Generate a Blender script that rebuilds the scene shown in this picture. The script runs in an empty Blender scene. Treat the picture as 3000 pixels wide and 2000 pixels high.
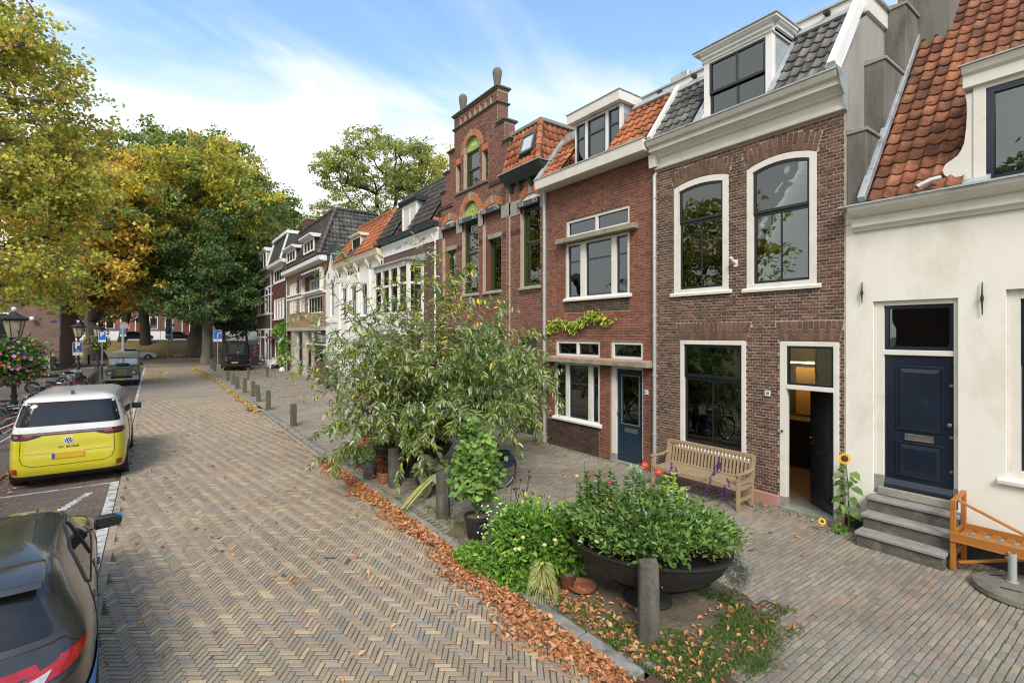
import bpy,bmesh,math,random
import numpy as np
from mathutils import Vector,Matrix
from mathutils.geometry import tessellate_polygon
R=random.Random(11)
NR=np.random.default_rng(5)
SC=bpy.context.scene
COL=SC.collection
rad=math.radians
# ------------------------------------------------------------ camera
FPX,CXP,CYP,EYE=1449.0,1500.0,977.0,3.2
YAW=math.atan(1050/FPX)
cd=bpy.data.cameras.new("camera")
cam=bpy.data.objects.new("camera",cd)
COL.objects.link(cam)
cam.location=(0,0,EYE)
cam.rotation_euler=(rad(90),0,-YAW)
cd.sensor_width=36
cd.lens=FPX/3000*36
cd.shift_y=-23/3000
cd.clip_start=0.05
cd.clip_end=2000
SC.camera=cam
FWD=np.array([math.sin(YAW),math.cos(YAW),0.0])
RGT=np.array([math.cos(YAW),-math.sin(YAW),0.0])
# ------------------------------------------------------------ exposure
SC.view_settings.view_transform='Standard'
SC.view_settings.look='None'
SC.view_settings.gamma=1
SC.view_settings.use_curve_mapping=False
SC.view_settings.exposure=1.27
SC.cycles.max_bounces=6
SC.cycles.transparent_max_bounces=12
SC.cycles.use_denoising=True
SC.cycles.pixel_filter_type='BLACKMAN_HARRIS'
SC.cycles.filter_width=1.15
# ------------------------------------------------------------ sky
SUN_EL,SUN_AZ=rad(42),rad(215)
W=bpy.data.worlds.new("World")
SC.world=W
W.use_nodes=True
wt=W.node_tree
wt.nodes.clear()
def wn(t,**k):
 n=wt.nodes.new(t)
 for a,b in k.items():
  setattr(n,a,b)
 return n
wl=wt.links.new
sky=wn('ShaderNodeTexSky',sky_type='NISHITA')
sky.sun_disc=False
sky.sun_elevation=SUN_EL
sky.sun_rotation=SUN_AZ
sky.air_density=1.0
sky.dust_density=0.6
sky.ozone_density=2.0
tc=wn('ShaderNodeTexCoord')
sx=wn('ShaderNodeSeparateXYZ')
wl(tc.outputs['Generated'],sx.inputs[0])
def wmath(op,a,b=None,c=None):
 n=wn('ShaderNodeMath',operation=op)
 for i,v in enumerate((a,b,c)):
  if v is None:
   continue
  if isinstance(v,(int,float)):
   n.inputs[i].default_value=v
  else:
   wl(v,n.inputs[i])
 return n.outputs[0]
zz=wmath('MAXIMUM',sx.outputs[2],0.0)
den=wmath('ADD',zz,0.22)
cx=wmath('DIVIDE',sx.outputs[0],den)
cy=wmath('DIVIDE',sx.outputs[1],den)
cmb=wn('ShaderNodeCombineXYZ')
wl(cx,cmb.inputs[0]);wl(cy,cmb.inputs[1])
mp=wn('ShaderNodeMapping')
mp.inputs['Location'].default_value=(3.1,0.6,0)
mp.inputs['Rotation'].default_value=(0,0,rad(35))
mp.inputs['Scale'].default_value=(0.75,1.5,1)
wl(cmb.outputs[0],mp.inputs[0])
nz=wn('ShaderNodeTexNoise')
nz.inputs['Scale'].default_value=1.7
nz.inputs['Detail'].default_value=6
nz.inputs['Roughness'].default_value=0.55
nz.inputs['Distortion'].default_value=0.9
wl(mp.outputs[0],nz.inputs['Vector'])
hz=wn('ShaderNodeMapRange')
hz.inputs['From Min'].default_value=0.13
hz.inputs['From Max'].default_value=0.50
hz.inputs['To Min'].default_value=0.72
hz.inputs['To Max'].default_value=0.04
wl(sx.outputs[2],hz.inputs['Value'])
west=wmath('MAXIMUM',wmath('MULTIPLY_ADD',sx.outputs[0],-0.9,-0.05),0.0)
sm=wmath('ADD',wmath('ADD',nz.outputs[0],hz.outputs[0]),west)
msk=wn('ShaderNodeMapRange',interpolation_type='SMOOTHSTEP')
msk.inputs['From Min'].default_value=0.50
msk.inputs['From Max'].default_value=0.95
wl(sm,msk.inputs['Value'])
tint=wn('ShaderNodeMix',data_type='RGBA',blend_type='MULTIPLY')
tint.inputs[0].default_value=1.0
wl(sky.outputs[0],tint.inputs[6])
tint.inputs[7].default_value=(2.3,2.4,2.3,1)
cm=wn('ShaderNodeMix',data_type='RGBA')
wl(msk.outputs[0],cm.inputs[0])
wl(tint.outputs[2],cm.inputs[6])
cm.inputs[7].default_value=(8.1,8.2,8.2,1)
bg=wn('ShaderNodeBackground')
bg.inputs[1].default_value=0.06
wl(cm.outputs[2],bg.inputs[0])
wo=wn('ShaderNodeOutputWorld')
wl(bg.outputs[0],wo.inputs[0])
sl=bpy.data.lights.new("sun",'SUN')
sl.energy=1.5
sl.angle=rad(22)
sl.color=(1.0,0.93,0.83)
so=bpy.data.objects.new("sun",sl)
COL.objects.link(so)
so.rotation_euler=Vector((math.sin(SUN_AZ)*math.cos(SUN_EL),math.cos(SUN_AZ)*math.cos(SUN_EL),math.sin(SUN_EL))).to_track_quat('Z','Y').to_euler()
# ------------------------------------------------------------ materials
def newmat(name):
 m=bpy.data.materials.new(name)
 m.use_nodes=True
 t=m.node_tree
 t.nodes.clear()
 return m,t
def N(t,typ,ins=None,**k):
 n=t.nodes.new(typ)
 for a,b in k.items():
  setattr(n,a,b)
 for a,b in(ins or{}).items():
  if hasattr(b,'is_output')or isinstance(b,bpy.types.NodeSocket):
   t.links.new(b,n.inputs[a])
  else:
   n.inputs[a].default_value=b
 return n
def c4(c):
 return(c[0],c[1],c[2],1.0)
def out(t,s):
 o=t.nodes.new('ShaderNodeOutputMaterial')
 t.links.new(s,o.inputs[0])
def ramp(t,fac,stops,interp='LINEAR'):
 r=N(t,'ShaderNodeValToRGB',{0:fac})
 cr=r.color_ramp
 cr.interpolation=interp
 while len(cr.elements)<len(stops):
  cr.elements.new(0.5)
 for e,(p,c)in zip(cr.elements,stops):
  e.position=p
  e.color=c4(c)
 return r.outputs[0]
MATS={}
def pos(t):
 return N(t,'ShaderNodeNewGeometry').outputs['Position']
def M(name,c1,c2=None,scale=6.0,rough=0.6,metal=0.0,bump=0.0,bscale=None,spec=0.5,coat=0.0,dirt=None,dirt_scale=1.2,dirt_lo=0.5,dirt_hi=0.75,stretch=None,obj=False,detail=5):
 """painted / stone / wood surface: two tones mixed by noise, optional worn or dirty patches, fine relief"""
 if name in MATS:
  return MATS[name]
 m,t=newmat(name)
 p=N(t,'ShaderNodeTexCoord').outputs['Object']if obj else pos(t)
 if stretch:
  p=N(t,'ShaderNodeMapping',{0:p,3:stretch}).outputs[0]
 n=N(t,'ShaderNodeTexNoise',{'Vector':p,'Scale':scale,'Detail':detail,'Roughness':0.6})
 c2=c2 or[x*0.85 for x in c1]
 f=N(t,'ShaderNodeMapRange',{0:n.outputs[0],1:0.3,2:0.7})
 col=N(t,'ShaderNodeMix',{0:f.outputs[0],6:c4(c1),7:c4(c2)},data_type='RGBA').outputs[2]
 if dirt:
  n2=N(t,'ShaderNodeTexNoise',{'Vector':p,'Scale':dirt_scale,'Detail':8,'Roughness':0.7})
  f2=N(t,'ShaderNodeMapRange',{0:n2.outputs[0],1:dirt_lo,2:dirt_hi})
  col=N(t,'ShaderNodeMix',{0:f2.outputs[0],6:col,7:c4(dirt)},data_type='RGBA').outputs[2]
 b=N(t,'ShaderNodeBsdfPrincipled',{'Base Color':col,'Roughness':rough,'Metallic':metal,'Specular IOR Level':spec,'Coat Weight':coat,'Coat Roughness':0.05})
 if bump:
  nb=N(t,'ShaderNodeTexNoise',{'Vector':p,'Scale':bscale or scale*6,'Detail':4})
  bu=N(t,'ShaderNodeBump',{'Height':nb.outputs[0],'Strength':bump,'Distance':0.02})
  t.links.new(bu.outputs[0],b.inputs['Normal'])
 out(t,b.outputs[0])
 MATS[name]=m
 return m
def piece_mat(name,palette,rough=0.8,grime=(0.5,1.05),gscale=1.3,bump=0.35,spec=0.3,fine=0.25,patch=None,patch_scale=0.9,patch_lo=0.6,patch_hi=0.72):
 """brick / tile material: each piece picks its tone from the palette; grain, stains and relief over it"""
 m,t=newmat(name)
 at=N(t,'ShaderNodeAttribute',attribute_name='rnd')
 oi=N(t,'ShaderNodeObjectInfo')
 s=N(t,'ShaderNodeMath',{0:at.outputs['Fac'],1:oi.outputs['Random']},operation='ADD')
 fr=N(t,'ShaderNodeMath',{0:s.outputs[0]},operation='FRACT')
 k=len(palette)
 col=ramp(t,fr.outputs[0],[(i/k,c)for i,c in enumerate(palette)],'CONSTANT')
 p=pos(t)
 n1=N(t,'ShaderNodeTexNoise',{'Vector':p,'Scale':30.0,'Detail':4,'Roughness':0.7})
 f1=N(t,'ShaderNodeMapRange',{0:n1.outputs[0],1:0.25,2:0.75,3:1-fine,4:1+fine})
 n2=N(t,'ShaderNodeTexNoise',{'Vector':p,'Scale':gscale,'Detail':6,'Roughness':0.65})
 f2=N(t,'ShaderNodeMapRange',{0:n2.outputs[0],1:0.3,2:0.6,3:grime[0],4:grime[1]})
 mul=N(t,'ShaderNodeMath',{0:f1.outputs[0],1:f2.outputs[0]},operation='MULTIPLY')
 hs=N(t,'ShaderNodeVectorMath',{0:col},operation='SCALE')
 t.links.new(mul.outputs[0],hs.inputs['Scale'])
 c=hs.outputs[0]
 if patch:
  n3=N(t,'ShaderNodeTexNoise',{'Vector':p,'Scale':patch_scale,'Detail':9,'Roughness':0.75})
  f3=N(t,'ShaderNodeMapRange',{0:n3.outputs[0],1:patch_lo,2:patch_hi})
  c=N(t,'ShaderNodeMix',{0:f3.outputs[0],6:c,7:c4(patch)},data_type='RGBA').outputs[2]
 b=N(t,'ShaderNodeBsdfPrincipled',{'Base Color':c,'Roughness':rough,'Specular IOR Level':spec})
 if bump:
  bu=N(t,'ShaderNodeBump',{'Height':n1.outputs[0],'Strength':bump,'Distance':0.006})
  t.links.new(bu.outputs[0],b.inputs['Normal'])
 out(t,b.outputs[0])
 MATS[name]=m
 return m
def brick_tex_mat(name,cols,mortar,axis='YZ',bw=0.21,bh=0.06,grime=(0.65,1.1),rough=0.85,swap=False):
 """brickwork too far away to build piece by piece"""
 m,t=newmat(name)
 p=pos(t)
 sp=N(t,'ShaderNodeSeparateXYZ',{0:p})
 a={'YZ':(1,2),'XZ':(0,2),'XY':(0,1),'YX':(1,0)}[axis]
 cb=N(t,'ShaderNodeCombineXYZ',{0:sp.outputs[a[0]],1:sp.outputs[a[1]]})
 br=N(t,'ShaderNodeTexBrick',{'Vector':cb.outputs[0],'Color1':c4(cols[0]),'Color2':c4(cols[1]),'Mortar':c4(mortar),'Scale':1.0,'Mortar Size':0.005,'Mortar Smooth':0.3,'Bias':0.0,'Brick Width':bw,'Row Height':bh})
 n2=N(t,'ShaderNodeTexNoise',{'Vector':p,'Scale':0.8,'Detail':8,'Roughness':0.7})
 f2=N(t,'ShaderNodeMapRange',{0:n2.outputs[0],1:0.3,2:0.7,3:grime[0],4:grime[1]})
 hs=N(t,'ShaderNodeVectorMath',{0:br.outputs[0]},operation='SCALE')
 t.links.new(f2.outputs[0],hs.inputs['Scale'])
 b=N(t,'ShaderNodeBsdfPrincipled',{'Base Color':hs.outputs[0],'Roughness':rough})
 bu=N(t,'ShaderNodeBump',{'Height':br.outputs[1],'Strength':0.4,'Distance':0.01})
 bu.invert=True
 t.links.new(bu.outputs[0],b.inputs['Normal'])
 out(t,b.outputs[0])
 MATS[name]=m
 return m
def glass_mat(name,ior=1.75,tint=(0.75,0.8,0.8),rough=0.0,dark=0.0):
 m,t=newmat(name)
 fr=N(t,'ShaderNodeFresnel',{'IOR':ior})
 nb=N(t,'ShaderNodeTexNoise',{'Vector':pos(t),'Scale':1.7,'Detail':2})
 bu=N(t,'ShaderNodeBump',{'Height':nb.outputs[0],'Strength':0.05,'Distance':0.05})
 g=N(t,'ShaderNodeBsdfGlossy',{'Color':(.95,1,1,1),'Roughness':rough,'Normal':bu.outputs[0]})
 tr=N(t,'ShaderNodeBsdfTransparent',{'Color':c4(tint)})
 mx=N(t,'ShaderNodeMixShader',{0:fr.outputs[0],1:tr.outputs[0],2:g.outputs[0]})
 out(t,mx.outputs[0])
 MATS[name]=m
 return m
def leaf_mat(name,trans=0.35,rough=0.5,gain=1.0):
 m,t=newmat(name)
 at=N(t,'ShaderNodeAttribute',attribute_name='col')
 sc=N(t,'ShaderNodeVectorMath',{0:at.outputs['Color']},operation='SCALE')
 sc.inputs['Scale'].default_value=gain
 b=N(t,'ShaderNodeBsdfPrincipled',{'Base Color':sc.outputs[0],'Roughness':rough,'Specular IOR Level':0.35})
 tl=N(t,'ShaderNodeBsdfTranslucent',{'Color':sc.outputs[0]})
 mx=N(t,'ShaderNodeMixShader',{0:trans,1:b.outputs[0],2:tl.outputs[0]})
 out(t,mx.outputs[0])
 MATS[name]=m
 return m
def lamp_mat(name,col,strength,base=(0.8,0.8,0.8)):
 m,t=newmat(name)
 b=N(t,'ShaderNodeBsdfPrincipled',{'Base Color':c4(base),'Emission Color':c4(col),'Emission Strength':strength})
 out(t,b.outputs[0])
 return m
# ------------------------------------------------------------ objects
def worg(o):
 v=Vector((0,0,0))
 while o is not None:
  v=v+o.location
  o=o.parent
 return v
def setp(o,label=None,cat=None,group=None,kind=None):
 if label:o['label']=label
 if cat:o['category']=cat
 if group:o['group']=group
 if kind:o['kind']=kind
 return o
def thing(name,label,cat,loc=(0,0,0),rotz=0.0,group=None):
 o=bpy.data.objects.new(name,None)
 o.empty_display_size=0.1
 COL.objects.link(o)
 o.location=loc
 o.rotation_euler=(0,0,rotz)
 return setp(o,label,cat,group)
def copy_tree(o,parent=None):
 c=o.copy()
 COL.objects.link(c)
 c.parent=parent
 for ch in list(o.children):
  copy_tree(ch,c)
 return c
class MB:
 def __init__(s):
  s.v=[];s.f=[];s.m=[]
 def add(s,vs,fs,m=0):
  k=len(s.v)
  s.v+=[tuple(p)for p in vs]
  s.f+=[tuple(i+k for i in f)for f in fs]
  s.m+=[m]*len(fs)
  return s
 def quad(s,a,b,c,d,m=0):
  return s.add([a,b,c,d],[(0,1,2,3)],m)
 def box(s,x0,x1,y0,y1,z0,z1,m=0):
  return s.add([(x0,y0,z0),(x1,y0,z0),(x1,y1,z0),(x0,y1,z0),(x0,y0,z1),(x1,y0,z1),(x1,y1,z1),(x0,y1,z1)],[(0,3,2,1),(4,5,6,7),(0,1,5,4),(1,2,6,5),(2,3,7,6),(3,0,4,7)],m)
 def obox(s,c,u,v,w,m=0):
  """box centred at c with half-axis vectors u, v, w"""
  c,u,v,w=map(Vector,(c,u,v,w))
  P=[c+a*u+b*v+d*w for d in(-1,1)for b in(-1,1)for a in(-1,1)]
  return s.add(P,[(0,2,3,1),(4,5,7,6),(0,1,5,4),(1,3,7,5),(3,2,6,7),(2,0,4,6)],m)
 def beam(s,p,q,w,h,up=(0,0,1),m=0):
  p,q,up=Vector(p),Vector(q),Vector(up)
  d=(q-p)
  a=d.normalized()
  r=a.cross(up)
  if r.length<1e-4:r=a.cross(Vector((1,0,0)))
  r.normalize()
  n=r.cross(a).normalized()
  return s.obox((p+q)/2,r*w/2,d/2,n*h/2,m)
 def tube(s,pts,r,n=8,cap=True,m=0):
  pts=[Vector(p)for p in pts]
  rs=r if isinstance(r,(list,tuple))else[r]*len(pts)
  rings=[]
  prev=None
  for i,p in enumerate(pts):
   d=(pts[min(i+1,len(pts)-1)]-pts[max(i-1,0)])
   if d.length<1e-9:d=Vector((0,0,1))
   d.normalize()
   if prev is None:
    a=Vector((0,0,1))if abs(d.z)<0.9 else Vector((1,0,0))
    x=d.cross(a).normalized()
   else:
    x=(prev-d*prev.dot(d))
    x=x.normalized()if x.length>1e-6 else d.orthogonal().normalized()
   prev=x
   y=d.cross(x)
   rings.append([p+(x*math.cos(2*math.pi*j/n)+y*math.sin(2*math.pi*j/n))*rs[i]for j in range(n)])
  vs=[q for g in rings for q in g]
  fs=[]
  for i in range(len(pts)-1):
   for j in range(n):
    fs.append((i*n+j,i*n+(j+1)%n,(i+1)*n+(j+1)%n,(i+1)*n+j))
  if cap:
   fs.append(tuple(range(n-1,-1,-1)))
   fs.append(tuple((len(pts)-1)*n+j for j in range(n)))
  return s.add(vs,fs,m)
 def lathe(s,c,prof,n=24,m=0,sx=1,sy=1,axis='z',closed=False):
  if closed:prof=list(prof)+[prof[0]]
  vs,fs=[],[]
  for(r,z)in prof:
   for j in range(n):
    a=2*math.pi*j/n
    if axis=='z':vs.append((c[0]+r*math.cos(a)*sx,c[1]+r*math.sin(a)*sy,c[2]+z))
    elif axis=='x':vs.append((c[0]+z,c[1]+r*math.cos(a),c[2]+r*math.sin(a)))
    else:vs.append((c[0]+r*math.cos(a),c[1]+z,c[2]+r*math.sin(a)))
  for i in range(len(prof)-1):
   for j in range(n):
    fs.append((i*n+j,i*n+(j+1)%n,(i+1)*n+(j+1)%n,(i+1)*n+j))
  if prof[0][0]>1e-5 and not closed:fs.append(tuple(range(n-1,-1,-1)))
  if prof[-1][0]>1e-5 and not closed:fs.append(tuple((len(prof)-1)*n+j for j in range(n)))
  return s.add(vs,fs,m)
 def prism(s,poly,axis,a,b,m=0):
  """extrude a 2D polygon along axis from a to b; 2D coords are the other two axes in order"""
  def P(p,t):
   return{'x':(t,p[0],p[1]),'y':(p[0],t,p[1]),'z':(p[0],p[1],t)}[axis]
  n=len(poly)
  vs=[P(p,a)for p in poly]+[P(p,b)for p in poly]
  tri=tessellate_polygon([[Vector((p[0],p[1],0))for p in poly]])
  fs=[tuple(t)for t in tri]+[tuple(i+n for i in reversed(t))for t in tri]
  fs+=[(i,(i+1)%n,(i+1)%n+n,i+n)for i in range(n)]
  return s.add(vs,fs,m)
 def ring(s,y0,y1,z0,z1,rise,w,xa,xb,wb=None,wt=None,m=0,seg=10):
  """window frame ring in the YZ plane between depths xa and xb; top edge bows up by rise, z1 is its highest point"""
  wb=w if wb is None else wb
  wt=w if wt is None else wt
  yc,hw=(y0+y1)/2,(y1-y0)/2
  f=lambda y:z1-rise*((y-yc)/hw)**2
  hi=hw-w
  g=lambda y:z1-wt-rise*min(1,((y-yc)/hw)**2)
  if wb>0:s.box(xa,xb,y0+w,y1-w,z0,z0+wb,m)
  if rise<=0:
   s.box(xa,xb,y0,y0+w,z0,z1,m);s.box(xa,xb,y1-w,y1,z0,z1,m)
   s.box(xa,xb,y0+w,y1-w,z1-wt,z1,m)
   return s
  s.prism([(y0,z0),(y0+w,z0),(y0+w,f(y0+w)),(y0,f(y0))],'x',xa,xb,m)
  s.prism([(y1-w,z0),(y1,z0),(y1,f(y1)),(y1-w,f(y1-w))],'x',xa,xb,m)
  ys=[y0+w+(y1-y0-2*w)*i/seg for i in range(seg+1)]
  s.prism([(y,f(y))for y in ys]+[(y,g(y))for y in reversed(ys)],'x',xa,xb,m)
  return s
 def mesh(s,name,mats,off=(0,0,0),bevel=0.0,smooth=False,seg=1):
  me=bpy.data.meshes.new(name)
  o=Vector(off)
  me.from_pydata([(p[0]-o.x,p[1]-o.y,p[2]-o.z)for p in s.v],[],s.f)
  for mt in(mats if isinstance(mats,(list,tuple))else[mats]):
   me.materials.append(mt)
  if any(s.m):me.polygons.foreach_set('material_index',s.m)
  bm=bmesh.new();bm.from_mesh(me)
  bmesh.ops.recalc_face_normals(bm,faces=bm.faces)
  if bevel:
   bmesh.ops.remove_doubles(bm,verts=bm.verts,dist=1e-5)
   ed=[e for e in bm.edges if len(e.link_faces)==2 and e.calc_face_angle(0)>0.6]
   bmesh.ops.bevel(bm,geom=ed,offset=bevel,segments=seg,affect='EDGES',profile=0.5,clamp_overlap=True)
  bm.to_mesh(me);bm.free()
  if smooth:
   me.polygons.foreach_set('use_smooth',[True]*len(me.polygons))
   try:
    me.set_sharp_from_angle(angle=rad(38 if smooth is True else smooth))
   except Exception:
    pass
  me.update()
  return me
 def build(s,name,mats,parent=None,local=False,bevel=0.0,smooth=False,label=None,cat=None,group=None,kind=None,seg=1,loc=None):
  off=Vector((0,0,0))if(parent is None or local)else worg(parent)
  if loc is not None and parent is None:off=Vector(loc)
  me=s.mesh(name,mats,off,bevel,smooth,seg)
  o=bpy.data.objects.new(name,me)
  COL.objects.link(o)
  if loc is not None and parent is None:o.location=loc
  o.parent=parent
  return setp(o,label,cat,group,kind)
def npmesh(name,verts,quads,mat,rnd=None,col=None,smooth=False):
 me=bpy.data.meshes.new(name)
 verts=np.asarray(verts,dtype=np.float32);quads=np.asarray(quads,dtype=np.int32)
 k=quads.shape[1];nf=len(quads)
 me.vertices.add(len(verts));me.vertices.foreach_set('co',verts.ravel())
 me.loops.add(nf*k);me.loops.foreach_set('vertex_index',quads.ravel())
 me.polygons.add(nf)
 me.polygons.foreach_set('loop_start',np.arange(nf,dtype=np.int32)*k)
 try:me.polygons.foreach_set('loop_total',np.full(nf,k,dtype=np.int32))
 except Exception:pass
 if smooth:me.polygons.foreach_set('use_smooth',np.ones(nf,dtype=bool))
 else:me.polygons.foreach_set('use_smooth',np.zeros(nf,dtype=bool))
 me.update(calc_edges=True)
 if rnd is not None:
  a=me.attributes.new('rnd','FLOAT','FACE');a.data.foreach_set('value',np.asarray(rnd,dtype=np.float32))
 if col is not None:
  a=me.attributes.new('col','FLOAT_COLOR','FACE')
  c=np.ones((nf,4),dtype=np.float32);c[:,:3]=col
  a.data.foreach_set('color',c.ravel())
 me.materials.append(mat)
 return me
def link(name,me,parent=None,label=None,cat=None,group=None,kind=None):
 o=bpy.data.objects.new(name,me)
 COL.objects.link(o);o.parent=parent
 return setp(o,label,cat,group,kind)
def px(P):
 """where a point falls in the photograph (3000 wide); used only to choose which pieces are near enough to be built singly"""
 P=np.asarray(P,dtype=float)
 d=P@FWD;l=P@RGT
 d=np.where(d<0.1,0.1,d)
 return CXP+FPX*l/d,CYP-FPX*(P[:,2]-EYE)/d,d
# ------------------------------------------------------------ pieces (bricks, tiles)
def brick_tpl(inx=0.02,iny=0.07):
 v=[]
 for z,ix,iy in((0,inx,iny),(-0.12,0,0),(-1,0,0)):
  v+=[(-.5+ix,-.5+iy,z),(.5-ix,-.5+iy,z),(.5-ix,.5-iy,z),(-.5+ix,.5-iy,z)]
 f=[(0,1,2,3)]
 for k in(0,4):
  for j in range(4):
   f.append((k+j,k+4+j,k+4+(j+1)%4,k+(j+1)%4))
 return np.array(v,float),np.array(f)
def tile_tpl(seg=8,lift=0.16,amp=0.13,over=0.12,thick=0.09):
 """pantile: u across 0..1, v up the slope 0..1+over; n in units of tile width"""
 v,f=[],[]
 def h(u):
  return amp*(math.cos(2*math.pi*(u-0.22))*0.75+0.25*math.cos(4*math.pi*(u-0.22)))
 for r,(vv,dz)in enumerate(((0.0,lift-thick),(0.0,lift),(1+over,0.0))):
  for i in range(seg+1):
   u=i/seg*1.06-0.03
   v.append((u-0.5,vv-0.5,h(u)+dz))
 n=seg+1
 for r in(0,1):
  for i in range(seg):
   f.append((r*n+i,r*n+i+1,(r+1)*n+i+1,(r+1)*n+i))
 return np.array(v,float),np.array(f)
TPLM={}
def pieces(parent,mat,C,U,V,lu,lv,dn,tpl,name='brick',nobj=300,stuff='brickwork',tag='b',jit=0.0,nscale=None):
 """C centres (n,3); U, V axes; lu, lv sizes; dn thickness along the normal. The nobj that show largest become objects, the rest one mesh."""
 C=np.asarray(C,float);n=len(C)
 if n==0:return
 U=np.broadcast_to(np.asarray(U,float),(n,3)).copy();V=np.broadcast_to(np.asarray(V,float),(n,3)).copy()
 Nn=np.cross(U,V);Nn/=np.linalg.norm(Nn,axis=1)[:,None]
 lu=np.broadcast_to(np.asarray(lu,float),n);lv=np.broadcast_to(np.asarray(lv,float),n)
 if jit:
  U=U+Nn*NR.normal(0,jit,(n,1));V=V+Nn*NR.normal(0,jit,(n,1));V=V+U*NR.normal(0,jit*.6,(n,1))
 ux,uy,d=px(C)
 vis=(ux>5)&(ux<2995)&(uy>5)&(uy<1995)&(C@FWD>0.3)
 toc=np.array([0,0,EYE])-C
 fac=np.abs((toc*Nn).sum(1))/np.linalg.norm(toc,axis=1)
 score=np.where(vis,lu*lv*fac/d**2,-1)
 order=np.argsort(-score)
 k=min(nobj,int((score>0).sum()))
 pick=order[:k];rest=order[k:]
 tv,tf=tpl
 key=(mat.name,tag)
 if key not in TPLM:
  me=npmesh(name,tv,tf,mat,rnd=np.zeros(len(tf)),smooth=(name=='roof_tile'))
  TPLM[key]=me
 me=TPLM[key]
 off=np.array(worg(parent))
 for i in pick:
  o=bpy.data.objects.new(name,me)
  COL.objects.link(o);o.parent=parent
  m=Matrix.Identity(4)
  for r in range(3):
   m[r][0]=U[i,r]*lu[i];m[r][1]=V[i,r]*lv[i];m[r][2]=Nn[i,r]*dn;m[r][3]=C[i,r]-off[r]
  o.matrix_basis=m
 if len(rest):
  r=rest
  W_=C[r][:,None,:]-off+tv[None,:,0:1]*(U[r]*lu[r][:,None])[:,None,:]+tv[None,:,1:2]*(V[r]*lv[r][:,None])[:,None,:]+tv[None,:,2:3]*(Nn[r]*dn)[:,None,:]
  nv=len(tv)
  F=tf[None]+(np.arange(len(r))*nv)[:,None,None]
  rn=np.repeat(NR.random(len(r)),len(tf))
  me2=npmesh(stuff,W_.reshape(-1,3),F.reshape(-1,tf.shape[1]),mat,rnd=rn,smooth=(name=='roof_tile'))
  link(stuff,me2,parent,kind='stuff')
BT=brick_tpl()
TT=tile_tpl()
RZ=-0.07
# ------------------------------------------------------------ shared materials
joint=M('joint_moss',(0.060,0.053,0.038),(0.10,0.088,0.062),3.0,0.95,dirt=(0.10,0.125,0.03),dirt_scale=1.6,dirt_lo=0.45,dirt_hi=0.7,bump=0.4)
sandj=M('joint_sand',(0.17,0.145,0.10),(0.11,0.10,0.07),3.0,0.95,dirt=(0.075,0.10,0.022),dirt_scale=0.8,dirt_lo=0.46,dirt_hi=0.60,bump=0.4)
roadb=piece_mat('road_brick',[(0.335,0.265,0.185),(0.305,0.245,0.175),(0.36,0.285,0.195),(0.275,0.24,0.19),(0.315,0.235,0.175),(0.30,0.235,0.165),(0.43,0.34,0.215),(0.285,0.215,0.165),(0.29,0.235,0.175),(0.335,0.26,0.185),(0.31,0.25,0.18),(0.23,0.215,0.19),(0.37,0.295,0.195),(0.30,0.225,0.17)],grime=(0.88,1.1),gscale=0.45,rough=0.75,fine=0.22)
paveb=piece_mat('pavement_brick',[(0.255,0.225,0.185),(0.235,0.215,0.185),(0.285,0.215,0.17),(0.215,0.20,0.175),(0.265,0.23,0.185),(0.245,0.20,0.16),(0.29,0.245,0.195),(0.225,0.19,0.16),(0.20,0.185,0.165)],grime=(0.78,1.15),gscale=0.6,rough=0.7,fine=0.25,patch=(0.30,0.26,0.21),patch_scale=1.3,patch_lo=0.60,patch_hi=0.80)
parkb=piece_mat('parking_brick',[(0.13,0.10,0.085),(0.15,0.115,0.095),(0.12,0.10,0.09),(0.17,0.125,0.10)],grime=(0.8,1.1),gscale=0.5,rough=0.8)
roadfar=brick_tex_mat('road_far',[(0.34,0.28,0.21),(0.29,0.24,0.185)],(0.17,0.145,0.11),'XY',0.2,0.055,grime=(0.8,1.15))
pavefar=brick_tex_mat('pavement_far',[(0.27,0.24,0.20),(0.21,0.19,0.165)],(0.14,0.125,0.095),'XY',0.2,0.065,grime=(0.75,1.2))
parkfar=brick_tex_mat('left_paving',[(0.16,0.125,0.105),(0.12,0.10,0.09)],(0.06,0.055,0.045),'XY',0.2,0.06)
concrete=M('kerb_concrete',(0.30,0.29,0.26),(0.20,0.195,0.175),5,0.85,dirt=(0.10,0.10,0.07),dirt_scale=2.5,dirt_lo=0.48,dirt_hi=0.7,bump=0.5)
grassm=M('bank_grass',(0.13,0.13,0.035),(0.22,0.165,0.06),1.5,0.95,dirt=(0.24,0.14,0.06),dirt_scale=0.7,dirt_lo=0.45,dirt_hi=0.6,bump=0.8)
soilm=M('soil',(0.12,0.095,0.065),(0.21,0.175,0.125),4,0.95,dirt=(0.06,0.05,0.035),dirt_scale=2.0,dirt_lo=0.45,dirt_hi=0.65,bump=0.9)
white_paint=M('road_paint',(0.62,0.61,0.57),(0.45,0.44,0.41),9,0.7,dirt=(0.2,0.17,0.14),dirt_scale=6,dirt_lo=0.5,dirt_hi=0.62)
def sheet(name,x0,x1,y0,y1,z,mat,kind='structure',parent=None):
 b=MB();b.quad((x0,y0,z),(x1,y0,z),(x1,y1,z),(x0,y1,z))
 return b.build(name,mat,parent,kind=kind)
gm=MB()
gm.quad((-400,-60,-0.25),(400,-60,-0.25),(400,900,-0.25),(-400,900,-0.25))
gm.build('ground',grassm,kind='structure')
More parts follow.
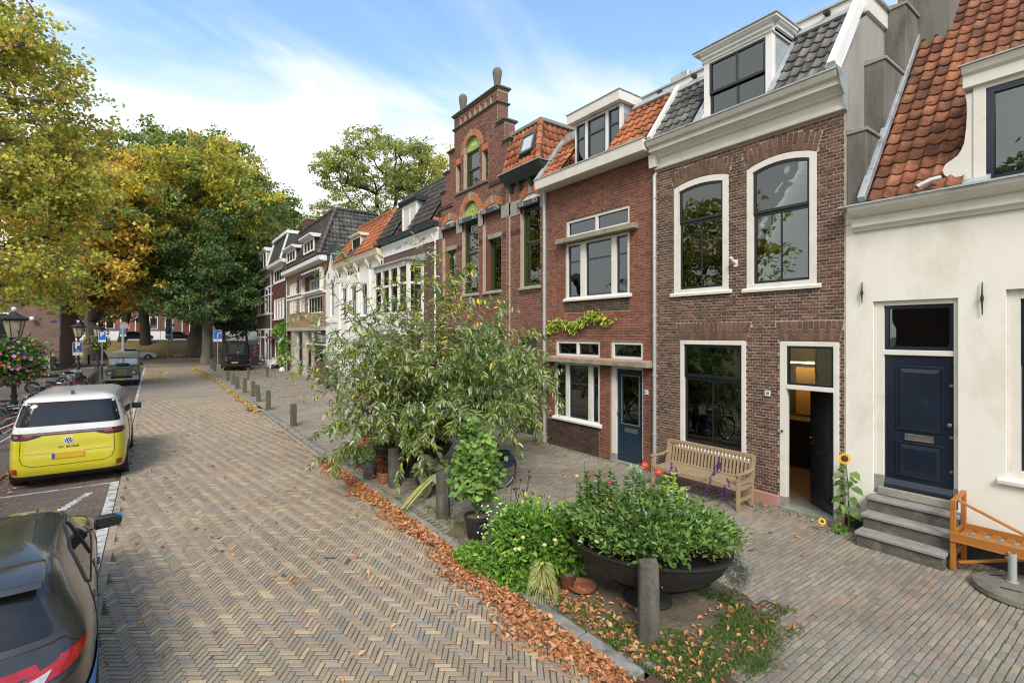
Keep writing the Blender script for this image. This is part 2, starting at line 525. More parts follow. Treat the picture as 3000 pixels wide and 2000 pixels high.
# road: near part lies under single bricks
b=MB()
b.quad((-0.62,-4,RZ-0.007),(3.62,-4,RZ-0.007),(3.62,30,RZ-0.007),(-0.62,30,RZ-0.007),0)
b.quad((-0.62,30,RZ),(3.62,30,RZ),(3.62,60,RZ),(-0.62,60,RZ),1)
road=b.build('road',[joint,roadfar],kind='structure')
def herring(x0,x1,y0,y1,n=3,wdt=0.0600,a=rad(54)):
 ca,sa=math.cos(a),math.sin(a)
 C,A=[],[]
 S=int(max(abs(x0),abs(x1),abs(y0),abs(y1))/wdt*1.6)+10
 ks=np.arange(-S,S)
 ms=np.arange(-S//(2*n)-1,S//(2*n)+2)
 K,Mm=np.meshgrid(ks,ms)
 K=K.ravel();Mm=Mm.ravel()
 hx,hy=K+2*n*Mm+n/2,K+0.5
 vx,vy=K+0.5,K-2*n+1+2*n*Mm+n/2
 P=np.concatenate([np.stack([hx,hy],1),np.stack([vx,vy],1)])*wdt
 T=np.concatenate([np.zeros(len(hx)),np.ones(len(vx))])
 X=P[:,0]*ca-P[:,1]*sa;Y=P[:,0]*sa+P[:,1]*ca
 m=(X>x0)&(X<x1)&(Y>y0)&(Y<y1)
 return X[m],Y[m],T[m]
X,Y,T=herring(-0.50,3.52,2.2,30.0)
dd=np.hypot(X,Y)
ang=rad(54)+T*math.pi/2
keep=(X*FWD[0]+Y*FWD[1]>2.5)
X,Y,T,ang=X[keep],Y[keep],T[keep],ang[keep]
C=np.stack([X+NR.normal(0,.0012,len(X)),Y+NR.normal(0,.0012,len(X)),RZ+NR.normal(0,.0016,len(X))+0.004*np.sin(X*2.3)*np.cos(Y*1.7)],1)
U=np.stack([np.cos(ang),np.sin(ang),0*ang],1);V=np.stack([-np.sin(ang),np.cos(ang),0*ang],1)
pieces(road,roadb,C,U,V,0.1700+NR.normal(0,.0028,len(X)),0.0495+NR.normal(0,.0018,len(X)),0.03,BT,'brick',300,'brick_paving','road',jit=0.012)
# edge course along kerb and parking line
ys=np.arange(2.4,30,0.0535)
C=np.concatenate([np.stack([np.full(len(ys),3.57),ys,np.full(len(ys),RZ+0.002)],1),np.stack([np.full(len(ys),-0.55),ys,np.full(len(ys),RZ+0.002)],1)])
pieces(road,roadb,C,(1,0,0),(0,1,0),0.10,0.047,0.03,BT,'brick',0,'edge_course','road',jit=0.01)
# parking lane
b=MB()
b.quad((-2.75,-4,RZ-0.012),(-0.62,-4,RZ-0.012),(-0.62,22,RZ-0.012),(-2.75,22,RZ-0.012),0)
b.quad((-2.75,22,RZ),(-0.62,22,RZ),(-0.62,60,RZ),(-2.75,60,RZ),1)
park=b.build('parking_lane',[joint,parkfar],kind='structure')
C=[]
for i,y in enumerate(np.arange(3.0,22,0.056)):
 for x in np.arange(-2.7+(i%2)*0.105,-0.72,0.21):
  C.append((x+0.02,y,RZ+R.gauss(0,.002)))
pieces(park,parkb,C,(1,0,0),(0,1,0),0.203,0.050,0.03,BT,'brick',120,'brick_paving','park',jit=0.01)
def mark(pts_fn,name='painted_line'):
 b=MB();pts_fn(b)
 o=b.build(name,white_paint,park)
 return o
def l1(b):
 y=3.0
 while y<13.95:
  x=-0.69;w=0.075
  b.box(x-w,x+w,y,y+0.098,RZ-0.02,RZ+0.005);y+=0.102
 y=18.9
 while y<60:
  b.box(-0.69-0.06,-0.69+0.06,y,y+0.8,RZ-0.02,RZ+0.005);y+=0.83
mark(l1)
def l2(b):
 x=-0.78
 while x>-2.7:
  b.box(x-0.2,x,13.93,13.99,RZ-0.02,RZ+0.005);x-=0.205
 x=-0.78
 while x>-2.7:
  b.box(x-0.2,x,37.9,38.02,RZ-0.02,RZ+0.004);x-=0.205
mark(l2)
def l3(b):
 a,c=Vector((-1.06,13.34,0)),Vector((-1.70,11.4,0))
 k=15
 for i in range(k):
  p=a.lerp(c,(i+.5)/k);d=(c-a).normalized()
  b.obox((p.x,p.y,RZ-0.005),(0.055+R.random()*.015,0,0),(0,0.062,0),(0,0,0.010))
 for i in range(5):
  p=Vector((-2.35,12.6,0)).lerp(Vector((-2.05,11.6,0)),i/5)
  b.obox((p.x,p.y,RZ-0.005),(0.08,0,0),(0,0.055,0),(0,0,0.010))
mark(l3)
# pavement on the right
b=MB()
b.quad((3.78,-4,-0.008),(9.5,-4,-0.008),(9.5,27,-0.008),(3.78,27,-0.008),0)
b.quad((3.78,27,0),(9.6,27,0),(9.6,62,0),(3.78,62,0),1)
pav=b.build('pavement',[sandj,pavefar],kind='structure')
C=[];LU=[]
for i,y in enumerate(np.arange(0.6,27,0.0665)):
 x=3.80+(i%2)*0.1+R.uniform(-.02,.02)
 while x<9.30:
  l=R.choice((0.195,0.2,0.205,0.2,0.19))
  xm=x+l/2
  if xm*FWD[0]+y*FWD[1]>3.0 and(xm>8.2 or True):
   C.append((xm,y+R.gauss(0,.002)+0.012*math.sin(xm*1.3+y*.4),R.gauss(0,.0016)+0.003*math.sin(xm*1.9)*math.sin(y*1.3)-0.001));LU.append(l-0.011)
  x+=l
C=np.array(C);LU=np.array(LU)
pieces(pav,paveb,C,(1,0,0),(0,1,0),LU,0.0555+NR.normal(0,.0018,len(C)),0.03,BT,'brick',300,'brick_paving','pave',jit=0.014)
# kerb of single stones
kerb=MB().box(3.66,3.74,3.2,61,-0.3,-0.06).build('kerb',concrete,kind='structure')
y=3.05;i=0
while y<61:
 L_=0.78 if y<12 else 1.0
 if not(22.9<y<24.2):
  s=MB();dx=R.gauss(0,.008)
  s.box(3.625+dx,3.775+dx,y+.006,y+L_-.006,-0.2,0.012+R.gauss(0,.004))
  o=s.build('kerbstone',concrete,kerb,bevel=0.012)
  if y<4:o.rotation_euler=(0,0,0)
 y+=L_;i+=1
# left pavement, square and bank
sheet('left_pavement',-14,-2.75,-4,60,-0.03,parkfar)
sheet('square',-45,40,60,82,-0.035,roadfar)
b=MB()
b.prism([(81,-0.2),(81.6,0.15),(84,0.9),(87.5,2.0),(89,2.15),(92,2.15),(92,-0.2)],'x',-60,70)
b.build('grass_bank',grassm,kind='structure')
sheet('far_road',-70,90,92,106,2.13,M('asphalt_far',(0.2,0.195,0.19),(0.16,0.155,0.15),1,0.9))
# low white quay edge at the head of the bank
MB().box(-60,70,91.6,91.9,2.1,2.28).build('quay_edge',M('quay_stone',(0.55,0.53,0.5),None,2,0.8),kind='structure')
# manhole and drains
rust=M('rusty_plate',(0.10,0.062,0.045),(0.14,0.09,0.065),12,0.7,metal=0.3,bump=0.6,dirt=(0.06,0.045,0.035),dirt_scale=3)
c=thing('manhole_cover','brown ribbed steel cover set at the broken end of the kerb','manhole cover',(3.98,2.62,0))
b=MB();b.prism([(-0.38,-0.42),(0.32,-0.42),(0.42,0.2),(0.1,0.40),(-0.33,0.36)],'z',-0.09,0.012)
b.build('plate',rust,c,local=True,bevel=0.006)
b=MB()
for i in range(-9,10):
 for j in range(-10,10):
  x,y=i*0.034,j*0.036
  if-0.30<x<0.28 and-0.38<y<0.28:
   a=0.6 if(i+j)%2 else-0.6
   b.obox((x,y,0.013),(0.011*math.cos(a),0.011*math.sin(a),0),(-0.003*math.sin(a),0.003*math.cos(a),0),(0,0,0.003))
o=b.build('rib',rust,c,local=True,kind='stuff')
b=MB();b.box(-0.40,-0.34,-0.42,0.38,-0.09,0.03);b.build('rim',rust,c,local=True,bevel=0.005)
def drain(x,y,lx,ly,label,z=0.0,rz=0.0,nx=5):
 d=thing('drain_grate',label,'drain',(x,y,z),rz)
 b=MB();b.box(-lx,lx,-ly,ly,-0.1,-0.02);b.build('pit',M('pit_black',(0.012,0.011,0.01),None,5,0.9),d,local=True)
 b=MB()
 for s in(-1,1):
  b.box(s*lx-0.02,s*lx+0.02,-ly,ly,-0.05,0.006);b.box(-lx,lx,s*ly-0.02,s*ly+0.02,-0.05,0.0055)
 b.box(-0.015,0.015,-ly,ly,-0.05,0.0045)
 b.build('frame',rust,d,local=True,bevel=0.003)
 for i in range(nx+1):
  yy=-ly+2*ly*i/nx
  b=MB();b.box(-lx+.02,lx-.02,yy-ly/nx*.45,yy+ly/nx*.45,-0.045,0.003)
  b.build('bar',rust,d,local=True)
 return d
drain(5.79,2.90,0.15,0.13,'small brown grate in the weeds right of the near stone bollard')
drain(3.4,23.6,0.18,0.28,'long drain grate in the road by the gap in the kerb',RZ)
# bare soil under the planters
b=MB();n=26
pts=[(5.0+0.95*math.cos(2*math.pi*i/n)*(1+.12*math.sin(3*i)),3.85+1.45*math.sin(2*math.pi*i/n)*(1+.1*math.cos(2*i)))for i in range(n)]
b.prism(pts,'z',-0.03,0.005);b.build('bare_soil',soilm,kind='structure')
b=MB();pts=[(4.25+0.5*math.cos(2*math.pi*i/n)*(1+.15*math.sin(2*i)),6.6+0.7*math.sin(2*math.pi*i/n)*(1+.1*math.cos(3*i)))for i in range(n)]
b.prism([(max(p[0],3.79),p[1])for p in pts],'z',-0.03,0.0045);b.build('bare_soil',soilm,kind='structure')
FX=9.35
white=M('white_woodwork',(0.74,0.72,0.67),(0.66,0.64,0.59),3,0.45,dirt=(0.45,0.42,0.36),dirt_scale=3,dirt_lo=0.58,dirt_hi=0.85)
white2=M('bright_white_paint',(0.80,0.80,0.79),(0.72,0.72,0.71),3,0.5,dirt=(0.5,0.49,0.46),dirt_scale=2,dirt_lo=0.58,dirt_hi=0.9)
cream=M('cream_paint',(0.74,0.69,0.56),(0.66,0.61,0.49),3,0.5,dirt=(0.45,0.4,0.3),dirt_scale=2,dirt_lo=0.55,dirt_hi=0.8)
stucco=M('white_stucco',(0.80,0.785,0.725),(0.76,0.745,0.685),1.2,0.85,dirt=(0.58,0.55,0.47),dirt_scale=1.3,dirt_lo=0.50,dirt_hi=0.80,bump=0.22,bscale=5,stretch=(1,1,.45))
zinc=M('zinc',(0.38,0.43,0.45),(0.47,0.51,0.52),6,0.5,metal=0.35,dirt=(0.19,0.2,0.2),dirt_scale=4,dirt_lo=0.5,dirt_hi=0.75)
pipe_grey=M('painted_pipe',(0.42,0.45,0.45),(0.36,0.39,0.39),4,0.5,metal=0.2)
black_sash=M('black_sash_paint',(0.014,0.018,0.022),(0.010,0.012,0.016),4,0.3)
blue_door=M('navy_paint',(0.010,0.018,0.036),(0.007,0.013,0.027),3,0.28,coat=0.3)
blue_sash=M('blue_sash_paint',(0.022,0.045,0.085),(0.016,0.035,0.07),4,0.35)
blue11=M('deep_blue_door',(0.012,0.032,0.062),(0.009,0.026,0.052),4,0.3,coat=0.2)
green_sash=M('green_sash_paint',(0.040,0.068,0.024),(0.03,0.052,0.018),4,0.35)
dark_green=M('dark_green_paint',(0.028,0.052,0.055),(0.02,0.04,0.042),4,0.4)
sandst=M('grey_stone',(0.33,0.31,0.275),(0.26,0.245,0.22),5,0.8,dirt=(0.15,0.145,0.125),dirt_scale=3,dirt_lo=0.5,dirt_hi=0.75,bump=0.4)
darkst=M('weathered_cap_stone',(0.15,0.14,0.115),(0.10,0.095,0.08),6,0.85,dirt=(0.17,0.15,0.06),dirt_scale=5,dirt_lo=0.55,dirt_hi=0.7,bump=0.5)
slabst=M('concrete_slab',(0.33,0.30,0.235),(0.25,0.23,0.185),5,0.85,dirt=(0.13,0.125,0.1),dirt_scale=4,dirt_lo=0.5,dirt_hi=0.72,bump=0.4)
rendr=M('grey_render',(0.34,0.335,0.30),(0.25,0.245,0.22),1.1,0.9,dirt=(0.14,0.135,0.115),dirt_scale=0.9,dirt_lo=0.47,dirt_hi=0.72,bump=0.4,stretch=(1,1,0.35))
rendd=M('dark_render',(0.20,0.19,0.165),(0.14,0.135,0.12),1.3,0.9,dirt=(0.07,0.068,0.06),dirt_scale=1.4,dirt_lo=0.48,dirt_hi=0.7,bump=0.5,stretch=(1,1,0.35))
stepst=M('step_bluestone',(0.30,0.30,0.285),(0.22,0.22,0.21),5,0.75,dirt=(0.13,0.13,0.115),dirt_scale=3.5,dirt_lo=0.52,dirt_hi=0.75,bump=0.3)
riser=M('mossy_riser',(0.12,0.115,0.10),(0.075,0.073,0.062),6,0.9,dirt=(0.22,0.20,0.14),dirt_scale=5,dirt_lo=0.52,dirt_hi=0.7,bump=0.5)
pinkpl=M('pink_plinth',(0.46,0.25,0.21),(0.40,0.21,0.18),5,0.8,dirt=(0.12,0.09,0.08),dirt_scale=5,dirt_lo=0.62,dirt_hi=0.72,bump=0.4)
mort10=M('mortar_pale',(0.47,0.41,0.32),(0.37,0.32,0.25),6,0.95,bump=0.3)
mort11=M('mortar_dark',(0.32,0.25,0.20),(0.22,0.165,0.13),4,0.95,bump=0.3)
mort14=M('mortar_grey',(0.46,0.37,0.29),(0.38,0.30,0.24),5,0.95,bump=0.3)
brick10=piece_mat('brick_dark',[(0.130,0.068,0.050),(0.100,0.056,0.045),(0.155,0.080,0.056),(0.085,0.051,0.043),(0.145,0.084,0.063),(0.092,0.052,0.043),(0.175,0.095,0.068),(0.118,0.067,0.055),(0.070,0.046,0.041)],grime=(0.75,1.15),gscale=1.0,patch=(0.30,0.22,0.19),patch_scale=1.5,patch_lo=0.64,patch_hi=0.76)
arch10=piece_mat('arch_brick',[(0.165,0.095,0.068),(0.14,0.080,0.060),(0.185,0.105,0.075),(0.125,0.074,0.058)],grime=(0.8,1.1))
brick11=piece_mat('brick_red',[(0.215,0.075,0.046),(0.18,0.063,0.042),(0.24,0.088,0.054),(0.16,0.060,0.042),(0.20,0.080,0.055),(0.14,0.058,0.045),(0.23,0.080,0.048)],grime=(0.72,1.12),gscale=0.7)
brick11d=piece_mat('brick_charcoal',[(0.075,0.046,0.038),(0.055,0.040,0.036),(0.09,0.052,0.04),(0.048,0.036,0.034)],grime=(0.8,1.1))
brick14=piece_mat('brick_brown_red',[(0.185,0.075,0.053),(0.165,0.066,0.050),(0.205,0.086,0.060),(0.145,0.060,0.047),(0.175,0.075,0.057)],grime=(0.78,1.1),gscale=0.6,fine=0.15)
orange=piece_mat('orange_arch_brick',[(0.45,0.16,0.065),(0.40,0.14,0.06),(0.48,0.18,0.075)],grime=(0.85,1.05),fine=0.12)
tile_o=piece_mat('orange_pantile',[(0.38,0.135,0.062),(0.33,0.115,0.057),(0.43,0.16,0.075),(0.28,0.10,0.052),(0.36,0.145,0.075)],spec=.2,rough=0.7,grime=(0.55,1.15),gscale=2.2,fine=0.25,patch=(0.16,0.075,0.045),patch_scale=4.0,patch_lo=0.56,patch_hi=0.72)
tile_r=piece_mat('weathered_pantile',[(0.23,0.095,0.055),(0.20,0.085,0.05),(0.27,0.115,0.065),(0.17,0.075,0.048),(0.25,0.12,0.075),(0.14,0.065,0.045)],rough=0.85,spec=.15,grime=(0.45,1.3),gscale=2.4,fine=0.35,patch=(0.075,0.048,0.036),patch_scale=3.5,patch_lo=0.52,patch_hi=0.66)
tile_g=piece_mat('grey_pantile',[(0.12,0.118,0.11),(0.09,0.09,0.088),(0.15,0.145,0.135),(0.105,0.10,0.09),(0.075,0.075,0.075)],rough=0.5,grime=(0.5,1.25),gscale=2.2,fine=0.3)
tile_d=piece_mat('dark_pantile',[(0.062,0.055,0.05),(0.05,0.045,0.042),(0.075,0.066,0.058),(0.058,0.05,0.045)],rough=0.5,grime=(0.7,1.15),gscale=1.5,fine=0.2)
slate=M('slate',(0.06,0.062,0.068),(0.045,0.047,0.052),3,0.5,bump=0.3)
glassN=glass_mat('window_glass',2.1,(0.62,0.66,0.63))
glassF=M('dark_pane',(0.02,0.024,0.026),(0.012,0.014,0.016),1.5,0.04,spec=1.0,coat=1.0)
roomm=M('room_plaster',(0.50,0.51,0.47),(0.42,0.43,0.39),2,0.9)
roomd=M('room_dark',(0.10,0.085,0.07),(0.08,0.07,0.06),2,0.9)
woodfl=M('wood_floor',(0.20,0.105,0.05),(0.14,0.07,0.035),3,0.5,stretch=(1,8,1))
curt=M('curtain',(0.62,0.62,0.59),(0.5,0.5,0.48),8,0.9,stretch=(1,14,0.5))
iron=M('wrought_iron',(0.016,0.016,0.017),(0.03,0.024,0.02),9,0.55)
brass=M('brass',(0.55,0.38,0.14),(0.42,0.28,0.1),9,0.35,metal=0.9)
steel=M('brushed_steel',(0.42,0.40,0.37),(0.3,0.29,0.27),9,0.35,metal=0.85)
leadm=M('lead_came',(0.22,0.25,0.28),None,9,0.5,metal=0.3)
def text_mesh(s,size,depth=0.004,mat=None,bold=0.0):
 cu=bpy.data.curves.new('t','FONT')
 cu.body=s;cu.size=size;cu.extrude=depth;cu.align_x='CENTER';cu.align_y='CENTER';cu.offset=bold;cu.resolution_u=3
 ob=bpy.data.objects.new('t',cu);COL.objects.link(ob)
 dg=bpy.context.evaluated_depsgraph_get();dg.update()
 me=bpy.data.meshes.new_from_object(ob.evaluated_get(dg))
 bpy.data.objects.remove(ob);bpy.data.curves.remove(cu)
 me.materials.clear();me.materials.append(mat)
 return me
FACE_W=Matrix(((0,0,-1),(-1,0,0),(0,1,0))).to_4x4()
def wall_text(s,size,x,y,z,mat,parent,name='lettering',bold=0.0,sx=1.0):
 o=link(name,text_mesh(s,size,0.003,mat,bold),parent)
 off=worg(parent)if parent else Vector((0,0,0))
 o.matrix_basis=Matrix.Translation(Vector((x,y,z))-off)@FACE_W@Matrix.Diagonal((sx,1,1,1))
 return o
def wall(parent,mat,regions,ops,x=FX,depth=0.3,name='wall'):
 ys=sorted(set([v for r in regions for v in r[:2]]+[v for o in ops for v in(o['y'][0],o['y'][1])]))
 zs=sorted(set([v for r in regions for v in r[2:]]+[v for o in ops for v in(o['z'][0],o['z'][1])]))
 b=MB()
 for i in range(len(ys)-1):
  run=None
  for j in range(len(zs)):
   inc=False
   if j<len(zs)-1:
    yc,zc=(ys[i]+ys[i+1])/2,(zs[j]+zs[j+1])/2
    inc=any(r[0]<yc<r[1]and r[2]<zc<r[3]for r in regions)and not any(o['y'][0]<yc<o['y'][1]and o['z'][0]<zc<o['z'][1]for o in ops)
   if inc and run is None:run=zs[j]
   if not inc and run is not None:
    b.box(x,x+depth,ys[i],ys[i+1],run,zs[j]);run=None
 for o in ops:
  r=o.get('rise',0)
  if r>0:
   y0,y1=o['y'];z1=o['z'][1];yc,hw=(y0+y1)/2,(y1-y0)/2
   for side in(-1,1):
    pts=[]
    for k in range(9):
     t=k/8
     pts.append((yc+side*hw*t,z1-(r*t*t if not o.get('round')else r-math.sqrt(max(0,r*r-(r*t)**2)))))
    b.prism(pts+[(yc+side*hw,z1),(yc,z1+1e-4)],'x',x+0.001,x+depth,0)
 return b.build(name,mat,parent)
def curve(o,y):
 y0,y1=o['y'];yc,hw=(y0+y1)/2,(y1-y0)/2
 r=o.get('rise',0);t=abs(y-yc)/hw
 if r<=0:return o['z'][1]
 if o.get('round'):return o['z'][1]-(r-math.sqrt(max(0,r*r-(r*min(t,1))**2)))
 return o['z'][1]-r*t*t
def brickwork(parent,mat,regions,ops,x=FX,course=0.0585,L=0.215,bond='cross',extra=None,nobj=300,h=0.047,stand=0.006,stuff='brickwork',jit=0.006,tag_='b',zlo=None,zhi=None):
 z0=min(r[2]for r in regions)if zlo is None else zlo;z1=max(r[3]for r in regions)if zhi is None else zhi
 C,LU=[],[]
 hl=L/2
 yr0=min(r[0]for r in regions);yr1=max(r[1]for r in regions)
 row=0;z=z0+course/2
 ysamp=np.arange(yr0,yr1+1e-6,0.01)
 while z<z1:
  m=np.zeros(len(ysamp),bool)
  for r in regions:
   if r[2]-1e-6<=z<=r[3]-course*0.4:m|=(ysamp>=r[0])&(ysamp<=r[1])
  for o in ops:
   y0,y1=o['y'];a=o.get('arch')
   if o['z'][0]-.01<z<o['z'][1]:
    if o.get('rise',0)>0:
     cz=np.array([curve(o,v)for v in ysamp]);m&=~((ysamp>y0)&(ysamp<y1)&(z<cz+.01))
    else:m&=~((ysamp>y0)&(ysamp<y1))
   if a:
    hh,sk=a
    yc,hw=(y0+y1)/2,(y1-y0)/2
    if o.get('round'):
     zc=o['z'][1]-o['rise'];rr=np.hypot((ysamp-yc)*(o['rise']/hw),z-zc)
     m&=~((z>zc)&(rr<o['rise']+hh))
    else:
     for q,v in enumerate(ysamp):
      zb=curve(o,min(max(v,y0),y1));f=(z-zb)/hh
      if 0<=f<=1.02 and y0-sk*f<v<y1+sk*f:m[q]=False
  if extra is not None:m&=~extra(ysamp,z)
  idx=np.flatnonzero(np.diff(np.concatenate([[0],m.astype(int),[0]])))
  for s,e in zip(idx[::2],idx[1::2]):
   a0,a1=ysamp[s],ysamp[min(e,len(ysamp))-1]
   if a1-a0<0.03:continue
   if bond=='cross':P=[hl]if row%2 else[L];ph=(hl/2 if row%2 else(0 if row%4==0 else hl))
   elif bond=='flemish':P=[L,hl];ph=0 if row%2 else(L+hl)/2
   else:P=[L];ph=0 if row%2 else hl
   per=sum(P);y=math.floor((a0-ph)/per)*per+ph;k=0
   while y<a1:
    l=P[k%len(P)];k+=1
    p0,p1=max(y,a0),min(y+l,a1)
    if p1-p0>0.035:
     C.append((x-stand+R.gauss(0,.0016),(p0+p1)/2,z+R.gauss(0,.001)));LU.append(p1-p0-0.010)
    y+=l
  z+=course;row+=1
 pieces(parent,mat,C,(0,-1,0),(0,0,1),LU,h+NR.normal(0,.0012,len(C)),0.03,BT,'brick',nobj,stuff,tag_,jit=jit)
def soldier(parent,mat,o,n,split=0.62,x=FX,stand=0.010,name='arch_brick',nobj=60,tag_='a',round_a=None):
 y0,y1=o['y'];hh,sk=o['arch'];yc,hw=(y0+y1)/2,(y1-y0)/2
 C,U,V,LU,LV=[],[],[],[],[]
 for i in range(n):
  if o.get('round'):
   a=math.pi*(i+.5)/n;r=o['rise'];zc=o['z'][1]-r
   if round_a and not(round_a[0]<math.degrees(a)<round_a[1]):continue
   d=Vector((0,math.cos(a)*1.0,math.sin(a)))
   b0=Vector((0,yc+math.cos(a)*hw,zc+math.sin(a)*r));wd=math.pi*(hw+hh/2)/n
  else:
   t=-1+2*(i+.5)/n;yb=yc+t*hw;zb=curve(o,yb)
   d=Vector((0,t*sk/hh,1)).normalized();b0=Vector((0,yb,zb));wd=2*(hw+sk/2)/n
  w=Vector((0,-d.z,d.y))
  sp=split if i%2 else 1-split
  segs=((0,sp),(sp,1))if split else((0,1),)
  for s,e in segs:
   c=b0+d*hh*(s+e)/2
   C.append((x-stand,c.y,c.z));U.append(w);V.append(d);LU.append(wd-0.011);LV.append(hh*(e-s)-0.010)
 pieces(parent,mat,C,np.array(U),np.array(V),LU,LV,0.04,BT,name,nobj,'arch_bricks',tag_,jit=0.004)
def win(parent,y0,y1,z0,z1,rise=0.0,x=FX,rec=0.05,fw=0.12,fm=None,sm=None,sw=0.05,rows=None,glass=None,sill=None,sillm=None,fb=None,name='window',fdepth=0.1,cols=None,label=None,sill_y=0.08,curtain=False):
 """rows: list of (zfrac0, zfrac1, ncols) sashes from the bottom; each sash has its own bars"""
 fm=fm or white;sm=sm or black_sash;glass=glass or glassN
 fb=fw if fb is None else fb
 b=MB();xa=x+rec;b.ring(y0,y1,z0,z1,rise,fw,xa,xa+fdepth,wb=fb)
 f=b.build(name,fm,parent,bevel=0.004,label=label)
 iy0,iy1,iz0,iz1=y0+fw,y1-fw,z0+fb,z1-fw
 irise=rise*((iy1-iy0)/(y1-y0))**2
 rows=rows or[(0,1,1)]
 for r,(a,c,nc)in enumerate(rows):
  za,zb=iz0+(iz1-iz0)*a,iz0+(iz1-iz0)*c
  last=c>=0.999
  xs=xa+0.035+(0.03 if(len(rows)>1 and not last)else 0)
  s=MB();s.ring(iy0-.004,iy1+.004,za,zb+(0.004 if last else 0),irise if last else 0,sw,xs,xs+0.035)
  for k in range(1,nc):
   yy=iy0+(iy1-iy0)*k/nc
   s.box(xs+.004,xs+0.032,yy-.016,yy+.016,za+sw-.01,zb-sw+.01)
  s.build('sash',sm,f,bevel=0.003)
  p=MB()
  if last and irise>0:
   yc,hw=(iy0+iy1)/2,(iy1-iy0)/2
   tp=[(iy0+(iy1-iy0)*q/10)for q in range(11)]
   poly=[(iy0+.02,za+.02),(iy1-.02,za+.02)]+[(min(max(v,iy0+.02),iy1-.02),zb-0.02-irise*((v-yc)/hw)**2)for v in reversed(tp)]
   p.prism(poly,'x',xs+.015,xs+.019)
  else:p.box(xs+.015,xs+.019,iy0+.02,iy1-.02,za+.02,zb-.02)
  p.build('pane',glass,f)
 if sill:
  s=MB();s.prism([(x+rec+fdepth,sill-0.07),(x-0.06,sill-0.085),(x-0.065,sill-0.03),(x+rec,sill+0.003)],'y',y0-sill_y,y1+sill_y)
  s.build('sill',sillm or fm,f,bevel=0.005)
 if curtain:
  cb=MB()
  for(c0,c1)in curtain:
   n=14
   for k in range(n):
    ya,yb2=c0+(c1-c0)*k/n,c0+(c1-c0)*(k+1)/n
    cb.quad((xa+0.2+0.02*(k%2),ya,z0+.05),(xa+0.2+0.02*((k+1)%2),yb2,z0+.05),(xa+0.2+0.02*((k+1)%2),yb2,z1-.05),(xa+0.2+0.02*(k%2),ya,z1-.05))
  cb.build('curtain',curt,f)
 return f
def room(parent,y0,y1,z0,z1,depth=3.0,mat=None,x=FX+0.26,fl=None,name='room'):
 mat=mat or roomm
 b=MB();xe=x+depth
 b.quad((xe,y0,z0),(xe,y1,z0),(xe,y1,z1),(xe,y0,z1),0)
 b.quad((x,y0,z0),(xe,y0,z0),(xe,y0,z1),(x,y0,z1),0)
 b.quad((x,y1,z0),(xe,y1,z0),(xe,y1,z1),(x,y1,z1),0)
 b.quad((x,y0,z1),(xe,y0,z1),(xe,y1,z1),(x,y1,z1),0)
 b.quad((x,y0,z0),(xe,y0,z0),(xe,y1,z0),(x,y1,z0),1)
 return b.build(name,[mat,fl or roomd],parent)
def tiles(parent,mat,P0,U,V,nu,nv,tw,th,skip=None,nobj=0,stuff='roof_tiles',amp=None,tag_='t'):
 P0,U,V=Vector(P0),Vector(U).normalized(),Vector(V).normalized()
 C=[]
 for j in range(nv):
  for i in range(nu):
   c=P0+U*tw*(i+.5)+V*th*(j+.5)
   if skip and skip(c):continue
   C.append(c+U*R.gauss(0,.004))
 if C:pieces(parent,mat,C,U,V,tw,th,tw,TT,'roof_tile',nobj,stuff,tag_,jit=0.012)
def profile(parent,name,mat,poly,y0,y1,bevel=0.0,label=None):
 b=MB();b.prism(poly,'y',y0,y1)
 return b.build(name,mat,parent,bevel=bevel,label=label)
def downpipe(label,x,y,z0,z1,mat,hopper=False,r=0.042,offs=0.2):
 d=thing('downpipe',label,'drainpipe',(x,y,z0),group='rainwater pipes on the house fronts')
 b=MB();b.tube([(x+offs,y,z1+.12),(x+offs*.7,y,z1+.02),(x,y,z1-.15),(x,y,(z0+z1)/2),(x,y,z0+.02)],r,12)
 b.build('pipe',mat,d,smooth=True)
 z=z0+0.9
 while z<z1-.3:
  b=MB();b.lathe((x,y,z),[(r+.006,-.03),(r+.008,0),(r+.006,.03)],12);b.box(x,FX,y-.012,y+.012,z-.01,z+.01)
  b.build('bracket',mat,d);z+=1.35
 if hopper:
  b=MB();b.prism([(x-.12,z1+.32),(x+.12,z1+.32),(x+.10,z1+.08),(x-.09,z1+.02)],'y',y-.09,y+.09);b.build('hopper',white,d,bevel=0.006)
 return d
def number_plate(txt,y,z,label):
 t=thing('house_number',label,'house number',(FX-0.02,y,z),group='house number plates')
 b=MB();b.box(FX-0.024,FX-0.006,y-.05,y+.05,z-.052,z+.052);b.build('plate',white2,t,bevel=0.003)
 wall_text(txt,0.085,FX-0.026,y,z,iron,t,bold=0.0015,sx=0.75)
# ============================================================ white stuccoed house, far right
wh=thing('white_house','white stuccoed house with red pantile roof and navy front door','house',(FX,1.2,0))
ops=[dict(y=(1.99,3.03),z=(0.66,3.715)),dict(y=(0.1,1.50),z=(1.22,3.80))]
wall(wh,stucco,[(-2.5,3.415,0.19,5.0)],ops,depth=0.35)
b=MB();b.box(FX-0.015,FX+.3,-2.5,3.41,-0.1,0.2);b.build('plinth',M('charcoal_plinth',(0.035,0.037,0.04),None,4,0.8,bump=.3),wh)
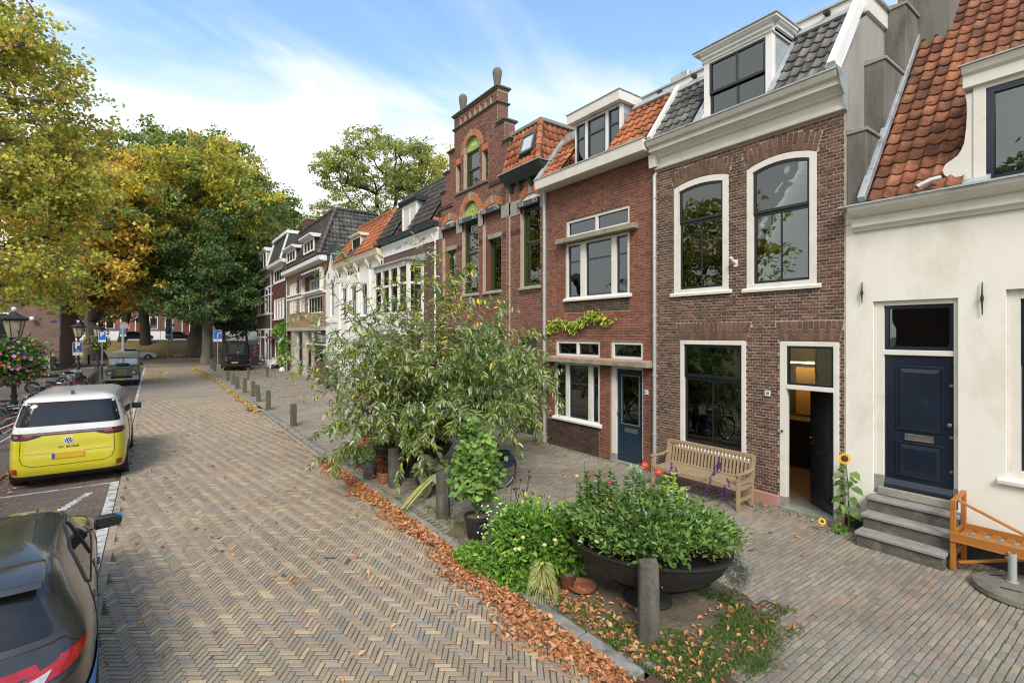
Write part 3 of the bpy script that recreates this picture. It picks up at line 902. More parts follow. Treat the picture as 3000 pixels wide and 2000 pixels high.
# recessed door surround
b=MB()
for ya,yb in((1.99,2.05),(2.90,3.03)):b.box(FX+.05,FX+.16,ya,yb,0.95,3.715)
b.box(FX+.05,FX+.16,2.05,2.90,3.64,3.715);b.box(FX+.06,FX+.17,2.05,2.90,2.865,2.945)
b.build('door_surround',white,wh,bevel=0.006)
for q in((1.985,2.055),(2.895,3.035)):b=MB();b.box(FX+.045,FX+.165,*q,0.66,0.95);b.build('surround_foot',stepst,wh,bevel=0.004)
b=MB();b.ring(2.05,2.90,2.945,3.64,0,.055,FX+.09,FX+.14);t=b.build('transom_window',blue_door,wh,bevel=.004)
b=MB();b.box(FX+.115,FX+.119,2.09,2.86,2.99,3.6);b.build('pane',glassN,t)
b=MB();b.box(FX+.10,FX+.145,2.055,2.895,0.78,2.86);door=b.build('front_door',blue_door,wh)
for za,zb in((0.99,1.53),(1.71,2.70)):
 b=MB();b.ring(2.16,2.75,za,zb,0,.03,FX+.083,FX+.10)
 b.add(*[[(FX+.099,2.20,za+.04),(FX+.099,2.71,za+.04),(FX+.099,2.71,zb-.04),(FX+.099,2.20,zb-.04),(FX+.086,2.26,za+.10),(FX+.086,2.65,za+.10),(FX+.086,2.65,zb-.10),(FX+.086,2.26,zb-.10)],[(0,1,5,4),(1,2,6,5),(2,3,7,6),(3,0,4,7),(4,5,6,7)]])
 b.build('door_panel',blue_door,door,bevel=.004)
b=MB();b.prism([(FX+.10,.78),(FX+.03,.79),(FX+.04,.84),(FX+.085,.92),(FX+.10,.93)],'y',2.06,2.89);b.build('weather_board',blue_door,door,bevel=.004)
b=MB();b.ring(2.29,2.64,1.555,1.655,0,.02,FX+.088,FX+.10);b.box(FX+.092,FX+.099,2.31,2.62,1.575,1.635);b.build('letter_slot',steel,door,bevel=.002)
for zz_ in(1.18,1.40+.28,2.44):
 b=MB();b.lathe((FX+.092,2.085,zz_),[(0.0,0.0),(.022,0.0),(.022,.01)],14,axis='x');b.build('lock_plate',steel,door)
b=MB();b.lathe((FX+.045,2.10,1.86),[(0,0),(.02,.0),(.03,.012),(.028,.028),(.012,.036),(.012,.06)],14,axis='x');b.build('door_knob',steel,door,smooth=True)
b=MB();b.box(FX-.03,FX+.12,2.02,2.96,.66,.775);b.build('threshold',sandst,wh,bevel=.006)
room(wh,1.7,3.2,0.7,3.8,2.5,x=FX+.35)
# right window, cut by the picture edge
win(wh,0.1,1.50,1.22,3.80,x=FX,rec=0.07,fw=0.13,fm=white,sm=blue_door,sw=.07,rows=[(0,.62,1),(.62,1,1)],sill=1.25,sillm=white)
room(wh,-.1,1.7,1.0,3.9,2.5,x=FX+.35)
for(y,za,zb)in((3.17,3.69,4.04),(1.73,3.46,3.92)):
 zc=(za+zb)/2
 b=MB();b.tube([(FX-.03,y,za),(FX-.04,y,zc-.06),(FX-.045,y,zc),(FX-.04,y,zc+.06),(FX-.03,y,zb)],[.006,.012,.022,.012,.006],8);b.box(FX-.04,FX+.02,y-.012,y+.012,zc-.01,zc+.01)
 b.build('wall_anchor',iron,wh,smooth=True)
# cornice and gutter
profile(wh,'cornice',white,[(FX+.05,4.86),(FX-.04,4.86),(FX-.06,4.91),(FX-.10,4.93),(FX-.10,5.07),(FX-.16,5.085),(FX-.22,5.12),(FX-.27,5.18),(FX-.29,5.235),(FX+.3,5.235)],-2.5,3.30,bevel=.004)
profile(wh,'wall_head',stucco,[(FX,4.99),(FX+.3,4.99),(FX+.3,5.24),(FX,5.24)],3.28,3.415)
profile(wh,'gutter_lining',zinc,[(FX-.31,5.235),(FX-.31,5.262),(FX+.3,5.262),(FX+.3,5.236)],-2.5,3.42)
# roof
rp0=Vector((9.14,3.06,5.27));rv=Vector((12.6-9.3,0,9.6-5.3)).normalized()
b=MB();o_=Vector((0.02,0,-0.05))
q_=lambda y,t:Vector((9.16,y,5.22))+rv*t
b.quad(q_(3.06,0),q_(1.92,0),q_(1.92,7.2),q_(3.06,7.2));b.quad(q_(1.92,1.9),q_(-2.5,1.9),q_(-2.5,7.2),q_(1.92,7.2));b.quad(q_(3.06,0),q_(3.06,6),q_(3.06,6)+Vector((.2,0,-.2)),q_(3.06,0)+Vector((.2,0,-.2)))
b.build('roof_deck',M('roof_deck',(0.10,0.06,0.045),None,3,0.9),wh)
ndr=rv
def in_dormer(c):
 return c.y<1.86 and(c.z<6.85)
tiles(wh,tile_r,rp0+Vector((0,-0.02,0)),(0,-1,0),rv,25,27,0.188,0.270,skip=in_dormer,nobj=260,amp=None,tag_='wh')
for k in range(11):
 p=rp0+Vector((-.02,.045,.04))+rv*(k*.66);q=p+rv*.655
 b=MB();b.beam(p+Vector((-.02,0,.02)),q+Vector((-.02,0,.02)),0.10,0.10+.006*(k%2),up=(-rv.z,0,rv.x));b.build('zinc_verge',zinc,wh,bevel=.006)
b=MB();p=rp0+rv*7.32;b.beam(p+Vector((0,.1,.05)),p+Vector((0,-3,.05)),.3,.08,up=(-rv.z,0,rv.x));b.build('ridge_flashing',zinc,wh,bevel=.01)
# dormer with scrolled side piece; it stands on the wall, so the whole of it is set forward of the drawing plane
KD=9.28/9.65
def dm(b):
 b.v=[(p[0]-.37,p[1]*KD,3.2+(p[2]-3.2)*KD)for p in b.v]
 return b
def dprof(name,mat,poly,y0,y1,bevel=0.0):
 b=MB();b.prism(poly,'y',y0,y1);return dm(b).build(name,mat,wh,bevel=bevel)
b=MB();b.box(9.62,9.76,1.75,1.885,5.28,6.76);b.box(9.62,9.76,0.2,1.75,5.28,5.36);b.box(9.62,9.76,0.2,0.33,5.28,6.76);b.box(9.625,9.75,.2,1.885,6.70,6.78)
dm(b).build('dormer_frame',white,wh,bevel=.005)
b=MB();b.ring(.33,1.75,5.36,6.70,0,.085,9.65,9.72);b.ring(.33,1.06,5.36,6.70,0,.03,9.66,9.715);s=dm(b).build('dormer_window',blue_door,wh,bevel=.004)
b=MB();b.box(9.685,9.69,.4,1.67,5.43,6.63);dm(b).build('pane',glassN,s)
b=MB();b.box(9.635,9.65,1.752,1.772,5.45,5.57);b.box(9.635,9.65,1.752,1.772,6.4,6.52);dm(b).build('hinge',steel,s)
b=MB();b.quad((9.9,.3,5.3),(9.9,1.8,5.3),(9.9,1.8,6.75),(9.9,.3,6.75));dm(b).build('curtain',curt,s)
b=MB();b.prism([(9.75,5.28),(9.75,6.8),(10.9,6.8),(10.4,6.2)],'y',1.80,1.85);dm(b).build('dormer_cheek',zinc,wh)
sc=[(1.885,5.42),(2.24,5.42),(2.25,5.50),(2.16,5.53),(2.21,5.58),(2.235,5.66),(2.20,5.74),(2.12,5.79),(2.06,5.83),(2.02,5.9),(1.985,6.0),(1.965,6.2),(1.955,6.45),(1.96,6.60),(1.975,6.70),(1.885,6.70)]
b=MB();b.prism(sc,'x',9.635,9.70);dm(b).build('scroll_bracket',white,wh,bevel=.004)
dprof('dormer_cornice',white,[(9.62,6.76),(9.57,6.77),(9.57,6.93),(9.53,6.97),(9.49,7.06),(10.6,7.06),(10.6,6.76)],.1,1.99,bevel=.004)
dprof('dormer_roof',zinc,[(9.47,7.065),(9.47,7.085),(10.6,7.13),(10.6,7.065)],.05,2.02)
b=MB();b.tube([(9.50,2.22,5.52),(9.44,2.32,5.50),(9.36,2.44,5.43),(9.345,2.46,5.405)],[.038,.038,.038,.037],12,cap=False);dm(b).build('vent_pipe',pipe_grey,wh,smooth=True)
b=MB();b.prism([(9.42,5.30),(9.62,5.30),(9.8,5.55),(9.75,5.55)],'y',1.7,2.1);dm(b).build('lead_flashing',zinc,wh)
# steps
for k,(xa,ya,yb)in enumerate(((8.60,1.97,3.03),(8.85,1.94,3.03),(9.09,1.93,3.05))):
 za=0.215*k
 b=MB();b.box(xa+.03,FX-.005,ya+.02,yb-.02,za-(.1 if k==0 else 0),za+.165);s=b.build('step',riser,wh,bevel=.006)
 b=MB();b.box(xa,FX-.006,ya,yb,za+.166,za+.217);b.build('tread',stepst,s,bevel=.008)
# ============================================================ dark brick house, number 10
h10=thing('dark_brick_house','dark brown brick house with black sash windows, open front door and number ten','house',(FX,5.3,0))
ops10=[dict(y=(5.49,6.77),z=(4.04,6.50),rise=.10,arch=(.33,.10)),dict(y=(3.86,5.11),z=(4.03,6.50),rise=.13,arch=(.34,.10)),dict(y=(5.13,6.61),z=(0.66,3.06),arch=(.38,.12)),dict(y=(3.51,4.485),z=(0.0,3.06),arch=(.37,.08))]
reg=[(3.42,7.24,0.2,6.95)]
wall(h10,mort10,reg,ops10)
skip10=lambda ys,z:(ys<3.44)&(z>6.7)
brickwork(h10,brick10,[(3.43,7.235,0.22,6.93)],ops10,bond='cross',nobj=300,tag_='h10')
for o,n in zip(ops10,(15,15,17,12)):soldier(h10,arch10,o,n,nobj=34,tag_='h10')
for ya,yb in((4.485,7.24),(3.42,3.51)):
 b=MB();b.box(FX-.035,FX+.2,ya,yb,-.1,.21);b.build('plinth',pinkpl,h10,bevel=.006)
win(h10,5.49,6.77,4.06,6.495,rise=.10,rec=-.012,fw=.125,sw=.055,rows=[(0,.655,2),(.655,1,1)],sill=4.09,fb=.10)
win(h10,3.86,5.11,4.05,6.495,rise=.13,rec=-.012,fw=.115,sw=.055,rows=[(0,.60,2),(.60,1,1)],sill=4.075,fb=.10)
win(h10,5.13,6.61,0.74,3.055,rec=-.012,fw=.085,sw=.065,rows=[(0,.67,2),(.67,1,1)],sill=.78,fb=.12)
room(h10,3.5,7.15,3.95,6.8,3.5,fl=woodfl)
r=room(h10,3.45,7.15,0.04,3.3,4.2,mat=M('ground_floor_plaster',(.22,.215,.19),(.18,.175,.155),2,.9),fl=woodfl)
b=MB()
for q in((9.9,6.28),(9.93,6.18)):b.box(q[0],q[0]+.03,q[1],q[1]+.35,.8,3.0)
b.build('curtain',curt,h10)
# door opening
b=MB();b.box(FX-.012,FX+.10,4.365,4.485,0.22,3.055);b.box(FX-.012,FX+.10,3.51,3.595,0.22,3.055);b.box(FX-.012,FX+.10,3.595,4.365,2.975,3.055);b.box(FX-.02,FX+.10,3.595,4.365,2.195,2.275)
b.build('door_frame',white,h10,bevel=.006)
for q in((4.36,4.49),(3.505,3.60)):b=MB();b.box(FX-.018,FX+.11,*q,-.02,.225);b.build('frame_foot',stepst,h10,bevel=.005)
b=MB();b.ring(3.595,4.365,2.275,2.975,0,.04,FX+.01,FX+.06);s=b.build('transom_window',black_sash,h10,bevel=.003)
b=MB();b.box(FX+.03,FX+.034,3.63,4.33,2.31,2.94);b.build('pane',glassN,s)
b=MB();b.box(FX-.05,FX+.25,3.5,4.49,-.05,.045);b.build('threshold',stepst,h10,bevel=.005)
b=MB();b.box(FX+.25,FX+.75,3.5,4.5,.03,.05);b.build('door_mat',M('coir_mat',(0.16,0.145,0.12),(0.22,0.2,0.17),40,0.95,bump=.5),h10)
hx,hy=FX+.08,3.605
ang=math.atan2(.48,.60)
leaf=bpy.data.objects.new('front_door',None);COL.objects.link(leaf);leaf.parent=h10;leaf.location=Vector((hx,hy,0))-h10.location;leaf.rotation_euler=(0,0,-ang)
b=MB();b.box(0,.045,0,.765,.06,2.19);lf=b.build('door_leaf',black_sash,leaf,local=True,bevel=.003)
b=MB()
for za,zb in((.22,.92),(1.18,2.05)):b.ring(.12,.66,za,zb,0,.028,-.012,.0)
b.build('door_moulding',black_sash,leaf,local=True,bevel=.003)
b=MB();b.ring(.24,.54,1.0,1.08,0,.018,-.014,0);b.build('letter_slot',iron,leaf,local=True)
b=MB();b.lathe((-.05,.70,1.28),[(0,0),(.018,.004),(.02,.02),(.01,.03),(.01,.05)],12,axis='x');b.lathe((-.01,.70,1.17),[(0,0),(.02,0),(.02,.01)],12,axis='x');b.build('door_knob',brass,leaf,local=True,smooth=True)
b=MB();b.lathe((FX-.06,4.43,1.42),[(0,0),(.018,.0),(.024,.015),(.012,.03),(.012,.05)],12,axis='x');b.build('bell_push',iron,h10,smooth=True)
# warm kitchen light at the end of the hallway
b=MB();b.box(FX+4.0,FX+4.05,5.36,6.0,1.15,2.35);b.build('lit_niche',M('niche_tiles',(0.62,0.40,0.18),(0.55,0.35,0.15),3,.6),h10)
b=MB();b.box(FX+3.3,FX+4.1,5.0,7.0,0.05,1.1);b.build('kitchen_cabinet',roomd,h10)
b=MB();b.box(FX+3.5,FX+4.1,4.2,5.35,1.2,3.2);b.build('tall_cabinet',roomd,h10)
b=MB();b.box(FX+3.7,FX+3.8,5.3,6.15,2.46,2.49);b.build('cabinet_lamp',lamp_mat('warm_lamp',(1,.56,.2),15.0),h10)
b=MB()
for z in(1.0,1.25,1.5,1.95):b.box(FX+3.2,FX+3.5,4.5,5.2,z,z+.03)
b.build('wall_shelf',black_sash,h10)
# vent spout
b=MB();b.box(FX-.03,FX,5.29,5.37,4.52,4.66);b.tube([(FX-.02,5.33,4.60),(FX-.09,5.345,4.63),(FX-.15,5.36,4.70)],[.03,.03,.03],10);b.build('vent_spout',white,h10,smooth=True)
number_plate('10',4.705,2.08,'white house number 10 beside the open door of the dark brick house')
# cornice
profile(h10,'cornice',white,[(FX,6.93),(9.27,6.93),(9.26,6.975),(9.30,6.99),(9.30,7.165),(9.24,7.18),(9.22,7.21),(9.17,7.235),(9.13,7.28),(9.07,7.285),(9.07,7.375),(9.0,7.40),(8.965,7.46),(8.955,7.50),(FX+.1,7.50)],3.42,7.25,bevel=.003)
profile(h10,'gutter_lining',zinc,[(8.93,7.50),(8.93,7.525),(FX,7.525),(FX,7.501)],3.40,7.27)
b=MB();b.prism([(8.93,7.54),(9.35,7.54),(9.35,6.9),(9.26,6.92),(9.22,7.15),(9.1,7.25),(9.02,7.38)],'y',3.385,3.418);b.build('cornice_end_flashing',zinc,h10)
a0=Vector((9.05,0,7.53));rv10=Vector((10.08-9.05,0,8.93-7.53)).normalized()
for ya_,yb_ in((3.45,4.60),(6.01,7.22)):
 b=MB();b.quad((9.07,ya_,7.48),(9.07,yb_,7.48),(10.11,yb_,8.88),(10.11,ya_,8.88));b.build('roof_deck',M('deck_grey',(0.05,0.05,0.05),None,3,.9),h10)
tiles(h10,tile_g,(9.06,4.48,7.54),(0,-1,0),rv10,5,6,.187,.285,nobj=60,tag_='h10')
tiles(h10,tile_g,(9.06,7.14,7.54),(0,-1,0),rv10,5,6,.19,.285,nobj=60,tag_='h10')
nrm=Vector((-rv10.z,0,rv10.x))
b=MB();b.beam(Vector((8.99,3.475,7.56)),Vector((10.2,3.475,9.20)),.13,.20,up=nrm);b.beam(Vector((9.03,3.56,7.545)),Vector((10.16,3.56,9.08)),.05,.16,up=nrm);b.build('barge_board',white2,h10,bevel=.004)
b=MB();b.beam(Vector((9.04,7.20,7.57)),Vector((10.12,7.20,9.04)),.10,.14,up=nrm);b.build('barge_board',white2,h10,bevel=.004)
b=MB();b.beam(Vector((9.12,4.53,7.60)),Vector((10.0,4.53,8.78)),.13,.07,up=nrm);b.build('lead_flashing',zinc,h10)
b=MB();b.beam(Vector((9.1,6.08,7.56)),Vector((9.6,6.08,8.24)),.14,.05,up=nrm);b.build('lead_flashing',zinc,h10)
b=MB();b.beam(Vector((10.04,3.55,8.95)),Vector((10.04,4.5,8.95)),.16,.05,up=nrm);b.build('ridge_flashing',zinc,h10)
b=MB();b.beam(Vector((10.04,6.1,8.95)),Vector((10.04,7.2,8.95)),.16,.05,up=nrm);b.build('ridge_flashing',zinc,h10)
# set-back upper storey
b=MB();b.box(10.12,10.3,3.5,8.3,8.85,9.20);b.build('roof_fascia',white,h10)
b=MB();b.box(10.08,10.34,3.5,8.32,9.20,9.24);b.build('fascia_cap',zinc,h10)
b=MB()
for yy in(3.98,6.75,7.7):b.box(9.99,10.12,yy-.04,yy+.04,9.08,9.15)
b.build('eave_light',iron,h10)
b=MB();b.box(10.14,14,3.35,3.5,8.86,9.17);b.build('side_fascia',white,h10);b=MB();b.box(10.1,14,3.3,3.5,9.172,9.215);b.build('side_cap',zinc,h10)
b=MB();b.tube([(10.75,6.33,9.2),(10.75,6.33,9.95)],.075,14);b.lathe((10.75,6.33,9.78),[(.085,0),(.095,.02),(.095,.05),(.085,.07)],14);b.build('flue_pipe',M('terracotta_pipe',(0.34,0.15,0.11),None,5,.8),h10,smooth=True)
b=MB();b.lathe((10.75,6.33,10.0),[(.17,-.01),(.165,.0),(.06,.03),(.0,.035)],18);b.tube([(10.70,6.33,9.9),(10.66,6.33,10.0)],.008,6);b.tube([(10.80,6.33,9.9),(10.84,6.33,10.0)],.008,6);b.build('flue_cap',steel,h10,smooth=True)
b=MB();b.box(10.2,10.9,7.0,7.5,9.2,9.45);b.build('roof_vent',zinc,h10,bevel=.03)
# dormer
b=MB();b.ring(4.60,6.01,7.55,8.83,0,.125,9.30,9.42,wb=.07,wt=.06);f=b.build('dormer_window',white2,h10,bevel=.004)
b=MB();b.ring(4.72,5.89,8.13,8.78,0,.05,9.31,9.36);b.ring(4.72,5.89,7.60,8.18,0,.05,9.345,9.39);b.box(9.315,9.355,5.285,5.32,8.15,8.77);b.box(9.35,9.385,5.285,5.32,7.62,8.16);b.build('sash',black_sash,f,bevel=.003)
b=MB();b.box(9.335,9.338,4.75,5.86,8.17,8.75);b.box(9.37,9.373,4.75,5.86,7.63,8.15);b.build('pane',glassN,f)
for yy in(4.60,5.96):
 b=MB();b.prism([(9.42,7.6),(9.42,8.83),(10.05,8.83),(9.95,8.72),(9.42,8.0)],'y',yy+.01,yy+.045);b.build('dormer_cheek',zinc,h10)
b=MB();b.box(9.42,10.1,4.65,5.96,7.58,7.6);b.box(10.08,10.1,4.65,5.96,7.6,8.8);b.build('dormer_room',roomm,h10)
b=MB()
dc=[(.0,8.80),(-.03,8.82),(-.03,8.865),(-.07,8.88),(-.07,8.935),(-.11,8.95),(-.145,9.02),(-.15,9.035)]
b.prism([(9.30+q[0],q[1])for q in dc]+[(10.05,9.035),(10.05,8.80)],'y',4.57,6.04)
b.prism([(4.60+q[0],q[1])for q in dc]+[(4.7,9.034),(4.7,8.80)],'x',9.33,10.0);b.prism([(6.01-q[0],q[1])for q in dc]+[(5.9,9.034),(5.9,8.80)],'x',9.33,10.0)
b.box(9.152,10.0,4.452,6.158,8.99,9.036);b.build('dormer_cornice',white2,h10)
b=MB();b.box(9.12,10.2,4.43,6.18,9.038,9.058);b.build('dormer_roof',zinc,h10)
# rendered side wall with stepped buttresses and chimney
b=MB();b.prism([(9.36,4.6),(14,4.6),(14,8.9),(10.25,8.9),(9.12,7.36),(9.36,7.3)],'y',3.40,3.48);b.build('side_wall',rendr,h10)
for k,(xa,xb,zt,ylo)in enumerate(((9.37,10.5,6.50,3.13),(10.1,11.4,7.88,3.10),(11.06,12.6,9.18,3.08))):
 b=MB();b.box(xa,xb,ylo,3.40,5.2,zt);s=b.build('buttress',rendd,h10,bevel=.008)
 b=MB();b.prism([(ylo-.03,zt+.001),(3.41,zt+.001),(3.41,zt+.10),(ylo-.03,zt+.05)],'x',xa-.02,xb);b.build('buttress_cap',rendr,s,bevel=.006)
b=MB();b.box(11.75,13.0,2.6,3.40,7.0,11.6);b.build('chimney',rendd,h10,bevel=.01)
# ============================================================ red brick house, number 11
h11=thing('red_brick_house','red brick house with leaded fanlights and deep blue front door at number eleven','house',(FX,9.2,0))
ops11=[dict(y=(8.04,10.32),z=(5.84,6.34)),dict(y=(8.04,10.34),z=(4.13,5.70)),dict(y=(9.03,10.76),z=(2.55,3.01)),dict(y=(7.64,8.64),z=(2.55,3.01)),dict(y=(9.03,10.81),z=(0.80,2.41)),dict(y=(7.64,8.66),z=(0.0,2.41))]
wall(h11,mort11,[(7.24,11.15,-.1,7.4)],ops11)
band=lambda ys,z:(ys>8.03)&(ys<10.4)&(z>3.78)&(z<4.10)
plin=lambda ys,z:(ys>9.05)&(z<0.78)
brickwork(h11,brick11,[(7.245,11.14,0.0,7.38)],ops11,course=0.066,L=0.21,bond='flemish',h=0.053,extra=lambda ys,z:(band(ys,z)|plin(ys,z)),nobj=290,tag_='h11')
brickwork(h11,brick11d,[(8.03,10.4,3.782,4.10)],[],course=0.06,L=.21,bond='flemish',nobj=60,tag_='h11',stuff='charcoal_brickwork',stand=.008)
brickwork(h11,brick11d,[(9.05,11.14,-.04,0.78)],[],course=0.06,L=.21,bond='flemish',nobj=60,tag_='h11b',stuff='charcoal_brickwork',stand=.012)
# leaded lights
def leaded(parent,y0,y1,z0,z1,n,k=(6,3)):
 f=win(parent,y0,y1,z0,z1,rec=.03,fw=.075,sm=blue_sash,sw=.02,rows=[(0,1,1)],name='leaded_window',fdepth=.08)
 x=FX+.085
 L=[(y0+.08,y1-.08)]if n==1 else[(y0+.08,(y0+y1)/2-.035),((y0+y1)/2+.035,y1-.08)]
 if n==2:
  b=MB();b.box(FX+.03,FX+.11,(y0+y1)/2-.04,(y0+y1)/2+.04,z0+.075,z1-.075);b.build('mullion',white,f,bevel=.003)
 for(a,c)in L:
  b=MB();b.ring(a,c,z0+.08,z1-.08,0,.018,x-.008,x+.01);b.build('sash',blue_sash,f)
  b=MB()
  for i in range(1,k[0]):yy=a+(c-a)*i/k[0];b.box(x,x+.006,yy-.004,yy+.004,z0+.09,z1-.09)
  for j in range(1,k[1]+1):zz2=z0+.09+(z1-z0-.18)*(j-.3)/k[1];b.box(x-.0015,x+.0075,a+.01,c-.01,zz2-.004,zz2+.004)
  b.build('lead_came',leadm,f,kind='stuff')
 return f
leaded(h11,8.04,10.32,5.85,6.335,2,(8,3))
leaded(h11,9.03,10.76,2.56,3.005,2,(5,3))
leaded(h11,7.64,8.64,2.56,3.005,1,(5,3))
b=MB();b.box(FX-.2,FX+.02,7.77,10.58,5.70,5.83);b.build('window_slab',slabst,h11,bevel=.01)
b=MB();b.box(FX-.25,FX+.02,7.30,11.0,2.41,2.54);b.build('door_slab',slabst,h11,bevel=.01)
b=MB();b.prism([(FX-.22,2.541),(FX+.0,2.541),(FX+.0,2.575)],'y',7.32,10.98);b.build('slab_flashing',pinkpl,h11)
def tripart(parent,y0,y1,z0,z1,m,tz,sill,name='window'):
 """white frame with two mullions; three sashes each with a high transom rail"""
 b=MB();b.ring(y0,y1,z0,z1,0,.075,FX+.02,FX+.12,wb=.06)
 f=b.build(name,white,parent,bevel=.004)
 for(a,c)in m:
  b=MB();b.box(FX+.018,FX+.12,a,c,z0+.05,z1-.07);b.build('mullion',white,f,bevel=.003)
 E=[y0+.075]+[v for mm in m for v in mm]+[y1-.075]
 for i in range(0,len(E),2):
  a,c=E[i],E[i+1]
  b=MB();b.ring(a,c,z0+.06,z1-.075,0,.04,FX+.06,FX+.10);b.box(FX+.062,FX+.098,a+.04,c-.04,tz-.02,tz+.02);b.build('sash',blue_sash,f,bevel=.003)
  b=MB();b.box(FX+.078,FX+.082,a+.03,c-.03,z0+.09,z1-.10);b.build('pane',glassN,f)
 b=MB();b.prism([(FX+.1,sill-.05),(FX-.07,sill-.065),(FX-.075,sill-.015),(FX+.02,sill+.045)],'y',y0-.09,y1+.05);b.build('sill',white,f,bevel=.004)
 return f
tripart(h11,8.05,10.34,4.15,5.70,[(8.49,8.65),(9.57,9.77)],5.18,4.15)
tripart(h11,9.03,10.81,0.82,2.41,[(9.31,9.47),(10.22,10.36)],1.83,.83)
room(h11,7.7,10.6,3.9,6.6,3,fl=woodfl)
room(h11,9.0,11.0,0.6,3.2,4,fl=woodfl)
room(h11,7.5,8.8,0.0,3.2,3)
b=MB()
for i in range(14):
 c=(FX+.45+R.random()*.15,R.uniform(9.1,10.1),.95+R.random()*.2);b.lathe(c,[(0,-.06),(.05,-.03),(.06,.02),(0,.06)],6)
b.build('windowsill_flowers',M('dried_flowers',(0.32,0.26,0.22),(0.12,0.1,0.08),20,.9),h11,kind='stuff')
# door
b=MB();b.box(FX+.03,FX+.13,8.50,8.655,.2,2.41);b.box(FX+.03,FX+.13,7.64,7.69,.2,2.41);b.box(FX+.03,FX+.13,7.69,8.50,2.33,2.41);b.build('door_frame',white,h11,bevel=.005)
b=MB();b.box(FX+.02,FX+.14,8.495,8.66,-.02,.205);b.build('frame_foot',stepst,h11,bevel=.004)
b=MB();b.box(FX+.08,FX+.12,8.35,8.50,.05,2.33);b.box(FX+.08,FX+.12,7.69,7.81,.05,2.33);b.box(FX+.08,FX+.12,7.81,8.35,.05,.98);b.box(FX+.08,FX+.12,7.81,8.35,2.17,2.33)
d11=b.build('front_door',blue11,h11)
b=MB();b.ring(7.80,8.36,.97,2.18,0,.02,FX+.068,FX+.08);b.build('glazing_bead',leadm,d11)
b=MB();b.box(FX+.098,FX+.102,7.81,8.35,.98,2.17);b.build('pane',glassN,d11)
b=MB();b.box(FX+.07,FX+.08,7.86,8.26,.78,.88);b.build('letter_slot',steel,d11,bevel=.002)
b=MB();b.lathe((FX+.075,8.14,.83),[(0,0),(.014,0),(.014,.004)],10,axis='x');b.build('letter_stud',brass,d11)
b=MB();b.lathe((FX+.075,8.02,.83),[(0,0),(.014,0),(.014,.004)],10,axis='x');b.build('letter_stud',brass,d11)
b=MB();b.lathe((FX+.01,8.43,1.25),[(0,0),(.03,.01),(.033,.03),(.012,.045),(.012,.07)],12,axis='x');b.build('door_knob',M('wood_knob',(.12,.05,.03),None,5,.4),d11,smooth=True)
b=MB();b.box(FX-.04,FX+.2,7.63,8.66,-.05,.05);b.build('threshold',stepst,h11,bevel=.005)
b=MB();b.box(FX+.072,FX+.08,7.7,8.49,.06,.16);b.build('kick_board',blue11,d11,bevel=.003)
number_plate('11',7.52,1.83,'white house number 11 right of the deep blue door')
# gutter fascia and roof
profile(h11,'fascia',white,[(8.93,7.34),(FX+.05,7.34),(FX+.05,7.60),(8.90,7.60)],7.285,11.20,bevel=.006)
profile(h11,'gutter_lining',zinc,[(8.88,7.60),(8.88,7.625),(FX,7.625),(FX,7.601)],7.275,11.22)
rv11=Vector((1.0,0,1.3)).normalized();n11=Vector((-rv11.z,0,rv11.x))
for ya_,yb_ in((7.25,8.53),(10.21,11.13)):
 b=MB();b.quad((9.02,ya_,7.57),(9.02,yb_,7.57),(10.05,yb_,8.9),(10.05,ya_,8.9));b.build('roof_deck',MATS['roof_deck'],h11)
tiles(h11,tile_o,(9.0,8.50,7.62),(0,-1,0),rv11,6,6,.205,.28,nobj=40,tag_='h11')
tiles(h11,tile_o,(9.0,11.05,7.62),(0,-1,0),rv11,4,6,.21,.28,nobj=30,tag_='h11')
b=MB();b.beam(Vector((9.1,8.46,7.67)),Vector((9.95,8.46,8.80)),.15,.05,up=n11);b.build('lead_flashing',zinc,h11)
b=MB();b.beam(Vector((8.95,11.13,7.62)),Vector((9.95,11.13,8.96)),.16,.10,up=n11);b.build('zinc_verge',zinc,h11,bevel=.006)
b=MB();b.beam(Vector((9.97,7.3,8.97)),Vector((9.97,8.45,8.97)),.16,.06,up=n11);b.build('ridge_flashing',zinc,h11)
b=MB();b.ring(8.53,10.21,7.72,9.04,0,.05,9.58,9.70,wb=.05,wt=.05);f=b.build('dormer_window',white,h11,bevel=.004)
for(a,c)in((8.58,8.96),(9.06,9.72),(9.82,10.16)):
 b=MB();b.ring(a,c,7.76,9.0,0,.045,9.60,9.66);b.box(9.602,9.658,a+.04,c-.04,8.58,8.63);b.build('sash',blue_sash,f,bevel=.003)
 b=MB();b.box(9.63,9.634,a+.03,c-.03,7.79,8.97);b.build('pane',glassN,f)
for yy in(8.96,9.72):
 b=MB();b.box(9.585,9.69,yy,yy+.10,7.76,9.0);b.build('mullion',white,f,bevel=.003)
for yy in(8.54,10.15):
 b=MB();b.prism([(9.70,7.7),(9.70,9.04),(10.5,9.04),(10.4,8.95),(9.9,8.6)],'y',yy,yy+.05);b.build('dormer_cheek',zinc,h11)
b=MB();b.box(10.2,10.22,8.6,10.1,7.8,9.0);b.build('dormer_room',roomm,h11)
profile(h11,'dormer_fascia',white,[(9.42,9.06),(10.6,9.06),(10.6,9.30),(9.40,9.30)],8.42,10.36,bevel=.005)
profile(h11,'dormer_roof',zinc,[(9.38,9.302),(9.38,9.325),(10.6,9.325),(10.6,9.302)],8.40,10.38)
b=MB();b.box(10.0,10.3,10.4,11.1,8.7,9.15);b.build('roof_box',zinc,h11)
downpipe('grey rainwater pipe with a white hopper between house ten and house eleven',FX-.07,7.25,0,6.95,pipe_grey,hopper=True)
downpipe('zinc rainwater pipe between the stepped gable and house eleven',FX-.07,11.19,0,7.2,pipe_grey,r=.05,offs=.02)
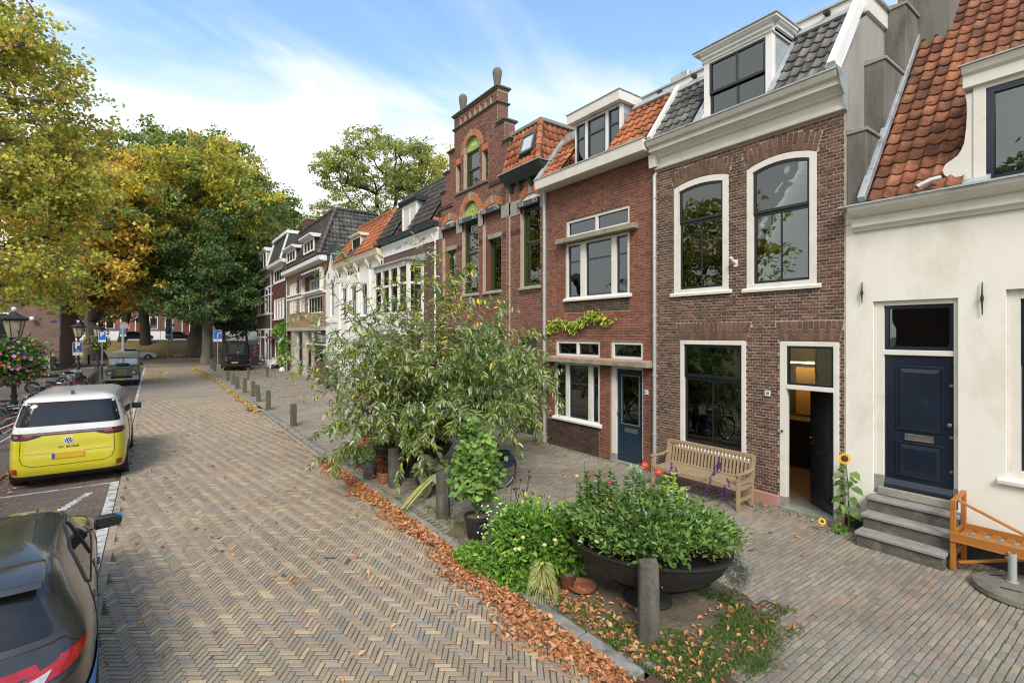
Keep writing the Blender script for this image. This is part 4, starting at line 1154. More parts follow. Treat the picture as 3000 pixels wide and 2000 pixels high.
# ============================================================ stepped gable house
sg=thing('stepped_gable_house','red brown brick house with stepped gable, orange arches and stone finials','house',(FX,14.5,0))
YC=15.2
gsteps=[(1.48,11.42),(1.88,10.18),(2.22,9.45),(2.52,8.75)]
W1=dict(y=(14.94,16.07),z=(4.62,8.03),rise=.565,round=True,arch=(.27,.1))
W2=dict(y=(13.50,14.64),z=(4.62,7.62),rise=.16,arch=(.24,.05))
W3=dict(y=(16.50,17.62),z=(4.62,7.62),rise=.16,arch=(.24,.05))
W4=dict(y=(11.46,12.44),z=(4.62,7.50),rise=.15,arch=(.26,.06))
W5=dict(y=(14.88,15.96),z=(8.52,10.37),rise=.50,round=True,arch=(.2,.1))
W6=dict(y=(16.19,16.54),z=(8.52,9.60),arch=(.22,.02))
W7=dict(y=(14.33,14.67),z=(8.52,9.60),arch=(.22,.02))
W8=dict(y=(13.35,17.45),z=(0.35,3.35));W9=dict(y=(11.62,12.55),z=(0.05,3.1))
opsg=[W1,W2,W3,W4,W5,W6,W7,W8,W9]
regs=[(12.98,17.94,0.3,7.75),(11.15,12.98,0.3,7.95)]+[(YC-h,YC+h,7.75,z)for h,z in gsteps]
slots=[dict(y=(YC-1.2+i*.345+.02,YC-1.2+i*.345+.17),z=(11.06,11.36),rise=.05)for i in range(7)]
wall(sg,mort14,[r for r in regs],opsg+slots,depth=.42)
def stone(ys,z):
 m=np.zeros(len(ys),bool)
 if 7.02<z<7.42:
  for a,c in((12.44,13.50),(14.64,14.94),(16.07,16.5)):m|=(ys>a)&(ys<c)
 return m
rowreg=[(12.98,17.93,0.3,7.76),(11.16,12.98,0.3,7.93)]+[(YC-h,YC+h,7.74,z)for h,z in gsteps]
brickwork(sg,brick14,rowreg,opsg+slots,course=.0625,L=.22,bond='cross',h=.051,extra=stone,nobj=290,tag_='sg',stand=.007)
pil=[(12.98,13.12,.3,8.0)]
b=MB();b.box(FX-.07,FX,12.98,13.12,.3,8.0);b.build('pilaster',mort14,sg)
brickwork(sg,brick14,[(12.98,13.12,.3,8.0)],[],x=FX-.07,course=.0625,L=.14,bond='stretch',nobj=0,tag_='sg',h=.051)
soldier(sg,orange,W1,34,x=FX,nobj=80,tag_='sg',round_a=(8,172));soldier(sg,orange,W5,26,nobj=60,tag_='sg')
for w_,n in((W2,14),(W3,14),(W4,13)):soldier(sg,orange,w_,n,nobj=30,tag_='sg')
for w_ in(W6,W7):soldier(sg,orange,w_,6,split=0,nobj=8,tag_='sg2')
def keystone(o,w=.16,dz=.04):
 yc=sum(o['y'])/2;z=o['z'][1];h=o['arch'][0]
 b=MB();b.prism([(yc-w*.42,z-.01),(yc+w*.42,z-.01),(yc+w*.6,z+h+dz),(yc-w*.6,z+h+dz)],'x',FX-.03,FX+.05);b.build('keystone',sandst,sg,bevel=.004)
for o in(W1,W2,W3,W4,W5):keystone(o)
for k,(ya,yb,za,zb)in enumerate(((13.12,13.50,7.00,7.42),(12.44,12.98,6.95,7.38),(14.64,14.94,6.98,7.48),(16.07,16.50,6.98,7.48),(17.62,17.92,6.98,7.46),(11.16,11.46,6.95,7.46))):
 b=MB();b.box(FX-.025,FX+.06,ya,yb,za,zb);b.build('springer_stone',sandst,sg,bevel=.005)
b=MB();b.box(FX-.085,FX,12.98,13.121,7.0,7.42);b.build('springer_stone',sandst,sg,bevel=.005)
# dark brick accents
for(ya,yb)in((12.44,13.45),(14.66,14.92),(16.09,16.48)):
 brickwork(sg,brick11d,[(ya,yb,6.33,6.52)],[],x=FX-.006,course=.0625,L=.11,bond='stretch',nobj=6,tag_='sga',stuff='dark_band',h=.05)
# projecting dentil bands
for(ya,yb,z)in((13.05,14.25,8.22),(16.75,17.9,8.12)):
 b=MB();b.box(FX-.035,FX,ya,yb,z,z+.06);b.build('string_course',mort14,sg)
 C=[(FX-.045,y,z+.06)for y in np.arange(ya+.03,yb,.062)]
 pieces(sg,brick11d,C,(0,-1,0),(0,0,1),.05,.14,.04,BT,'soldier_brick',14,'soldier_course','sgs',jit=.004)
# caps
def cap(ya,yb,z,h=.11,o=.09,mat=darkst):
 b=MB();b.box(FX-o*.55,FX+.42+o*.55,ya-o*.4,yb+o*.4,z,z+h*.45);b.box(FX-o,FX+.42+o,ya-o,yb+o,z+h*.45,z+h);b.build('coping_stone',mat,sg,bevel=.012)
for(h0,z0),(h1,z1)in zip(gsteps[1:],gsteps[:-1]):
 cap(YC-h0,YC-h1,z0);cap(YC+h1,YC+h0,z0)
cap(YC-1.48,YC+1.48,11.42,.12);cap(YC-1.49,YC+1.49,10.93,.08,.07)
for yy in(YC-1.16,YC+1.16):
 b=MB();b.lathe((FX+.2,yy,11.54),[(.13,0),(.135,.05),(.10,.09),(.10,.12),(.14,.42),(.165,.56),(.16,.66),(.11,.74),(0,.77)],18);b.build('finial',darkst,sg,smooth=True)
# stone sills
b=MB();b.box(FX-.06,FX+.1,14.28,16.62,8.43,8.52);b.build('stone_sill',darkst,sg,bevel=.01)
for ya,yb in((14.9,16.12),(13.45,14.62),(11.40,12.5),(16.5,17.6)):
 b=MB();b.prism([(FX+.1,4.55),(FX-.07,4.55),(FX-.075,4.61),(FX+.1,4.68)],'y',ya,yb);b.build('stone_sill',sandst,sg,bevel=.006)
for y in np.arange(11.5,12.4,.15):
 b=MB();b.box(FX-.05,FX,y,y+.07,4.46,4.54);b.build('dentil',brick14,sg)
# windows
GR=[(0,.56,1),(.56,1,1)]
win(sg,14.95,16.06,4.64,7.33,x=FX+.08,fw=.07,fm=green_sash,sm=green_sash,sw=.06,rows=GR)
win(sg,11.47,12.43,4.64,7.12,x=FX+.08,fw=.07,fm=green_sash,sm=green_sash,sw=.06,rows=GR)
for(a,c)in((13.62,14.40),(16.62,17.4)):
 win(sg,a,c,4.64,6.46,x=FX+.16,fw=.06,fm=green_sash,sm=green_sash,sw=.05,rows=[(0,1,1)],curtain=[(a+.15,a+.42)])
 b=MB();b.box(FX+.12,FX+.2,a-.13,c+.25,6.62,7.64);b.build('niche_wall',mort14,sg)
 brickwork(sg,brick14,[(a-.12,c+.24,6.63,7.6)],[],x=FX+.12,course=.0625,L=.22,bond='cross',nobj=20,tag_='sgn',h=.051,stuff='niche_brickwork')
 b=MB();b.box(FX+.06,FX+.2,a-.03,c+.03,6.46,6.62);b.build('stone_lintel',sandst,sg,bevel=.005)
 b=MB()
 for s_ in((a-.13,a),(c,c+.25)):b.box(FX+.12,FX+.2,s_[0],s_[1],4.62,6.62)
 b.build('niche_jamb',brick14,sg,kind='stuff')
win(sg,14.89,15.95,8.52,9.90,x=FX+.08,fw=.06,fm=green_sash,sm=green_sash,sw=.055,rows=[(0,.5,1),(.5,1,1)],glass=glassN)
for(a,c)in((16.19,16.54),(14.33,14.67)):win(sg,a,c,8.52,9.60,x=FX+.1,fw=.03,fm=green_sash,sm=green_sash,sw=.04,glass=glassF)
room(sg,11.3,17.8,4.3,7.9,4,x=FX+.45);room(sg,14.0,16.7,8.3,10.3,2,x=FX+.45)
# stained tympana
def halfdisc(yc,z,r,x,m,name,parent,n=20,rz=None):
 rz=rz or r
 b=MB();b.prism([(yc+r*math.cos(math.pi*i/n),z+rz*math.sin(math.pi*i/n))for i in range(n+1)],'x',x,x+.02);return b.build(name,m,parent)
lime=M('lime_panel',(0.30,0.46,0.06),(0.14,0.30,0.05),5,.4,dirt=(0.42,0.5,0.12),dirt_scale=6,dirt_lo=.5,dirt_hi=.6)
lemon=M('pale_lettering',(0.72,0.72,0.42),None,5,.5)
tp=halfdisc(15.505,7.44,.54,FX+.10,lime,'tympanum_panel',sg,rz=.56)
b=MB();b.lathe((FX+.095,15.50,7.66),[(.10,0),(.12,0),(.12,.006),(.10,.006)],20,axis='x',closed=True);b.build('emblem_ring',lemon,tp)
b=MB();b.lathe((FX+.092,15.50,7.66),[(0,0),(.045,0),(.045,.006)],12,axis='x');b.build('emblem_centre',M('emblem_red',(.5,.12,.05),None,5,.5),tp)
for i in range(9):
 a=math.radians(20+i*17.5);b=MB();p=Vector((FX+.094,15.505+.42*math.cos(a),7.44+.42*math.sin(a)))
 b.obox(p,(.003,0,0),(0,.035*math.sin(a),-.035*math.cos(a)),(0,.012*math.cos(a),.012*math.sin(a)));b.build('scroll_ornament',lemon,tp)
wall_text('t ZONNETJE',.10,FX+.092,15.50,7.50,lemon,tp,bold=.002)
tp=halfdisc(15.42,9.89,.50,FX+.10,lime,'tympanum_panel',sg,rz=.46)
wall_text('1901',.26,FX+.092,15.40,10.06,lemon,tp,bold=.004)
# sun blind boxes
blind=M('blind_box',(0.055,0.065,0.075),(0.04,0.05,0.06),4,.4)
for(a,c,z)in((14.93,16.24,7.28),(13.50,14.66,7.32),(11.46,12.5,7.12),(16.52,17.62,7.28)):
 b=MB();b.box(FX-.10,FX+.06,a,c,z,z+.17);s=b.build('sun_blind_box',blind,sg,bevel=.01)
 for yy in(a+.15,c-.2):
  b=MB();b.ring(yy-.09,yy+.09,z+.04,z+.13,0,.01,FX-.106,FX-.10);b.box(FX-.105,FX-.10,yy-.14,yy-.09,z+.065,z+.075);b.build('blind_bracket',white2,s)
for o in(W2,W3,W4):
 yc=sum(o['y'])/2;hw=(o['y'][1]-o['y'][0])/2;z0=o['z'][1]-o['rise']
 b=MB();b.prism([(yc-hw,z0-.12),(yc+hw,z0-.12)]+[(yc+hw*(1-i/5),curve(o,yc+hw*(1-i/5)))for i in range(11)],'x',FX+.03,FX+.09);b.build('arch_board',white,sg)
# ground floor
for yy in(13.15,):
 b=MB();b.box(FX-.09,FX+.3,12.66,13.20,-.1,.36);b.build('plinth',sandst,sg,bevel=.02)
b=MB();b.box(FX-.06,FX+.3,11.15,11.62,-.1,.3);b.build('plinth',sandst,sg,bevel=.02)
b=MB();b.box(FX-.04,FX+.3,13.2,17.94,-.1,.35);b.build('plinth',sandst,sg,bevel=.02)
win(sg,13.37,17.43,.38,3.33,x=FX+.05,fw=.10,fm=green_sash,sm=green_sash,sw=.07,rows=[(0,.72,4),(.72,1,4)],sill=.42,sillm=stepst)
room(sg,13.3,17.6,0.2,3.5,4,x=FX+.45)
b=MB();b.ring(11.63,12.54,.05,3.08,0,.07,FX+.08,FX+.18,wb=0);b.build('door_frame',green_sash,sg,bevel=.004)
b=MB();b.box(FX+.12,FX+.16,11.70,12.47,.1,2.3);d=b.build('front_door',green_sash,sg)
for(a,c,e,f_)in((11.78,12.05,.3,1.0),(12.12,12.39,.3,1.0),(11.78,12.39,1.15,2.1)):
 b=MB();b.ring(a,c,e,f_,0,.02,FX+.105,FX+.12);b.build('door_panel',green_sash,d)
b=MB();b.box(FX+.14,FX+.15,11.7,12.47,2.38,3.02);b.build('pane',glassF,d)
b=MB();b.box(FX-.08,FX+.2,11.6,12.56,-.1,.07);b.build('threshold',stepst,sg)
# bay cornice and roofs
profile(sg,'cornice',dark_green,[(FX,7.92),(FX-.12,7.95),(FX-.2,8.06),(FX-.34,8.14),(FX-.40,8.24),(FX+.1,8.24)],11.08,13.12,bevel=.004)
profile(sg,'cornice_top',zinc,[(FX-.42,8.24),(FX-.42,8.265),(FX+.1,8.265),(FX+.1,8.241)],11.05,13.14)
for y in(11.3,11.85,12.4,12.85):
 b=MB();b.prism([(FX,7.70),(FX-.05,7.70),(FX-.10,7.80),(FX-.22,7.92),(FX,7.93)],'y',y-.05,y+.05);b.build('corbel',dark_green,sg,bevel=.005)
# mansard of the bay
A0,A1=Vector((9.12,13.15,8.27)),Vector((9.12,11.28,8.27));T1,T0=Vector((9.50,11.62,9.62)),Vector((9.50,13.15,9.62));A2,T2=Vector((11.5,11.28,8.27)),Vector((11.5,11.62,9.62))
b=MB();b.add([A0,A1,T1,T0,A2,T2],[(0,1,2,3),(1,4,5,2)]);b.build('roof_deck',MATS['roof_deck'],sg)
vF=(T0-A0).normalized()
def hipmask(c):
 f=(c.z-8.27)/1.35
 return c.y<11.28+.34*f+.10
tiles(sg,tile_o,(9.10,13.12,8.28),(0,-1,0),vF,9,5,.205,.275,skip=lambda c:hipmask(c)or(11.60<c.y<12.25 and 8.66<c.z<9.3),nobj=40,tag_='sg')
vS=(T2-A2).normalized()
tiles(sg,tile_o,(9.15,11.27,8.28),(1,0,0),vS,8,5,.21,.275,skip=lambda c:c.x<9.12+.38*(c.z-8.27)/1.35+.10,nobj=24,tag_='sgx')
for k in range(6):
 p=A1.lerp(T1,k/6);q=A1.lerp(T1,(k+1.12)/6)
 b=MB();d_=Vector((-.05,-.05,.02));b.tube([p+d_,q+d_*1.0],[.105,.085],10);b.build('hip_tile',tile_o,sg,smooth=True)
sgzinc=M('weathered_lead',(0.30,0.30,0.27),(0.22,0.22,0.2),5,.6,metal=.2,dirt=(.15,.13,.1),dirt_scale=4)
b=MB();b.beam(T0+Vector((0,0,.05)),T1+Vector((0,-.1,.05)),.16,.12);b.build('ridge_flashing',sgzinc,sg,bevel=.02)
b=MB();b.beam(T1+Vector((0,-.03,.05)),T2+Vector((0,-.03,.05)),.16,.12);b.build('ridge_flashing',sgzinc,sg,bevel=.02)
b=MB();b.quad(T0+Vector((0,0,.04)),T1+Vector((0,0,.04)),T2+Vector((0,0,.04)),(11.5,13.15,9.66));b.build('flat_roof',zinc,sg)
def onF(y,z,o=0.0):
 return Vector((9.12+.38*(z-8.27)/1.35-o,y,z))
b=MB()
for(ya,za,yb,zb)in((11.62,8.72,12.22,8.72),(11.62,9.28,12.22,9.28),(11.62,8.72,11.62,9.28),(12.22,8.72,12.22,9.28)):b.beam(onF(ya,za,.09),onF(yb,zb,.09),.07,.10,up=(-1,0,.28))
s=b.build('skylight',M('skylight_frame',(.09,.095,.10),None,4,.4),sg)
b=MB();b.quad(onF(11.64,8.74,.10),onF(12.2,8.74,.10),onF(12.2,9.26,.10),onF(11.64,9.26,.10));b.build('pane',M('milky_pane',(.55,.58,.6),None,3,.05,coat=1),s)
# main roof behind the gable
mr=[(10.35,15.2,10.62),(18,15.2,10.62),(18,12.6,8.2),(9.75,12.6,8.2)]
b=MB();b.quad((9.76,15.2,10.55),(18,15.2,10.55),(18,12.5,8.1),(9.76,12.5,8.1));b.quad((9.76,15.2,10.55),(18,15.2,10.55),(18,17.9,8.1),(9.76,17.9,8.1));b.build('roof_deck',MATS['roof_deck'],sg)
tiles(sg,tile_o,(9.8,12.55,8.2),(1,0,0),Vector((0,2.65,2.4)),16,12,.22,.29,nobj=12,tag_='sgm')
b=MB();b.beam((9.8,15.2,10.68),(13,15.2,10.68),.3,.12);b.build('ridge_flashing',sgzinc,sg,bevel=.02)
# brick returns on the gable steps
for i,(h,z)in enumerate(gsteps):
 z0=gsteps[i+1][1]if i<3 else 8.2
 for zz3 in np.arange(z0+.12,z-.02,.0625):
  pass
C=[]
for i,(h,z)in enumerate(gsteps):
 z0=(gsteps[i+1][1]+.12)if i<3 else 8.3
 r=0
 for zz3 in np.arange(z0+.03,z-.03,.0625):
  xs=[FX+.05,FX+.16,FX+.27,FX+.38]if r%2 else[FX+.105,FX+.315]
  for x_ in xs:C.append((x_,YC-h-.007,zz3,.10 if r%2 else.20))
  r+=1
C=np.array(C);pieces(sg,brick14,C[:,:3],(1,0,0),(0,0,1),C[:,3],.051,.03,BT,'brick',0,'return_bricks','sg',jit=.006)
C=np.array([(FX+x_*.1+.04-.03*0,12.973,z_,.09)for x_ in(0,)for z_ in np.arange(.35,7.95,.0625)])
def simple_dormer(h,x,y0,y1,z0,z1,fm,sm,cm,npan=1,over=.12,ch=.2,back=1.2,cheek=None,curtains=False,slope=.8):
 b=MB();b.ring(y0,y1,z0,z1,0,.09,x,x+.1);f=b.build('dormer_window',fm,h,bevel=.004)
 w=(y1-y0-.18)/npan
 for i in range(npan):
  a=y0+.09+i*w;b=MB();b.ring(a+.01,a+w-.01,z0+.09,z1-.09,0,.045,x+.02,x+.06);b.build('sash',sm,f)
  b=MB();b.box(x+.04,x+.044,a+.04,a+w-.04,z0+.12,z1-.12);b.build('pane',glassF if not curtains else MATS['curtain'],f)
 for yy in(y0,y1-.04):
  b=MB();b.prism([(x+.1,z0),(x+.1,z1),(x+back,z1),(x+back*.9,z1-.15),(x+back*.3,z0+.1)],'y',yy,yy+.04);b.build('dormer_cheek',cheek or zinc,h)
 profile(h,'dormer_cornice',cm,[(x-over*.4,z1),(x-over,z1+ch*.6),(x-over,z1+ch),(x+back,z1+ch),(x+back,z1)],y0-over,y1+over,bevel=.004)
# ============================================================ white fronted house with the gable lettering
lo=thing('bay_window_house','house with a white lettered frieze, dark green gutter and white bay window','house',(FX,20.8,0))
brick_l=brick_tex_mat('brick_wall_brown',[(0.13,0.062,0.048),(0.095,0.048,0.04)],(0.22,0.19,0.16),'YZ',.21,.06)
wall(lo,brick_l,[(17.94,23.9,-.1,7.05)],[dict(y=(19.5,23.2),z=(.4,6.0))],depth=.3)
b=MB();b.box(FX-.03,FX+.3,17.94,23.9,7.0,7.52);b.build('frieze',white2,lo)
wall_text('GENIUS',.20,FX-.036,21.95,7.22,M('carved_letter',(.36,.36,.35),None,5,.7),lo)
wall_text('LOCI',.20,FX-.036,19.4,7.22,MATS['carved_letter'],lo)
profile(lo,'gutter',dark_green,[(FX,7.50),(FX-.12,7.50),(FX-.16,7.56),(FX-.32,7.58),(FX-.36,7.76),(FX,7.76)],17.95,24.0,bevel=.006)
profile(lo,'cornice_moulding',white2,[(FX,7.40),(FX-.06,7.42),(FX-.16,7.50),(FX,7.50)],17.95,23.95)
# bay
for(a,c,e,f_)in((19.30,23.25,-.1,.9),(19.30,23.25,3.15,4.15),(19.30,23.25,6.08,6.30)):
 b=MB();b.box(8.60,FX,a,c,e,f_);b.build('bay_panel',white2,lo,bevel=.01)
for(za,zb,tz)in((.9,3.15,2.5),(4.15,6.08,5.35)):
 b=MB()
 for yy in(19.30,20.25,21.2,22.15,23.09):b.box(8.60,8.74,yy,yy+.15,za,zb)
 b.box(8.61,8.72,19.4,23.1,tz-.05,tz+.05);b.box(FX-.12,FX,19.305,19.42,za,zb);b.box(8.7,FX,19.31,19.41,tz-.05,tz+.05)
 s=b.build('bay_window',white2,lo)
 for i in range(4):
  yy=19.45+i*.95
  for(p,q)in((za,tz-.05),(tz+.05,zb)):
   b=MB();b.box(8.66,8.67,yy,yy+.8,p,q);b.build('pane',glassN,s)
 for(p,q)in((za,tz-.05),(tz+.05,zb)):
  b=MB();b.box(8.74,FX-.12,19.35,19.36,p,q);b.build('pane',glassN,s)
 b=MB();n=40
 for k in range(n):
  ya,yb=19.45+3.6*k/n,19.45+3.6*(k+1)/n;b.quad((8.80+.03*(k%2),ya,za),(8.80+.03*((k+1)%2),yb,za),(8.80+.03*((k+1)%2),yb,zb),(8.80+.03*(k%2),ya,zb))
 b.quad((8.8,19.46,za),(FX-.1,19.46,za),(FX-.1,19.46,zb),(8.8,19.46,zb))
 b.build('curtain',curt,s)
b=MB();b.box(8.52,FX,19.22,23.32,3.03,3.13);b.build('bay_moulding',dark_green,lo,bevel=.01)
b=MB();b.prism([(8.45,6.30),(8.45,6.36),(FX,6.62),(FX,6.30)],'y',19.15,23.4);b.build('bay_roof',zinc,lo)
simple_dormer(lo,9.45,20.25,21.85,7.85,9.12,white2,white2,dark_green,2,over=.16,ch=.22,curtains=True)
rvl=Vector((1.4,0,2.25)).normalized()
for ya_,yb_ in((18.0,20.25),(21.85,24.0)):
 b=MB();b.quad((9.05,ya_,7.72),(9.05,yb_,7.72),(10.5,yb_,10.05),(10.5,ya_,10.05));b.build('roof_deck',MATS['deck_grey'],lo)
b=MB();b.quad((9.9,20.2,9.05),(9.9,21.9,9.05),(10.5,21.9,10.05),(10.5,20.2,10.05));b.quad((10.5,18,10.05),(10.5,24,10.05),(13,24,9.9),(13,18,9.9));b.build('roof_deck',MATS['deck_grey'],lo)
tiles(lo,tile_d,(9.03,23.95,7.78),(0,-1,0),rvl,24,8,.245,.335,skip=lambda c:20.2<c.y<21.9 and c.z<9.2,nobj=90,tag_='lo')
b=MB();b.tube([(10.5,18,10.1),(10.5,24,10.1)],.10,8);b.build('ridge_tiles',tile_d,lo)
downpipe('white rainwater pipe left of the stepped gable house',FX-.06,18.15,0,7.1,white2,offs=-.18)
# ============================================================ cream house with orange hipped roof
cr=thing('cream_house','cream fronted house with bright orange hipped roof and narrow cream dormer','house',(FX,27.8,0))
ops=[dict(y=(a,a+.95),z=(z,z+1.75))for a in(24.5,26.3,28.1,29.8)for z in(.9,4.2)]
wall(cr,white2,[(23.9,31.5,-.1,7.3)],ops)
for o in ops:win(cr,*o['y'],*o['z'],rec=.06,fw=.07,fm=white2,sm=dark_green,sw=.04,rows=[(0,.6,2),(.6,1,1)],glass=glassF,sill=o['z'][0])
for i,yy in enumerate((24.05,25.7,27.5,29.3,31.0)):
 b=MB();b.box(FX-.08,FX,yy,yy+.28,.5,6.9);s=b.build('pilaster',white2,cr,bevel=.01)
 b=MB();b.prism([(FX,6.6),(FX-.12,6.7),(FX-.26,6.95),(FX-.3,7.15),(FX,7.15)],'y',yy,yy+.24);b.build('console',cream,s,bevel=.01)
profile(cr,'cornice',cream,[(FX,7.05),(FX-.1,7.08),(FX-.3,7.2),(FX-.36,7.36),(FX-.42,7.46),(FX+.1,7.46)],23.9,31.6,bevel=.005)
C0=[(9.0,24.0,7.47),(9.0,31.5,7.47),(10.5,30.7,9.75),(10.5,25.1,9.75),(14,24.0,7.47),(13,25.1,9.75)]
b=MB();b.add(C0,[(0,1,2,3),(0,3,5,4)]);b.build('roof_deck',MATS['roof_deck'],cr)
rvc=Vector((1.5,0,2.28)).normalized()
tiles(cr,tile_o,(8.98,31.4,7.50),(0,-1,0),rvc,34,9,.22,.31,skip=lambda c:(27.4<c.y<29.0 and c.z<8.9)or c.y<24.0+(c.z-7.47)*.5 or c.y>31.5-(c.z-7.47)*.35,nobj=110,tag_='cr')
tiles(cr,tile_o,(9.0,24.0,7.50),(1,0,0),Vector((0,1.1,2.28)),20,8,.22,.31,skip=lambda c:c.x<9.0+(c.z-7.47)*.66+.1,nobj=0,tag_='crx')
for k in range(8):
 p=Vector(C0[0]).lerp(Vector(C0[3]),k/8);q=Vector(C0[0]).lerp(Vector(C0[3]),(k+1.15)/8);d_=Vector((-.04,-.05,.05))
 b=MB();b.tube([p+d_,q+d_*.8],[.13,.105],8);b.build('hip_tile',tile_o,cr,smooth=True)
for k in range(14):
 p=Vector((10.5,25.1+k*.4,9.80));b=MB();b.tube([p,p+Vector((0,.46,.0))],[.13,.11],8);b.build('ridge_tile',tile_o,cr,smooth=True)
simple_dormer(cr,9.4,27.45,28.95,7.6,8.72,cream,blue_sash,cream,2,over=.14,ch=.16)
# ============================================================ narrow white house with the bell shaped gable
nw=thing('narrow_white_house','narrow white gabled house with a grey capped top between cream and brown houses','house',(FX,32.9,0))
wall(nw,white2,[(31.5,34.2,.9,6.9)],[dict(y=(32.3,33.2),z=(4.3,6.7),rise=.35)])
win(nw,32.3,33.2,4.3,6.7,rise=.35,rec=.08,fw=.05,fm=white2,sm=black_sash,sw=.04,rows=[(0,.6,2),(.6,1,2)],glass=glassF)
b=MB();b.prism([(31.5,6.9),(34.2,6.9),(34.2,7.15),(33.6,7.5),(33.15,8.25),(33.1,8.6),(32.6,8.6),(32.55,8.25),(32.1,7.5),(31.5,7.15)],'x',FX,FX+.3);b.build('gable',white2,nw)
b=MB()
for a,c in(((34.25,7.18),(33.62,7.56)),((33.62,7.56),(33.15,8.30)),((31.45,7.18),(32.08,7.56)),((32.08,7.56),(32.55,8.30))):b.beam((FX+.12,a[0],a[1]),(FX+.12,c[0],c[1]),.42,.10)
b.build('gable_coping',dark_green,nw)
b=MB();b.box(FX-.1,FX+.45,32.45,33.25,8.45,8.95);b.lathe((FX+.15,32.85,8.95),[(.2,0),(.22,.06),(.1,.1),(.14,.24),(0,.36)],10);b.build('gable_top',dark_green,nw,bevel=.02)
b=MB();b.box(FX-.05,FX+.01,31.5,34.2,3.9,4.1);b.build('string_course',white2,nw)
b=MB();b.box(FX-.03,FX+.3,31.5,34.2,-.1,.95);b.build('plinth',dark_green,nw)
win(nw,31.9,33.8,1.0,3.5,rec=.05,fw=.08,fm=white2,sm=black_sash,sw=.04,rows=[(0,.7,3),(.7,1,3)],glass=glassF)
for(yy,zc)in((33.5,7.0),(32.85,7.9),(32.2,6.7)):
 b=MB();b.tube([(FX-.03,yy,zc-.18),(FX-.03,yy,zc+.18)],.02,6);b.build('wall_anchor',iron,nw)
# ============================================================ tan brick house
tb=thing('tan_brick_house','tan brick house on concrete pillars under a big dark tiled roof','house',(FX,40,0))
tanb=brick_tex_mat('tan_brick',[(0.36,0.24,0.13),(0.27,0.175,0.10)],(0.20,0.16,0.12),'YZ',.22,.065,grime=(.7,1.1))
conc=M('pillar_concrete',(0.42,0.385,0.31),(0.34,0.315,0.26),2,.85,dirt=(.2,.19,.15),dirt_scale=1.5,dirt_lo=.5,dirt_hi=.8,bump=.4)
UP=[(45.0,44.35),(44.25,43.55),(43.35,42.6),(41.5,40.8),(40.6,39.9)]
ops=[dict(y=(c,a),z=(6.42,7.28))for a,c in UP[:3]]+[dict(y=(c,a),z=(4.85,5.95))for a,c in UP]+[dict(y=(34.9,39.7),z=(6.2,7.62))]+[dict(y=(35.0,39.0),z=(4.6,5.9))]
wall(tb,tanb,[(34.2,45.9,3.66,8.1)],ops)
for o in ops[:8]:win(tb,*o['y'],*o['z'],rec=.0,fw=.07,fm=white2,sm=white2,sw=.04,rows=[(0,1,2)],glass=glassF)
win(tb,35.0,39.0,4.6,5.9,rec=.02,fw=.08,fm=white2,sm=white2,sw=.05,rows=[(0,1,5)],glass=glassF)
b=MB();b.ring(34.7,39.95,6.12,7.72,0,.14,FX-.25,FX+.1);b.build('loggia_frame',white2,tb)
b=MB();b.box(FX+.2,FX+.25,34.9,39.7,6.2,7.6);b.build('loggia_wall',tanb,tb)
for(a,c)in((38.5,37.5),(36.85,35.75)):win(tb,c,a,6.25,7.15,x=FX+.06,rec=0,fw=.07,fm=white2,sm=white2,sw=.05,rows=[(0,1,3)],glass=glassF)
awn=M('awning_cloth',(0.035,0.04,0.048),(0.06,0.065,0.07),2,.8,stretch=(1,6,1))
b=MB();n=26
P=[(34.75+5.1*i/n,.05*(i%2))for i in range(n+1)]
for i in range(n):
 (ya,da),(yb,db)=P[i],P[i+1]
 b.quad((FX-.25,ya,7.62),(FX-.25,yb,7.62),(FX-.62-db,yb,7.42),(FX-.62-da,ya,7.42));b.quad((FX-.62-da,ya,7.42),(FX-.62-db,yb,7.42),(FX-.55-db,yb,7.18),(FX-.55-da,ya,7.18))
b.build('awning',awn,tb)
for yy in(34.8,39.75):
 b=MB();b.tube([(FX-.55,yy,7.25),(FX-.5,yy,6.9),(FX-.56,yy,6.6),(FX-.48,yy,6.2)],[.1,.07,.09,.05],6);b.build('awning_drape',awn,tb)
b=MB();b.box(FX-.06,FX+.01,39.95,45.9,6.28,6.42);b.box(FX-.06,FX+.01,34.2,45.9,5.98,6.12);b.build('string_course',white2,tb)
b=MB();b.box(FX-.12,FX+.3,34.2,45.9,3.42,3.68);b.build('stone_band',conc,tb)
# decorative zigzag brick relief
b=MB()
for j in range(11):
 for i in range(88):
  y=34.35+i*.13+(j%2)*.065;b.box(FX-.022,FX,y,y+.06,3.75+j*.085,3.75+j*.085+.045)
b.build('relief_brickwork',M('tan_relief',(0.42,0.30,0.18),(0.33,0.23,0.14),9,.9),tb,kind='stuff')
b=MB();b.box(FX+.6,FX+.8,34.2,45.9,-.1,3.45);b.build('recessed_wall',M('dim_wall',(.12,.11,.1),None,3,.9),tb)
for(a,c)in((42.5,45.6),(39.8,41.2),(37.3,38.3)):
 yc,r=(a+c)/2,(c-a)/2
 b=MB();b.lathe((FX+.35,yc,-.1),[(1.0,0),(1.0,.25),(.9,.4),(.9,1.2),(.895,1.205),(.895,1.215),(.9,1.22),(.9,2.2),(.895,2.205),(.895,2.215),(.9,2.22),(.9,3.5)],20,sx=.40,sy=r);b.build('pillar',conc,tb,smooth=25)
b=MB();b.box(FX+.2,FX+.26,41.2,42.5,.05,3.3);b.build('front_door',M('door_black',(.02,.021,.022),None,3,.4),tb)
b=MB();b.ring(38.3,39.8,.1,2.4,0,.12,FX+.1,FX+.25);s=b.build('shop_window',conc,tb)
b=MB();b.box(FX+.18,FX+.19,38.4,39.7,.2,2.3);b.build('pane',glassF,s)
